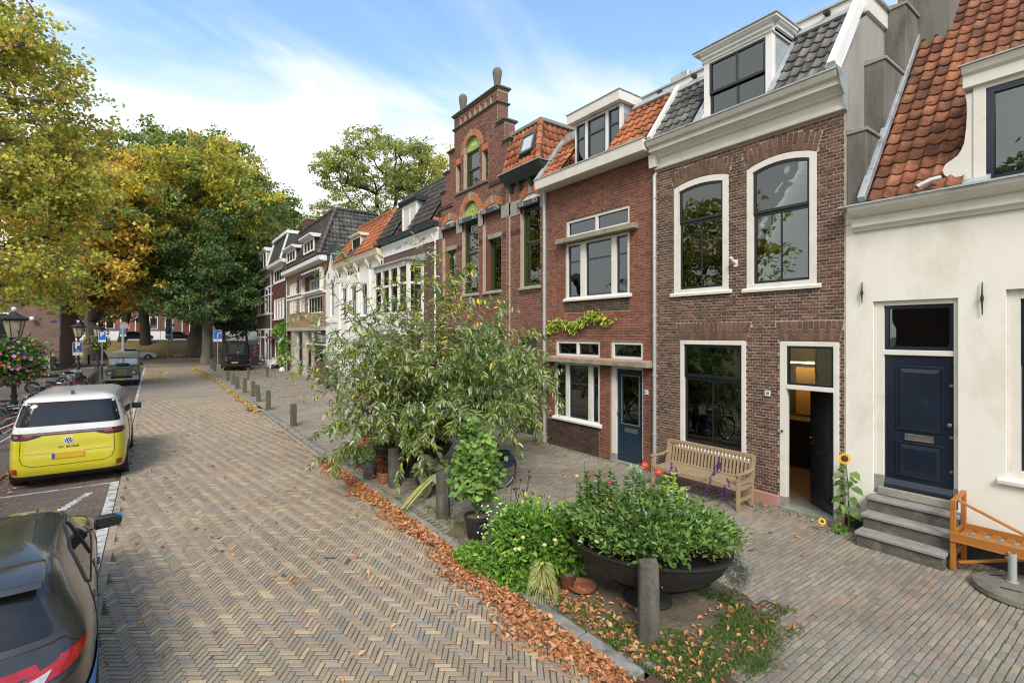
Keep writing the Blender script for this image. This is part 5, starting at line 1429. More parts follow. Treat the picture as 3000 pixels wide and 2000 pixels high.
b=MB();b.box(FX,FX+.3,34.2,37.3,-.1,1.3);b.build('low_wall',brick_l,tb)
b=MB();b.box(FX+.05,FX+.25,34.4,37.2,1.3,3.3);b.build('shop_window',glassF,tb)
b=MB();b.box(FX+.0,FX+.28,34.2,39.6,2.38,2.5);b.build('lintel',white2,tb)
profile(tb,'eave',white2,[(FX,8.05),(8.92,8.1),(8.86,8.14),(8.84,8.42),(FX,8.42)],33.9,46.1,bevel=.01)
B_=[(8.86,33.95,8.43),(8.86,46.0,8.43),(10.2,45.2,11.75),(10.2,34.75,11.75),(14.5,33.95,8.43),(13.2,34.75,11.75)]
b=MB();b.add([Vector(p)+Vector((.05,.05,-.05))for p in B_],[(0,1,2,3),(0,3,5,4)]);b.build('roof_deck',MATS['deck_grey'],tb)
vt=Vector((10.2-8.86,0,11.75-8.43)).normalized()
def tbskip(c):
 return(35.9<c.y<39.1 and 8.9<c.z<10.1)or(41.5<c.y<44.8 and 8.9<c.z<10.1)or c.y<33.95+(c.z-8.43)*.24 or c.y>46-(c.z-8.43)*.24
tiles(tb,tile_d,(8.86,46,8.46),(0,-1,0),vt,46,11,.262,.325,skip=tbskip,nobj=120,tag_='tb')
tiles(tb,tile_g,(8.9,33.93,8.46),(1,0,0),Vector((0,.8,3.32)),22,11,.262,.31,skip=lambda c:c.x<8.86+(c.z-8.43)*.40+.05 or c.x>14.4-(c.z-8.43)*.38,nobj=130,tag_='tbx')
for(A,B2,n,r)in((Vector(B_[0]),Vector(B_[3]),10,.16),(Vector(B_[3]),Vector(B_[2]),26,.14),(Vector(B_[3]),Vector(B_[5]),9,.14)):
 for k in range(n):
  p=A.lerp(B2,k/n);q=A.lerp(B2,(k+1.12)/n);d_=Vector((-.03,-.03,.05));b=MB();b.tube([p+d_,q+d_],[r,r*.82],8);b.build('ridge_tile',tile_d,tb,smooth=True)
for p in(B_[3],B_[5]):
 b=MB();b.lathe((p[0],p[1],p[2]),[(.16,0),(.12,.15),(.05,.25),(.07,.33),(0,.42)],8);b.build('zinc_finial',zinc,tb)
b=MB();b.box(13.1,13.35,34.2,35.0,11.2,11.4);b.build('roof_bracket',zinc,tb)
simple_dormer(tb,9.02,36.1,38.9,9.0,9.95,white2,white2,white2,3,over=.3,ch=.24,back=1.4,cheek=tile_d)
simple_dormer(tb,9.02,41.6,44.7,9.0,9.95,white2,white2,white2,3,over=.3,ch=.24,back=1.4,cheek=tile_d)
downpipe('grey rainwater pipe at the left edge of the tan brick house',FX-.05,45.95,0,7.9,pipe_grey,r=.06)
# ============================================================ red house and the last house
rh=thing('tall_red_house','tall dark red house with slim white windows and a slate mansard','house',(FX,49,0))
redb=brick_tex_mat('deep_red_brick',[(0.125,0.038,0.03),(0.095,0.03,0.026)],(0.10,0.05,0.04),'YZ',.21,.06)
sl4=[(51.7-i*1.25,51.7-i*1.25-.75)for i in range(4)]
ops=[dict(y=(c,a),z=(4.55,6.4))for a,c in sl4]+[dict(y=(46.9,51.8),z=(7.85,9.25))]+[dict(y=(47.2,51.5),z=(.3,2.6))]
wall(rh,redb,[(46.0,52.55,-.1,9.3)],ops)
for o in ops[:4]:win(rh,*o['y'],*o['z'],rec=-.02,fw=.11,fm=white2,sm=white2,sw=.05,rows=[(0,.7,1),(.7,1,1)],glass=glassF)
b=MB();b.box(FX-.1,FX+.02,46.9,52.0,4.45,4.56);b.build('window_sill',white2,rh)
win(rh,46.9,51.8,7.85,9.25,rec=-.05,fw=.14,fm=white2,sm=white2,sw=.09,rows=[(0,1,4)],glass=glassF)
win(rh,47.2,51.5,.3,2.6,rec=.02,fw=.14,fm=white2,sm=white2,sw=.08,rows=[(0,1,3)],glass=glassF)
b=MB();b.box(FX-.5,FX,46.2,52.4,2.75,2.95);b.build('canopy',M('canopy_brown',(.09,.06,.05),None,3,.7),rh)
profile(rh,'eave',white2,[(FX,9.25),(8.85,9.4),(8.8,9.65),(FX,9.65)],45.8,52.7)
b=MB();b.prism([(8.85,9.6),(9.5,11.9),(14,11.9),(14,9.6)],'y',45.95,52.5);b.build('mansard',slate,rh)
for yy in(46.1,52.3):
 b=MB();b.beam((8.82,yy,9.66),(9.48,yy,11.95),.2,.16,up=(-1,0,.3));b.build('mansard_edge',white2,rh)
b=MB();b.box(9.3,14,45.9,52.6,11.9,12.15);b.build('roof_edge',white2,rh)
b=MB();b.box(11,11.9,46.3,47.8,11.9,13.4);b.build('chimney',redb,rh);b=MB();b.box(10.95,11.95,46.25,47.85,13.4,13.52);b.build('chimney_cap',sandst,rh)
lh=thing('corner_house','dark brick corner house with white stone bands at the end of the row','house',(FX,57,0))
drk=brick_tex_mat('dark_corner_brick',[(0.085,0.038,0.032),(0.06,0.03,0.027)],(0.09,0.06,0.05),'YZ',.21,.06)
ops=[]
for(za,zb)in((.3,3.5),(5.2,7.85)):
 for(a,c)in((60.7,58.9),(56.6,54.6)):ops.append(dict(y=(c,a),z=(za,zb)))
wall(lh,drk,[(52.55,61.6,-.1,9.0)],ops,depth=.4)
b=MB();b.box(FX+.4,16,61.3,61.6,-.1,9.6);b.build('side_wall',drk,lh)
for o in ops:win(lh,*o['y'],*o['z'],rec=-.03,fw=.24,fm=white2,sm=black_sash,sw=.06,rows=[(0,.68,1),(.68,1,1)],glass=glassF)
for z in(.35,2.75,3.55,5.1,7.0,7.8):
 b=MB();b.box(FX-.05,FX+.01,52.6,61.65,z,z+.16);b.build('stone_band',white2,lh)
profile(lh,'cornice',M('grey_cornice',(.30,.27,.22),(.25,.22,.18),3,.7),[(FX,8.7),(FX-.1,8.8),(FX-.15,9.35),(FX-.5,9.5),(FX-.55,9.7),(FX,9.7)],52.5,61.8)
b=MB();b.prism([(8.95,9.7),(9.7,12.0),(16,12.0),(16,9.7)],'y',52.7,61.5);b.build('mansard',slate,lh)
for yy in(54.0,57.5):
 simple_dormer(lh,9.0,yy,yy+1.5,9.75,11.4,white2,white2,white2,1,over=.15,ch=.35,back=1.0)
for yy in(52.8,61.4):
 b=MB();b.beam((8.93,yy,9.72),(9.68,yy,12.02),.2,.2,up=(-1,0,.3));b.build('mansard_edge',white2,lh)
downpipe('grey rainwater pipe between the corner house and the red house',FX-.08,52.75,0,9.2,pipe_grey,r=.07)
# ============================================================ brick house on the left
lb=thing('left_brick_house','brown brick house with slate gable roof behind the flowering lamp post','house',(-11,60,0))
lbr=brick_tex_mat('left_brick',[(0.21,0.125,0.095),(0.165,0.10,0.08)],(0.20,0.165,0.14),'XZ',.21,.06)
b=MB();b.prism([(-6.75,-.1),(-6.75,6.4),(-8.4,9.4),(-11.2,9.4),(-17,6.4),(-17,-.1)],'y',60,70);b.build('wall',lbr,lb)
b=MB();b.beam((-6.55,65,6.3),(-8.4,65,9.55),10.6,.15,up=(0,0,1));b.build('roof_slope',slate,lb)
b=MB();b.prism([(-6.6,6.35),(-8.45,9.6),(-11.2,9.6),(-11.2,6.6),(-7.6,6.6)],'y',59.95,59.99);b.build('slate_hanging',slate,lb)
b=MB();b.tube([(-6.8,59.9,0),(-6.8,59.9,6.4)],.07,8);b.build('rain_pipe',M('pipe_dark',(.06,.07,.08),None,3,.5),lb)
b=MB();b.box(-10.9,-10.1,59.9,60.05,2.3,5.0);s=b.build('window',white2,lb);b=MB();b.box(-10.8,-10.2,59.88,59.9,2.4,4.9);b.build('pane',glassF,s)
b=MB();b.box(-9.9,-9.7,59.92,60,6.6,8.0);b.build('dormer_frame',white2,lb)
b=MB();b.tube([(-8.6,60,4.45),(-8.6,59.7,4.4)],.03,6);b.lathe((-8.6,59.6,4.32),[(0,0),(.16,.08),(.2,.2),(.16,.32),(0,.4)],12);b.build('globe_light',white2,lb,smooth=True)
b=MB();b.box(-7.45,-7.1,59.93,59.97,4.25,4.4);b.build('street_name_plate',M('plate_blue',(.02,.06,.2),None,3,.4),lb)
hr=thing('stair_handrail','black iron handrail on the steps of the left brick house','handrail',(-7.6,58,0))
for(p,q)in(((-10,58,2.6),(-8.1,58,2.6)),((-8.1,58,2.6),(-7.2,58,1.6)),((-7.2,58,1.6),(-6.6,58,1.6)),((-8.1,58,0),(-8.1,58,2.7)),((-9.2,58,0),(-9.2,58,2.7)),((-7.2,58,0),(-7.2,58,1.7)),((-6.6,58,0),(-6.6,58,3.0))):
 b=MB();b.tube([p,q],.045,6);b.build('rail',iron,hr)
b=MB();b.box(-9.5,-7.2,58.1,60,0,1.2);b.build('stair_block',sandst,lb)
# ============================================================ houses across the water
def far_house(x0,x1,h,col,label,seed,ground='w'):
 r=random.Random(seed);zb=2.12;y=108
 t=thing('canal_house',label,'house',((x0+x1)/2,y,zb),group='row of brick houses beyond the grass bank')
 m=brick_tex_mat('canal_brick_%d'%seed,[col,[v*.8 for v in col]],(0.25,0.2,0.17),'XZ',.21,.06)
 b=MB();b.box(x0,x1-.03,y,y+8,zb,zb+h);b.build('wall',m,t)
 b=MB();b.box(x0,x1-.05,y-.08,y,zb,zb+1.5);b.build('ground_storey',white2,t)
 n=max(2,int((x1-x0)/2.0));w=(x1-x0)/n
 for j,(za,zb2)in enumerate(((1.9,4.0),(5.2,7.4),(8.4,10.2))):
  if zb2>h-.3:break
  for i in range(n):
   xc=x0+w*(i+.5);door=(j==0 and i==n//2)
   b=MB();b.box(xc-.62,xc+.62,y-.1,y,zb+(0.9 if door else za),zb+zb2);s=b.build('window' if not door else 'door',white2,t)
   b=MB();b.box(xc-.48,xc+.48,y-.12,y-.1,zb+(1.0 if door else za+.12),zb+zb2-.12);b.build('pane' if not door else 'door_leaf',glassF if not door else M('door_red',(.2,.05,.03),None,3,.5),s)
 b=MB();b.box(x0-.05,x1,y-.4,y,zb+h,zb+h+.35);b.build('cornice',white2,t)
 b=MB();b.prism([(y,zb+h),(y+4,zb+h+3),(y+8,zb+h)],'x',x0,x1-.04);b.build('roof',slate,t)
 if r.random()<.6:
  b=MB();b.box(x0+.6,x0+1.6,y-1.2,y-.08,zb,zb+.9);b.build('front_steps',sandst,t)
cols=[(.26,.11,.08),(.20,.09,.07),(.30,.14,.10),(.24,.12,.09)]
ds=['pink red brick house beyond the bank seen left of the dark trunks','brick house beyond the bank with tall white bay windows','brick house beyond the bank with a red front door','brick house beyond the bank behind the big plane trunk','brick house beyond the bank left of the black van','brick house beyond the bank above the black van','pale house beyond the bank behind the far left sign','brick house beyond the bank behind the second lamp post']
xs_=[-38,-30,-22,-14.5,-7,1.0,8.5,16,24,33]
lbls=[ds[6],'brick house beyond the bank farthest to the left',ds[7],ds[0],ds[1],ds[2],ds[3],ds[4],ds[5]]
for i in range(9):far_house(xs_[i],xs_[i+1],[9.5,11,10,9,10.5,11,10,9.5,10][i],cols[i%4]if i else(.5,.42,.3),lbls[i],i+1)
# ============================================================ houses on the near left side, seen only in the window glass
ob=thing('opposite_house','brown brick house across the street mirrored in the window panes','house',(-16,8,0))
b=MB();b.box(-20,-15,-14,10,-.1,7.5);b.build('wall',brick_tex_mat('opposite_brick',[(0.16,0.085,0.06),(0.12,0.065,0.05)],(0.15,0.12,0.1),'YZ',.21,.06),ob)
b=MB();b.prism([(-14.8,7.4),(-17.5,11.5),(-20.2,7.4)],'y',-14.2,10.2);b.build('roof',slate,ob)
for y in(-9,-5,-1,3,7):
 for z in(1.0,4.3):
  b=MB();b.box(-15.0,-14.9,y-.6,y+.6,z,z+1.9);s=b.build('window',white2,ob);b=MB();b.box(-14.9,-14.88,y-.48,y+.48,z+.12,z+1.78);b.build('pane',glassF,s)
leafm=leaf_mat('leaves',.42,.45,1.75)
leafd=leaf_mat('litter_leaves',.12,.75,1.15)
petal=leaf_mat('petals',.25,.6,1.2)
bark=M('bark',(0.13,0.115,0.09),(0.075,0.068,0.055),3,.95,dirt=(0.17,0.17,0.12),dirt_scale=2.2,dirt_lo=.52,dirt_hi=.7,bump=.9,bscale=14,stretch=(1,1,.3))
barkd=M('dark_bark',(0.035,0.030,0.024),(0.02,0.018,0.015),3,.95,bump=.8,bscale=12,stretch=(1,1,.3))
twigm=M('twig_brown',(0.13,0.075,0.045),(0.08,0.05,0.03),12,.8)
greenstem=M('green_stem',(0.13,0.19,0.05),(0.09,0.13,0.04),12,.7)
def unit(a):
 return a/np.maximum(np.linalg.norm(a,axis=-1,keepdims=True),1e-9)
def leafmesh(name,P,D,Nn,L,Wd,cols,mat=None,fold=.25,hexa=False,parent=None,kind='stuff',curl=0.0,label=None,cat=None,group=None):
 P=np.asarray(P,float);n=len(P)
 D=unit(np.asarray(D,float));S=unit(np.cross(D,Nn));Nn=np.cross(S,D)
 L=np.broadcast_to(np.asarray(L,float),n)[:,None];Wd=np.broadcast_to(np.asarray(Wd,float),n)[:,None]
 if parent is not None:P=P-np.array(worg(parent))
 up=Nn*Wd*fold
 if not hexa:
  v=np.stack([P,P+D*L*.42-S*Wd*.5+up,P+D*L+Nn*L*curl,P+D*L*.42+S*Wd*.5+up],1)
  F=np.arange(n*4).reshape(n,4);col=cols
 else:
  c1,c2=Nn*L*curl*.3,Nn*L*curl
  v=np.stack([P,P+D*L*.28-S*Wd*.45+up,P+D*L*.68-S*Wd*.38+up+c1,P+D*L+c2,P+D*L*.68+S*Wd*.38+up+c1,P+D*L*.28+S*Wd*.45+up],1)
  b=np.arange(n)[:,None]*6
  F=np.concatenate([b+[0,1,2,3],b+[0,3,4,5]]);col=np.concatenate([cols,cols])
 me=npmesh(name,v.reshape(-1,3),F,mat or leafm,col=np.clip(col,0,1))
 return link(name,me,parent,label,cat,group,kind)
def pal(n,colors,weights,var=.15,rng=NR):
 colors=np.array(colors,float);w=np.array(weights,float);w/=w.sum()
 c=colors[rng.choice(len(colors),n,p=w)]
 return c*rng.uniform(1-var,1+var,(n,1))
def rdir(n):
 return unit(NR.normal(0,1,(n,3)))
def wood(name,edges,mat,parent,n=7,local=False):
 b=MB()
 for pts,rs in edges:b.tube(pts,rs,n if rs[0]>.12 else 5,cap=False)
 return b.build(name,mat,parent,smooth=60)
def tree(label,base,top,r0,env,ntips,perclump,leafL,leafW,palette,clump=1.1,cat='tree',group='trees at the end of the street',barkmat=None,seed=1,wmin=.03,toppal=None,trunk_sub=(),flat=.6,name='tree',lowpal=None):
 rg=random.Random(seed);nr=np.random.default_rng(seed)
 t=thing(name,label,cat,base,group=group)
 base,top=Vector(base),Vector(top)
 nodes=[];par=[]
 k=7
 for i in range(k+1):
  f=i/k;p=base.lerp(top,f)+Vector((rg.uniform(-.12,.12),rg.uniform(-.12,.12),0))*(r0*1.2 if 0<i else 0)
  nodes.append(p);par.append(i-1)
 first=3
 tips=[]
 vol=[e[3]*e[4]*e[5]for e in env]
 for _ in range(ntips):
  e=rg.choices(env,vol)[0]
  d=Vector((rg.gauss(0,1),rg.gauss(0,1),rg.gauss(0,1))).normalized();rr=rg.uniform(.25,1)**.45
  tips.append(Vector((e[0]+d.x*e[3]*rr,e[1]+d.y*e[4]*rr,e[2]+d.z*e[5]*rr)))
 tips.sort(key=lambda p:(p-top).length)
 tipn=[]
 for p in tips:
  best=min(range(first,len(nodes)),key=lambda i:(nodes[i]-p).length+.25*(nodes[i]-top).length+(4 if nodes[i].z>p.z+2 else 0))
  a=nodes[best];seg=max(2,int((p-a).length/1.6));prev=best
  off=Vector((rg.uniform(-1,1),rg.uniform(-1,1),rg.uniform(-.2,.8)))*(p-a).length*.12
  for s in range(1,seg+1):
   f=s/seg;q=a.lerp(p,f)+off*math.sin(math.pi*f)
   nodes.append(q);par.append(prev);prev=len(nodes)-1
  tipn.append(prev)
 cnt=[0]*len(nodes)
 for q in tipn:
  while q>=0:cnt[q]+=1;q=par[q]
 R0=r0/(max(1,cnt[0])**.5)
 rad_=[max(wmin,R0*(c**.5))for c in cnt]
 for i in range(k+1):rad_[i]=r0*(1.18-.3*i/k)if i else r0*1.5
 ch={}
 for i,p in enumerate(par):
  if p>=0:ch.setdefault(p,[]).append(i)
 edges=[]
 starts=[(0,None)]
 while starts:
  i,pr=starts.pop()
  pts,rs=([nodes[pr]],[min(rad_[pr],rad_[i]*1.25)])if pr is not None else([],[])
  cur=i
  while True:
   pts.append(nodes[cur]);rs.append(rad_[cur])
   c=ch.get(cur,[])
   if not c:break
   c=sorted(c,key=lambda q:-cnt[q]);starts+=[(q,cur)for q in c[1:]];cur=c[0]
  rs[-1]*=.4
  if len(pts)>1:edges.append((pts,rs))
 wood('trunk',edges,barkmat or bark,t)
 P,C=[],[]
 zmin=min(e[2]-e[5]for e in env);zmax=max(e[2]+e[5]for e in env)
 for q in tipn:
  a=np.array(nodes[q]);m=max(4,int(perclump*rg.uniform(.5,1.5)))
  sub=nr.integers(3,7)
  cen=a+nr.normal(0,clump*.75,(sub,3))*[1,1,flat]
  pp=cen[nr.integers(0,sub,m)]+nr.normal(0,clump*.33,(m,3))*[1,1,flat*.8]
  h=(a[2]-zmin)/(zmax-zmin)
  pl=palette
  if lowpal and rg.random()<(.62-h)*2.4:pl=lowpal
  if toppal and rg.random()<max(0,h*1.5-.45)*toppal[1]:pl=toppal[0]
  P.append(pp);C.append(pal(m,pl[0],pl[1],.2,nr)*rg.uniform(.75,1.25))
 P=np.concatenate(P);C=np.concatenate(C);n=len(P)
 D=unit(nr.normal(0,1,(n,3))+[0,0,-.4]);NN=unit(nr.normal(0,.7,(n,3))+[0,0,.9])
 leafmesh('crown',P,D,NN,leafL*nr.uniform(.6,1.3,n),leafW*nr.uniform(.6,1.3,n),C,parent=t,kind='stuff')
 return t
def ctr(u,v,dep):
 """used while laying out: photo position and depth to a point"""
 a=(u-CXP)/FPX*dep
 p=FWD*dep+RGT*a
 return(p[0],p[1],EYE-(v-CYP)/FPX*dep)
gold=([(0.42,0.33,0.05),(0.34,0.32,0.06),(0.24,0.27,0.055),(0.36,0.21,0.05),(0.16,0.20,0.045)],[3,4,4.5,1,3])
lowg=([(0.07,0.125,0.045),(0.09,0.155,0.045),(0.055,0.095,0.04),(0.14,0.20,0.055)],[4,4,2,1.2])
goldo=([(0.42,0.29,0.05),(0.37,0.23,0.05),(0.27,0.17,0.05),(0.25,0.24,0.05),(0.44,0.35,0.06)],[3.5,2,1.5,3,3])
brownp=([(0.22,0.10,0.05),(0.16,0.075,0.04),(0.28,0.15,0.06),(0.14,0.11,0.03)],[3,3,1.5,1])
greenp=([(0.12,0.165,0.05),(0.085,0.125,0.042),(0.16,0.205,0.06),(0.22,0.245,0.06),(0.37,0.34,0.06)],[4,4,3,1.2,.35])
deepg=([(0.035,0.062,0.022),(0.05,0.08,0.025),(0.065,0.095,0.03),(0.12,0.13,0.03)],[4,4,2,.6])
yellg=([(0.45,0.38,0.04),(0.33,0.31,0.04),(0.20,0.22,0.04),(0.40,0.26,0.05),(0.12,0.15,0.03)],[3,3,3,.8,2])
olive=([(0.20,0.23,0.06),(0.145,0.19,0.05),(0.27,0.28,0.07),(0.35,0.31,0.08),(0.11,0.15,0.04)],[4,4,3,1.3,2])
def E_(u,v,dep,rx,rz,ry=None):
 c=ctr(u,v,dep);return(*c,rx,ry or rx,rz)
# near tree leaning in from the left
tree('tall golden yellow tree leaning in from the left edge',(-13,30,0),(-10.5,31,8.0),.45,[E_(10,330,23,3.4,5.2),E_(30,640,23,3.2,4.4),E_(-10,60,22,2.0,3.6),E_(130,560,24,1.7,3.6),E_(190,185,22,1.5,.5),E_(100,830,25,2.4,1.1),E_(150,400,24,1.3,1.6)],250,130,.21,.18,gold,clump=.75,seed=3,wmin=.02,flat=.75,group='trees at the end of the street')
tree('orange yellow plane tree with spreading limbs left of the parked jeep',(-5.7,78,.2),(-5.9,78,5.2),.85,[E_(290,620,46,4.3,5.8),E_(200,790,48,4.4,2.8),E_(350,730,45,2.7,2.7),E_(150,600,50,4.5,5),E_(385,800,46,1.7,1.3),E_(300,860,50,3.6,1.4)],250,150,.42,.34,goldo,clump=1.15,seed=4,wmin=.05)
tree('brown leaved chestnut with dark trunk behind the white car',(-.93,86.7,1.1),(-1.3,86.7,13),.55,[E_(392,500,71,3.4,3.6),E_(410,600,70,3.8,3.6),E_(420,780,69,5,4.5)],70,120,.5,.32,brownp,clump=1.3,seed=5,barkmat=barkd)
tree('dark leaning trunk with deep green crown beside the chestnut',(-3.7,88,1.5),(-2.3,88,10),.42,[E_(380,830,70,6,4.0),E_(210,900,71,5.5,3.8),E_(330,900,72,3.5,2.6)],70,170,.42,.3,deepg,clump=1.4,seed=6,barkmat=barkd)
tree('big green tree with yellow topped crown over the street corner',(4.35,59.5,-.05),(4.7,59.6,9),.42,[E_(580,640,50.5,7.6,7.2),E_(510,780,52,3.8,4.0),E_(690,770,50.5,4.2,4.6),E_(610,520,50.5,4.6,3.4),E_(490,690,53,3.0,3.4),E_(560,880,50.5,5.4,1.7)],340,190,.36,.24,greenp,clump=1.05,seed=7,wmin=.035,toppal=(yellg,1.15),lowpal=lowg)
tree('huge plane tree with thick trunk on the grass bank',(4.9,80.5,.1),(5.2,80.5,9.5),1.0,[E_(480,540,68,6.5,7.6),E_(640,560,68,8,6.6),E_(440,460,68,5.5,4.6),E_(720,640,68,6,6),E_(520,860,67,7,3.2)],240,190,.46,.36,greenp,clump=1.5,seed=8,wmin=.05)
tree('pale green tree rising behind the far end of the house row',(14.5,84,0),(14.5,84,10),.5,[E_(800,700,74,5.2,5.6),E_(880,740,76,6,5),E_(740,760,73,4.5,5)],110,190,.42,.3,olive,clump=1.4,seed=9)
tree('open crowned tree with dark forked limbs behind the orange roof',(30,75,0),(29.2,74,19),.62,[E_(1120,480,76,8.2,4.8),E_(1000,520,76,4.2,3.4),E_(1210,540,76,4.6,3.4),E_(1030,640,74,6.6,3.2),E_(930,690,73,4.5,3),E_(1180,660,76,6,3)],240,98,.40,.28,olive,clump=1.15,seed=12,barkmat=barkd,wmin=.06,flat=.5)
tree('yellowing tree rising just left of the stepped gable',(42,72,0),(42,72,12),.5,[E_(1270,560,84,6.5,5.5)],50,150,.45,.32,yellg,clump=1.5,seed=13)
tree('dark green young tree behind the black van',(9.5,69,0),(9.3,69,3.5),.16,[E_(690,880,62,3.2,4.6),E_(640,940,62,2.2,2.4),E_(725,800,62,2.4,3)],70,190,.34,.24,deepg,clump=1.0,seed=14,wmin=.03)
tree('dark shaded tree between the plane trunk and the corner house',(7.6,76,0),(7.6,76,4.5),.2,[E_(660,800,66,4,4.5),E_(700,930,67,3.4,2.0)],60,190,.36,.24,deepg,clump=1.1,seed=15,wmin=.03)
# distant wood on the skyline
P=[];C=[]
for i in range(46):
 x=-60+i*3.6+R.uniform(-1,1);y=122+R.uniform(-4,6);h=R.uniform(13,21)
 m=420;d=rdir(m);P.append(np.array([x,y,2+h*.55])+d*[4.6,3,h*.5]*(NR.random((m,1))**.33));C.append(pal(m,*olive,.3)*R.uniform(.55,.9))
P=np.concatenate(P);n=len(P)
leafmesh('distant_trees',P,rdir(n),rdir(n)+[0,0,1],1.3,1.1,np.concatenate(C),kind='stuff')
# ------------------------------------------------------------ shrubs and potted plants
def ellip(n,c,r,shell=.45,zmin=None):
 d=rdir(n);p=np.array(c)+d*np.array(r)*(NR.uniform(shell,1,(n,1))**.6)
 if zmin is not None:p[:,2]=np.maximum(p[:,2],zmin+NR.uniform(0,.05,n))
 return p,d
def bush(parent,c,r,n,L,Wd,palette,name='foliage',shell=.4,up=.5,lump=0,hexa=True,zmin=.01,fold=.25,droop=0.0,kind=None):
 if lump:
  cc,_=ellip(lump,c,np.array(r)*.85,.3,zmin)
  k=NR.integers(0,lump,n);br=NR.uniform(.7,1.3,lump)[k][:,None]
  P=cc[k]+NR.normal(0,1,(n,3))*np.array(r)*.20;P[:,2]=np.maximum(P[:,2],zmin);d=unit(P-np.array(c))
 else:P,d=ellip(n,c,r,shell,zmin);br=1.0
 D=unit(d+NR.normal(0,.7,(n,3))+[0,0,-droop]);NN=unit(d*.6+NR.normal(0,.5,(n,3))+[0,0,up])
 return leafmesh(name,P,D,NN,L*NR.uniform(.6,1.25,n),Wd*NR.uniform(.7,1.2,n),pal(n,*palette,.2)*br,parent=parent,hexa=hexa,fold=fold,kind=kind)
iron_pl=M('black_cast_iron',(0.017,0.018,0.019),(0.026,0.026,0.026),5,.42,dirt=(0.05,0.047,0.04),dirt_scale=3,dirt_lo=.55,dirt_hi=.8,bump=.25)
def planter(X_,Y_,R_,ry,rz,label,h=.72):
 t=thing('bowl_planter',label,'planter',(X_,Y_,0),rz,group='black iron bowl planters');x=y=0;e=ry/R_
 b=MB();b.lathe((x,y,0),[(.27,0),(.29,.03),(.27,.10),(.30,.24),(R_*.60,.33),(R_*.80,.42),(R_*.93,.54),(R_*.99,h-.06),(R_*1.0,h-.045),(R_*1.03,h-.03),(R_*1.03,h),(R_*.97,h),(R_*.955,h-.03),(R_*.93,h-.12)],64,sy=e)
 b.build('bowl',iron_pl,t,local=True,smooth=30)
 b=MB();b.lathe((x,y,h-.14),[(R_*.94,0),(0,.03)],32,sy=e);b.build('soil',MATS['soil'],t,local=True)
 for k in range(8):
  a=k*math.pi/4+.3;ca,sa=math.cos(a),math.sin(a)*e
  b=MB();b.tube([(x+ca*.30,y+sa*.30,.20),(x+ca*R_*.7,y+sa*R_*.7,.365),(x+ca*R_*.88,y+sa*R_*.88,.47)],[.02,.016,.010],6);b.build('rib',iron_pl,t,local=True,smooth=True)
 return t
planter(4.74,10.36,.87,.56,rad(-32),'oval black iron planter under the arching butterfly bush')
planter(4.78,3.84,.92,.64,rad(-60),'oval black iron planter of mixed flowers behind the near stone bollard')
# butterfly bush
bb=thing('butterfly_bush','large arching butterfly bush with grey green leaves in the farther planter','shrub',(4.6,9.95,.8))
def stem(p0,az,tilt,L,seg=12,sag=.16,tilt_end=None):
 pts=[Vector(p0)];d=Vector((math.cos(az)*math.sin(tilt),math.sin(az)*math.sin(tilt),math.cos(tilt)))
 for i in range(seg):
  d=(d+Vector((R.gauss(0,.05),R.gauss(0,.05),-sag*(i/seg)**1.3*2.2/seg*4))).normalized();pts.append(pts[-1]+d*L/seg)
 return pts
LP,LD,LN,LC,LL=[],[],[],[],[]
sticks=[];PAN=[]
yel=np.array([(0.55,0.42,0.03),(0.42,0.36,0.05)])
gg=([(0.10,0.15,0.04),(0.065,0.11,0.03),(0.17,0.215,0.055),(0.23,0.27,0.16),(0.30,0.32,0.24)],[4,3,3.5,1.8,1.4])
def leafy(pts,f0,pitch,Lf,dens=1.0,yellow=.03):
 tot=0
 n=len(pts)
 for i in range(n-1):
  if i/(n-1)<f0:continue
  a,c=pts[i],pts[i+1];seg=(c-a).length;m=max(1,int(seg/pitch*dens))
  t_=(c-a).normalized()
  for k in range(m):
   p=a.lerp(c,(k+R.random())/m);s=t_.cross(Vector((R.gauss(0,1),R.gauss(0,1),R.gauss(0,1)))).normalized()
   for sg_ in(-1,1):
    d=(s*sg_+t_*.5+Vector((0,0,-.55))).normalized()
    nn=(Vector((0,0,1))+s*sg_*.3+Vector((R.gauss(0,.3),R.gauss(0,.3),0))).normalized()
    LP.append(p);LD.append(d);LN.append(nn);LL.append(Lf*R.uniform(.55,1.3)*(1.25-.5*i/n))
    LC.append(yel[R.randrange(2)]*R.uniform(.8,1.1)if R.random()<yellow else None)
dirR=math.atan2(-.5868,.8097)
spec=[]
for i in range(66):spec.append((dirR+.15+R.gauss(0,.7),R.uniform(.3,1.05),R.uniform(2.6,4.1),.27,1.0,.02))
for i in range(34):spec.append((dirR+math.pi+R.gauss(0,.8),R.uniform(.15,.75),R.uniform(2.4,3.9),.15,.62,.05))
for i in range(14):spec.append((R.uniform(0,6.28),R.uniform(.0,.34),R.uniform(3.8,5.0),.10,.7,.16))
for i in range(5):spec.append((dirR+math.pi+R.gauss(0,.5),R.uniform(1.0,1.35),R.uniform(1.4,2.1),.35,.9,.03))
for i in range(9):spec.append((dirR-.9+R.gauss(0,.7),R.uniform(.7,1.3),R.uniform(1.5,2.6),.34,1.1,.02))
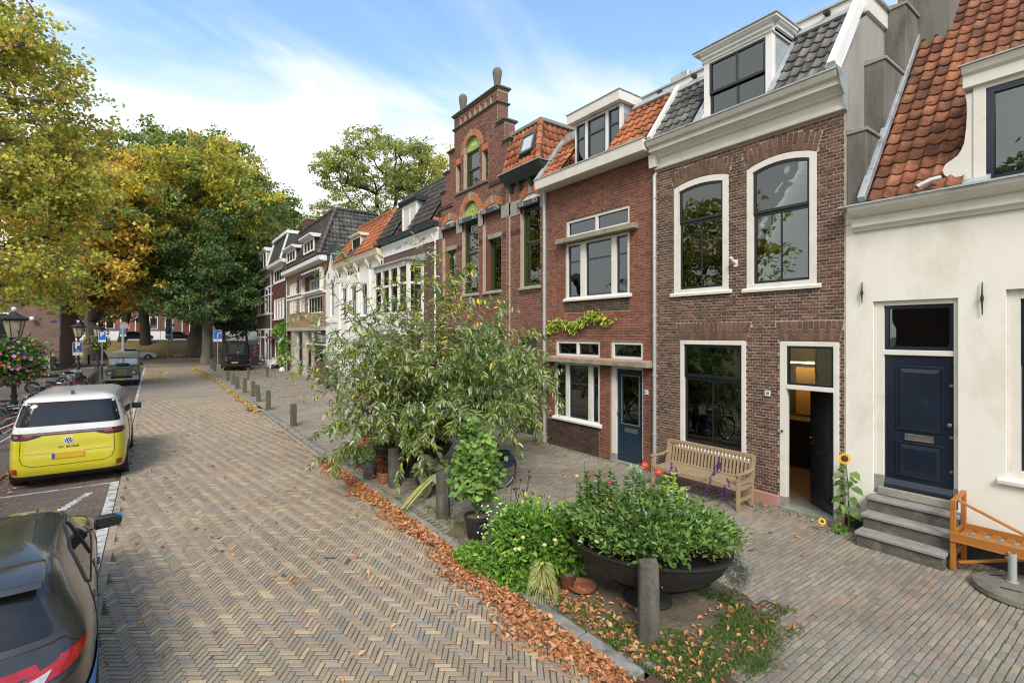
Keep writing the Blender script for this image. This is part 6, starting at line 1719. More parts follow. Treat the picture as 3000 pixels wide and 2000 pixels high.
for az,tl,Ls,sag,dn,yl in spec:
 a=R.uniform(0,6.28);rr=R.uniform(0,.4)
 pts=stem((4.72+rr*math.cos(a),10.3+rr*math.sin(a),.66),az,tl,Ls,12,sag)
 if min(p.z for p in pts[6:])<.25:pts=[p for p in pts if p.z>.3]or pts[:4]
 n=len(pts);sticks.append((pts,[max(.004,.016*(1-i/n)*(Ls/3))for i in range(n)]))
 leafy(pts,.35,.068,.165,dn,yl)
 if R.random()<.55:PAN.append((pts[-1],(pts[-1]-pts[-2]).normalized()))
 for k in range(R.randint(5,9)):
  i=R.randint(int(n*.3),n-2);d=(pts[i+1]-pts[i]).normalized();s=d.cross(Vector((R.gauss(0,1),R.gauss(0,1),R.gauss(0,1)))).normalized()
  q=stem(pts[i],0,0,0.01,1);dd=(d*.8+s*.8).normalized();az2,tl2=math.atan2(dd.y,dd.x),math.acos(max(-1,min(1,dd.z)))
  q=stem(pts[i],az2,tl2,R.uniform(.35,.95),5,.35);sticks.append((q,[.006,.005,.004,.004,.003,.002][:len(q)]))
  leafy(q,.0,.047,.135,dn*1.15,yl*1.1)
  if R.random()<.4:PAN.append((q[-1],(q[-1]-q[-2]).normalized()))
keep=[i for i,p in enumerate(LP)if not(p.z<1.0 and(Vector((p.x,p.y))-Vector((4.5,10.1))).length<1.25)]
LP,LD,LN,LC,LL=([q[i]for i in keep]for q in(LP,LD,LN,LC,LL))
n=len(LP);base_c=pal(n,*gg,.2)*1.18
hm=np.array([[p.x,p.y,p.z]for p in LP])
for i,c in enumerate(LC):
 if c is not None:base_c[i]=c
b=MB()
for pts,rs in sticks:b.tube(pts,rs,5,cap=False)
b.build('stems',M('pale_twig',(0.20,0.13,0.085),(0.12,0.08,0.055),12,.8),bb,kind='stuff')
LL=np.array(LL)*1.0
leafmesh('foliage',hm,np.array(LD),np.array(LN),LL,LL*.34,base_c,parent=bb,hexa=True,fold=.18,curl=-.12)
P,D,C=[],[],[]
for p,d in PAN:
 d=(d+Vector((0,0,-.5))).normalized();Lp=R.uniform(.12,.26);m=34
 for k in range(m):
  f=k/m;P.append(p+d*Lp*f);D.append((Vector((R.gauss(0,1),R.gauss(0,1),R.gauss(0,1))).normalized()+d*.5));C.append(.035*(1.05-f))
n=len(P)
leafmesh('seed_heads',np.array(P),np.array(D),rdir(n),np.array(C),np.array(C)*.6,pal(n,[(0.13,0.085,0.03),(0.09,0.06,0.025),(0.20,0.16,0.06)],[2,2,1]),parent=bb)
bush(bb,(4.55,10.35,.78),(.62,.45,.14),2200,.06,.03,deepg,name='underplanting')
# ------------------------------------------------------------ flower planter
fp=thing('flower_bed_plants','dense mound of mixed green plants with a few red flowers in the near planter','plants',(4.78,3.84,.8))
mg=([(0.085,0.16,0.035),(0.055,0.115,0.03),(0.14,0.22,0.05),(0.20,0.27,0.09),(0.26,0.30,0.16)],[5,4,3,1.2,.6])
def bedbush(parent,c,n,L,Wd,palette,hz_,lump=0,name='foliage'):
 th=rad(-60);ca,sa=math.cos(th),math.sin(th)
 q=lump or n;a=NR.uniform(0,6.28,q);rr=NR.uniform(0,1,q)**.5
 u,v=rr*np.cos(a)*.92,rr*np.sin(a)*.64
 hgt=hz_*np.sqrt(np.maximum(0,1-rr**2*.96))*NR.uniform(.65,1.1,q)
 Q=np.stack([c[0]+u*ca-v*sa,c[1]+u*sa+v*ca,c[2]+hgt],1);br=NR.uniform(.7,1.35,q)
 if lump:
  k=NR.integers(0,lump,n);P=Q[k]+NR.normal(0,1,(n,3))*[.085,.085,.06];b_=br[k][:,None]
 else:P=Q;b_=1.0
 P[:,2]=np.maximum(P[:,2],c[2]-.04);d=unit(P-np.array([c[0],c[1],c[2]-.3]))
 return leafmesh(name,P,unit(d+NR.normal(0,.6,(n,3))),unit(NR.normal(0,.5,(n,3))+[0,0,.8]),L*NR.uniform(.6,1.25,n),Wd*NR.uniform(.7,1.2,n),pal(n,*palette,.2)*b_,parent=parent,hexa=True)
bedbush(fp,(4.80,3.84,.76),8200,.08,.04,mg,.36,lump=130,name='low_foliage')
bedbush(fp,(4.80,3.84,.76),4200,.055,.026,greenp,.32,name='fine_foliage')
def spike(parent,x,y,z0,h,L,Wd,palette,m,r=.07,tip=None,name='tall_plant',stemm=None,lean=(0,0)):
 t=MB();top=Vector((x+lean[0],y+lean[1],z0+h));b0=Vector((x,y,z0));t.tube([b0,b0.lerp(top,.5)+Vector((.01,.01,0)),top],[.006,.005,.003],5)
 s=t.build(name,stemm or greenstem,parent)
 f=NR.uniform(.12,1,m);P=np.array(b0)+np.outer(f,np.array(top-b0));a=NR.uniform(0,6.28,m)
 D=np.stack([np.cos(a),np.sin(a),NR.uniform(-.2,.7,m)],1);NN=np.stack([-np.cos(a)*.3,-np.sin(a)*.3,np.ones(m)],1)
 leafmesh('leaves',P,D,NN,L*NR.uniform(.6,1.2,m)*(1.15-.5*f),Wd*NR.uniform(.7,1.1,m),pal(m,*palette,.15),parent=s,hexa=True)
 return s,top
silver=([(0.26,0.31,0.19),(0.18,0.24,0.12),(0.32,0.36,0.26)],[2,2,1])
limeg=([(0.30,0.42,0.07),(0.22,0.34,0.06),(0.38,0.46,0.12)],[2,2,1])
for k in range(42):
 a=R.uniform(0,6.28);rr=R.uniform(.1,.75);rr*=.72;x,y=4.85+rr*math.cos(a),3.90+rr*math.sin(a)
 spike(fp,x,y,.85,R.uniform(.25,.62),.10,.034,R.choice((silver,mg,greenp,mg)),46)
for k in range(12):spike(fp,4.52+R.gauss(0,.12),4.42+R.gauss(0,.12),.74,R.uniform(.55,.8),.09,.045,mg,60)
for k in range(7):spike(fp,4.95+R.gauss(0,.08),4.15+R.gauss(0,.08),.85,R.uniform(.55,.75),.15,.025,silver,60)
for k in range(6):spike(fp,5.15+R.gauss(0,.12),3.85+R.gauss(0,.12),.85,R.uniform(.45,.68),.10,.055,limeg,44)
redf=M('red_petal',(0.60,0.012,0.010),(0.45,0.010,0.008),30,.6);crimf=M('crimson_petal',(0.16,0.008,0.010),None,30,.6)
yelf=M('yellow_petal',(0.75,0.45,0.02),(0.6,0.36,0.02),30,.6);pinkf=M('pink_petal',(0.6,0.16,0.36),None,30,.6);whitef=M('white_petal',(0.75,0.75,0.72),None,30,.6)
brownf=M('flower_disc',(0.07,0.035,0.012),None,30,.9);purf=M('purple_petal',(0.10,0.04,0.30),(0.07,0.03,0.2),30,.6)
def flower(parent,p,r,pet,disc,n=9,nrm=(-.5,-.45,.7),name='flower',dr=.20):
 N_=Vector(nrm).normalized();u=N_.orthogonal().normalized();v=N_.cross(u);b=MB();p=Vector(p)
 for k in range(n):
  a=6.283*k/n;d=u*math.cos(a)+v*math.sin(a);s=u*-math.sin(a)+v*math.cos(a);w=r*2.4/n
  b.add([p+d*r*.15,p+d*r*.6-s*w+N_*r*.08,p+d*r,p+d*r*.6+s*w+N_*r*.08],[(0,1,2,3)],0)
 c0=len(b.v);b.add([p+N_*r*.16]+[p+N_*r*.06+(u*math.cos(a*.785)+v*math.sin(a*.785))*r*dr for a in range(8)],[(0,1+i,1+(i+1)%8)for i in range(8)],1)
 return b.build(name,[pet,disc],parent)
def onray(u,v,dep):return ctr(u,v,dep)
FL=[(1889,1361,redf,.048),(1930,1382,redf,.045),(1786,1412,crimf,.035),(1770,1390,crimf,.03),(1725,1389,crimf,.03),(1970,1464,crimf,.038),(1950,1583,crimf,.035),(1738,1385,crimf,.03),(1795,1483,pinkf,.03),(1690,1393,yelf,.022),(1712,1347,yelf,.010),(1655,1395,yelf,.010)]
for(u,v,m_,r_)in FL:
 dep=5.9 if v<1500 else 5.3;p=onray(u,v,dep)
 b=MB();b.tube([(p[0],p[1],p[2]),(p[0]+.02,p[1]+.02,max(.8,p[2]-.35))],.004,5);s=b.build('flower_stem',greenstem,fp)
 flower(s,p,r_,m_,yelf,10)
for k in range(12):
 u,v=(R.uniform(1925,2000),R.uniform(1335,1400))if k<4 else(R.uniform(2060,2150),R.uniform(1330,1440))
 p=Vector(onray(u,v,6.3));q=p+Vector((R.uniform(-.05,.05),R.uniform(-.05,.05),-.16));P,D=[],[]
 b=MB();b.tube([p,q,Vector((5.15,4.0,1.0)).lerp(q,.4)],.003,4);s=b.build('salvia_stem',M('purple_stem',(.05,.03,.06),None,9,.8),fp)
 m=26;f=NR.uniform(0,1,m);PP=np.outer(1-f,np.array(p))+np.outer(f,np.array(q));leafmesh('salvia_flowers',PP,rdir(m)+[0,0,-.3],rdir(m),.035,.016,pal(m,[(0.09,0.035,0.26),(0.04,0.02,0.10)],[2,1]),mat=petal,parent=s)
lv=thing('lavender','grey silver leaved bush trailing over the right rim of the near planter','plant',(5.35,3.2,.6))
bush(lv,(5.30,3.16,.74),(.20,.22,.24),2600,.05,.009,([(0.19,0.20,0.17),(0.13,0.14,0.12),(0.27,0.27,0.24)],[2,2,1]),lump=34,zmin=.3,hexa=False)
bush(lv,(5.30,3.02,.52),(.14,.14,.20),1000,.05,.009,([(0.17,0.175,0.15),(0.10,0.11,0.09)],[2,2]),lump=16,zmin=.3,hexa=False)
# ------------------------------------------------------------ plants between the planters
hs=thing('honeysuckle','bright green honeysuckle mound spilling over the kerb','shrub',(4.15,5.2,0))
hg=([(0.11,0.23,0.03),(0.07,0.16,0.028),(0.18,0.30,0.05),(0.30,0.36,0.06),(0.05,0.10,0.02)],[5,4,3,1.2,2])
bush(hs,(4.15,5.25,.42),(.48,.66,.50),6600,.075,.045,hg,lump=110,shell=.6)
bush(hs,(4.35,4.75,.50),(.35,.35,.42),2200,.075,.045,hg,lump=40,shell=.6)
bush(hs,(3.72,5.5,.10),(.18,.8,.14),1300,.07,.045,hg,name='creeping_shoots')
bush(hs,(3.60,5.9,.02),(.16,.45,.10),500,.07,.045,hg,name='creeping_shoots')
for(u,v,dd_)in((1513,1612,5.9),(1601,1600,6.0),(1535,1575,6.1),(1620,1585,6.1)):
 p=onray(u,v,dd_)
 for k in range(2):flower(hs,(p[0]+R.uniform(-.03,.03),p[1]+R.uniform(-.03,.03),p[2]+.02),.022,M('straw_petal',(.62,.5,.2),None,20,.6),yelf,6,name='honeysuckle_flower')
st=MB();st.tube([(4.15,5.2,0),(4.15,5.25,.3)],.02,6);st.build('stems',MATS['twig_brown'],hs)
pg=thing('ornamental_grass','pale feathery grass clump drooping over the kerb','plant',(3.82,4.55,0))
m=900;a=NR.uniform(0,6.28,m);f=NR.uniform(.2,1,m)
P=np.stack([3.86+np.cos(a)*f*.15-.06,4.62+np.sin(a)*f*.17,.10+.34*(1-f**2)+NR.normal(0,.03,m)],1);D=np.stack([np.cos(a)*.6,np.sin(a)*.6,-1.1*f],1)
leafmesh('blades',P,D,rdir(m),.12,.006,pal(m,[(0.33,0.36,0.14),(0.24,0.28,0.09),(0.42,0.42,0.22)],[2,2,1]),parent=pg)
dz=thing('daisy_plant','wispy plant with many tiny white daisies beside the black pot','plant',(4.25,5.95,0))
bush(dz,(4.22,6.0,.45),(.22,.30,.35),700,.05,.012,hg,hexa=False)
for k in range(46):
 u,v=R.uniform(1398,1505),R.uniform(1472,1570)
 flower(dz,onray(u,v,6.9),.014,whitef,yelf,7)
pot_black=M('plastic_pot',(0.02,0.021,0.023),(0.03,0.03,0.032),9,.5)
def pot(label,x,y,r,h,mat,z=0,cat='flower pot',group=None,name='plant_pot',rim=.0):
 t=thing(name,label,cat,(x,y,z),group=group)
 b=MB();b.lathe((x,y,z),[(r*.74,0),(r*.78,.01),(r*.97,h*.82),(r*1.06+rim,h*.83),(r*1.08+rim,h),(r*.98,h),(r*.95,h*.88)],22);b.build('pot',mat,t,smooth=30)
 b=MB();b.lathe((x,y,z+h*.88),[(r*.95,0),(0,.01)],14);b.build('soil',MATS['soil'],t)
 return t
pt=pot('black plastic pot holding the broad leaved green bush',4.12,6.62,.19,.36,pot_black)
ml=thing('broad_leaved_bush','broad leaved light green bush standing in the black pot','plant',(4.12,6.62,.3))
mlg=([(0.13,0.22,0.055),(0.09,0.165,0.045),(0.18,0.27,0.075),(0.28,0.32,0.08)],[4,3,3,.7])
bush(ml,(4.18,6.70,1.02),(.42,.42,.52),1700,.105,.10,mlg,lump=60,fold=.1,up=.8,zmin=.35)
bush(ml,(4.12,6.75,1.5),(.22,.22,.28),260,.12,.11,mlg,lump=12,fold=.1,up=.8)
b=MB()
for k in range(9):
 a=R.uniform(0,6.28);b.tube([(4.12,6.62,.32),(4.12+.15*math.cos(a),6.65+.15*math.sin(a),.8),(4.15+.3*math.cos(a),6.7+.3*math.sin(a),1.3+R.uniform(0,.3))],[.012,.009,.004],5,cap=False)
b.build('stems',greenstem,ml)
sd=thing('dried_coneflowers','dry brown coneflower stalks with round seed heads','plant',(4.8,6.4,0))
for k in range(13):
 u,v=R.uniform(1502,1575),R.uniform(1376,1470);p=Vector(onray(u,v,7.9))
 b=MB();g0=Vector((4.75+R.uniform(-.12,.12),6.45+R.uniform(-.15,.15),0.05));b.tube([p,g0.lerp(p,.5)+Vector((.02,.01,0)),g0],.005,5);s=b.build('stalk',M('dry_stalk',(.10,.055,.035),None,9,.9),sd)
 b=MB();b.lathe(p,[(0,-.02),(.022,-.008),(.024,.006),(0,.022)],8);b.build('seed_head',M('seed_head',(.06,.03,.02),None,20,.95),s)
bush(sd,(4.7,6.35,.12),(.2,.25,.12),260,.07,.02,([(.25,.16,.07),(.33,.3,.08)],[1,1]))
# pots round the farther planter
terra=M('terracotta',(0.34,0.13,0.065),(0.26,0.10,0.05),5,.8,dirt=(.4,.3,.22),dirt_scale=4,dirt_lo=.6,dirt_hi=.8)
galv=M('galvanised',(0.16,0.175,0.175),(0.10,0.11,0.11),6,.55,metal=.4)
p1=pot('terracotta pot with a brown dried hydrangea left of the stone bollard',4.02,10.22,.15,.24,terra)
hy=thing('dried_hydrangea','brown dried hydrangea in the terracotta pot','plant',(4.02,10.22,.2))
bush(hy,(4.02,10.22,.42),(.18,.18,.17),800,.05,.04,([(0.10,0.04,0.025),(0.16,0.07,0.04),(0.07,0.03,0.02)],[2,2,1]),lump=14)
p2=pot('grey galvanised bucket with pink flowers by the kerb',3.90,10.78,.17,.32,galv,cat='bucket',name='zinc_bucket')
pk=thing('pink_sedum','pink topped sedum growing in the grey bucket','plant',(3.9,10.78,.3))
bush(pk,(3.92,10.85,.58),(.26,.26,.30),700,.06,.03,hg,lump=16)
bush(pk,(3.86,10.9,.78),(.24,.24,.15),420,.035,.03,([(0.48,0.20,0.17),(0.36,0.13,0.11),(.4,.3,.12)],[2,1,1]),lump=9,name='flower_heads',hexa=False)
p3=pot('grey pot with a small leafy plant right of the farther stone bollard',4.52,9.35,.15,.24,M('slate_pot',(.05,.05,.05),None,5,.7))
bush(p3,(4.52,9.35,.38),(.2,.2,.16),420,.08,.05,([(.09,.16,.05),(.16,.24,.12),(.35,.36,.25)],[2,2,.5]),name='leafy_plant')
p4=pot('upturned terracotta pot under the near planter',4.20,4.62,.10,.20,M('wet_terracotta',(.12,.045,.025),None,5,.6))
b=MB();b.lathe((4.32,4.48,.03),[(.14,0),(.17,.02),(.18,.05),(.17,.05),(.13,.015)],18);o=b.build('saucer',terra,None,loc=(4.32,4.48,0));setp(o,'terracotta saucer lying under the near planter','saucer')
# fallen stalks and big drooping leaf by the bollard
fs=thing('cut_stalks','pale green cut stalks leaning over the kerb with wilted leaves','cut stalks',(3.9,8.4,0))
for k,(a,c)in enumerate((((3.62,8.35,.05),(4.42,8.75,.42)),((3.66,8.28,.06),(4.48,8.66,.46)),((3.60,8.40,.03),(4.3,8.85,.30)))):
 b=MB();b.tube([a,Vector(a).lerp(Vector(c),.5)+Vector((0,0,.03)),c],[.012,.022,.026],7);b.build('stalk',M('pale_stalk',(.42,.42,.16),(.3,.34,.1),5,.6),fs,smooth=True)
bush(fs,(4.5,8.85,.46),(.22,.22,.28),60,.30,.22,([(.20,.23,.13),(.28,.27,.18),(.13,.15,.08)],[2,1,1]),name='wilted_leaves',droop=.8)
# sunflowers
sf=thing('sunflower','tall sunflower against the white wall beside the open door','sunflower',(9.12,3.30,0))
tp=Vector((9.10,3.34,1.17))
b=MB();b.tube([(9.12,3.28,0),(9.14,3.30,.6),(9.12,3.32,1.0),tp+Vector((.02,0,0))],[.014,.011,.009,.008],7);b.build('stalk',greenstem,sf,smooth=True)
flower(sf,tp,.105,yelf,brownf,17,nrm=(-1,-.55,.15),name='flower_head',dr=.52)
m=17
for k in range(m):
 z=.22+.05*k;a=k*2.4;d=Vector((math.cos(a)-.3,math.sin(a),-.35)).normalized()
 leafmesh('leaf',np.array([[9.13,3.31,z]])+np.array([d])*.05,np.array([d]),np.array([[-.5,-.2,1.0]]),.19,.15,pal(1,*mlg)*.75,parent=sf,hexa=True,kind=None,curl=-.15)
s2=thing('small_sunflower','small yellow sunflower on the paving by the open door','sunflower',(8.75,3.5,0))
b=MB();b.tube([(8.8,3.45,0),(8.72,3.52,.16)],.005,5);b.build('stalk',greenstem,s2)
flower(s2,(8.72,3.52,.18),.065,yelf,brownf,14,nrm=(-.8,-.5,.5),name='flower_head',dr=.4)
bush(s2,(8.95,3.35,.05),(.14,.12,.06),90,.06,.03,hg,name='leaves')
# climbers
vn=thing('wall_vine','yellow green vine trailing across the brickwork above the fanlights','climbing plant',(9.28,9.8,3.5))
pts=[Vector((9.30,10.95-i*.2,3.35+.10*math.sin(i*.9)+(.22 if i>5 else 0.03*i)))for i in range(13)]
b=MB();b.tube(pts,.006,5);b.build('vine_stem',MATS['twig_brown'],vn)
m=420;k=NR.integers(0,12,m);w=NR.uniform(.3,1,m)
P=np.array([list(pts[i])for i in k])+NR.normal(0,1,(m,3))*[.04,.10,.07];P[:,0]=np.minimum(P[:,0],9.31)
leafmesh('leaves',P,rdir(m)+[-.3,0,-.9],rdir(m)+[-1,0,.4],.12,.06,pal(m,[(0.28,0.34,0.06),(0.16,0.24,0.05),(.42,.40,.08)],[2,2,1]),parent=vn,hexa=True)
iv=thing('ivy','tall ivy column climbing at the edge of the tan brick house','climbing plant',(9.2,47,0))
bush(iv,(9.2,46.6,2.2),(.35,.8,2.3),2600,.22,.2,([(0.12,0.22,0.04),(0.07,0.15,0.03),(.2,.3,.06)],[3,3,1]),lump=60,hexa=False)
bush(iv,(9.0,48.3,3.3),(.3,1.2,.5),800,.22,.2,([(0.12,0.22,0.04),(0.2,0.3,0.05)],[2,1]),lump=20,hexa=False)
b=MB();b.tube([(9.3,46.4,0),(9.3,46.5,4)],.05,6);b.build('stem',MATS['twig_brown'],iv)
sp=thing('small_street_tree','thin young tree trunk beside the zinc rainwater pipe','tree',(9.08,11.35,0))
b=MB();b.tube([(9.1,11.35,0),(9.08,11.33,.7),(9.1,11.36,1.0),(9.0,11.2,1.5)],[.035,.028,.024,.01],7);b.tube([(9.09,11.35,.95),(9.05,11.0,1.3)],[.018,.008],6);b.build('trunk',MATS['bark'],sp,smooth=True)
bush(sp,(9.0,11.1,1.9),(.5,.8,.7),700,.15,.06,gg,lump=20,hexa=True,droop=.4,name='crown')
b=MB()
# ------------------------------------------------------------ ground cover: grass, weeds, fallen leaves
def ground_blades(n,gen,L,Wd,palette,name,label=None):
 P=np.array([gen()for _ in range(n)]);a=NR.uniform(0,6.28,n);D=np.stack([np.cos(a)*.6,np.sin(a)*.6,np.ones(n)*NR.uniform(.4,1.4,n)],1)
 return leafmesh(name,P,D,np.stack([-np.sin(a),np.cos(a),np.zeros(n)],1)+NR.normal(0,.4,(n,3)),L*NR.uniform(.5,1.4,n),Wd,pal(n,*palette,.25),kind='stuff')
wg=([(0.065,0.12,0.028),(0.095,0.16,0.035),(0.05,0.085,0.022),(0.17,0.19,0.06),(.14,.10,.05)],[4,3,3,1,.8])
CL=[(R.gauss(0,.5),R.gauss(0,.5))for _ in range(14)]
spots=[((4.05,3.35),(.30,.55),2500),((4.15,2.75),(.30,.25),1500),((4.75,2.55),(.6,.20),1500),((5.35,2.85),(.40,.30),1800),((5.55,3.4),(.18,.45),900),((4.35,2.95),(.35,.30),1800),((3.95,4.2),(.15,.35),700),((5.0,2.9),(.4,.2),900)]
def gen_sp():
 s=R.choices(spots,[q[2]for q in spots])[0];c=R.choice(CL)
 return(max(3.80,s[0][0]+(c[0]+R.gauss(0,.18))*s[1][0]),s[0][1]+(c[1]+R.gauss(0,.18))*s[1][1],R.uniform(-.004,.012))
ground_blades(9000,gen_sp,.05,.013,wg,'weeds_and_grass')
def gen2():
 k=R.random()
 if k<.25:return(4.1+R.gauss(0,.09),9.2-1.6+R.gauss(0,.5),0)
 if k<.5:return(9.2+R.gauss(0,.06),R.uniform(2.0,11),0)
 if k<.75:return(9.0+R.gauss(0,.15),11.5+R.gauss(0,.35),0)
 return(R.choice((3.95,4.0,4.1))+R.gauss(0,.1),R.choice((18.3,22.9,25.9,29.3,30.2,32.6))+R.gauss(0,.15),0)
ground_blades(1800,gen2,.06,.014,wg,'pavement_weeds')
oc=([(0.45,0.21,0.09),(0.38,0.16,0.07),(0.52,0.27,0.13),(0.27,0.12,0.06),(0.50,0.34,0.19),(0.16,0.085,0.05)],[4,4,3,2,1.4,1.2])
yc_=([(0.46,0.33,0.11),(0.40,0.25,0.09),(0.50,0.38,0.16),(0.33,0.18,0.08)],[3,2,2,1])
def litter(n,gen,palette,name,L=.085,z_h=0.0,lift=.02):
 P=np.array([gen()for _ in range(n)]);a=NR.uniform(0,6.28,n)
 tl=NR.normal(0,.45,n)
 D=np.stack([np.cos(a),np.sin(a),np.sin(tl)],1);NN=unit(np.stack([NR.normal(0,.5,n),NR.normal(0,.5,n),np.ones(n)],1))
 l=L*NR.uniform(.5,1.25,n)
 P[:,2]+=np.maximum(0,-np.sin(tl))*l+.003
 return leafmesh(name,P,D,NN,l,l*NR.uniform(.45,.8,n),pal(n,*palette,.2),mat=leafd,hexa=True,fold=.55,curl=.25,kind='stuff')
def g_near():
 y=3.0+(R.random()**.9)*10.0;w=(.33 if y<6 else.20)+.07*math.sin(y*3.3)+.04*math.sin(y*9)
 y+=R.gauss(0,.1);d=abs(R.gauss(0,1))*w*.55;x=3.60-min(d,.7)
 return(x,y,RZ+max(0,.07*(1-d/.35))*R.random())
litter(9500,g_near,oc,'fallen_leaves',L=.068)
def g_p():
 k=R.random()
 if k<.45:return(3.80+abs(R.gauss(0,.30)),R.uniform(2.7,4.8),.02*R.random())
 if k<.60:return(R.uniform(4.0,5.7),R.uniform(2.5,3.3),.02*R.random())
 if k<.78:return(3.85+abs(R.gauss(0,.12)),11.1+R.gauss(0,.55),.05*R.random())
 if k<.86:return(9.0+R.gauss(0,.12),R.uniform(1.7,5.2),.01)
 if k<.97:return(9.0-abs(R.gauss(0,.25)),11.8+R.gauss(0,1.1),.02*R.random())
 return(R.uniform(3.8,9.2),R.uniform(3,12),0.0)
litter(1000,g_p,oc,'fallen_leaves',L=.062)
def g_road():
 return(R.uniform(-.6,3.5),3+22*R.random()**1.3,RZ)
litter(260,g_road,oc,'scattered_leaves',L=.065)
def g_far():
 k=R.random()
 if k<.4:return(3.55-abs(R.gauss(0,.12)),R.uniform(22,40),RZ+.02*R.random())
 if k<.8:return(3.5-abs(R.gauss(0,.35)),R.uniform(40,58),RZ)
 return(R.gauss(.3,.5),R.uniform(40,54),RZ)
litter(1700,g_far,yc_,'yellow_leaves',L=.12)
litter(900,lambda:(R.uniform(3.9,9),R.uniform(24,56),0.0),yc_,'yellow_leaves',L=.10)
litter(700,lambda:(-2.75+R.gauss(0,.2),R.uniform(8,20),RZ),oc,'fallen_leaves',L=.09)
litter(1500,lambda:(R.uniform(-10,9),80.6+R.gauss(0,.8),-.02),oc,'fallen_leaves',L=.3)
# one pale heart shaped leaf on the road
leafmesh('pale_leaf',np.array([[0.98+.95,3.95,RZ+.008]]),np.array([[.5,.8,.05]]),np.array([[0,0,1.]]),.13,.12,np.array([[.62,.62,.3]]),hexa=True,kind=None,fold=.1,label='single pale yellow leaf lying on the road bricks',cat='leaf')
tyre=M('tyre_rubber',(0.02,0.02,0.021),(0.03,0.03,0.03),12,.8,obj=True)
rimm=M('alloy_rim',(0.33,0.33,0.34),None,8,.3,metal=.8,obj=True)
blackp=M('black_plastic',(0.016,0.016,0.017),(0.022,0.022,0.023),9,.5,obj=True)
carglass=M('tinted_glass',(0.018,0.02,0.022),(0.012,0.013,0.015),2,.04,spec=.4,coat=0,obj=True)
chrome=M('chrome',(0.7,0.7,0.7),None,9,.12,metal=1.0,obj=True)
redl=M('red_lamp_lens',(0.42,0.008,0.012),(0.25,0.005,0.008),14,.12,coat=1.0,obj=True)
redd=M('dark_red_lens',(0.13,0.008,0.012),None,14,.12,coat=1.0,obj=True)
clearl=M('clear_lens',(0.55,0.55,0.56),(0.3,0.3,0.31),30,.08,coat=1.0,obj=True)
plate_y=M('yellow_number_plate',(0.72,0.42,0.03),None,5,.5,obj=True)
plate_b=M('plate_blue_band',(0.03,0.08,0.4),None,5,.5,obj=True)
def paint(name,c,rough=.28,coat=.8,metal=0.0,dirt=None):
 return M(name,c,[v*.93 for v in c],1.2,rough,metal=metal,coat=coat,obj=True,dirt=dirt,dirt_scale=6,dirt_lo=.6,dirt_hi=.85)
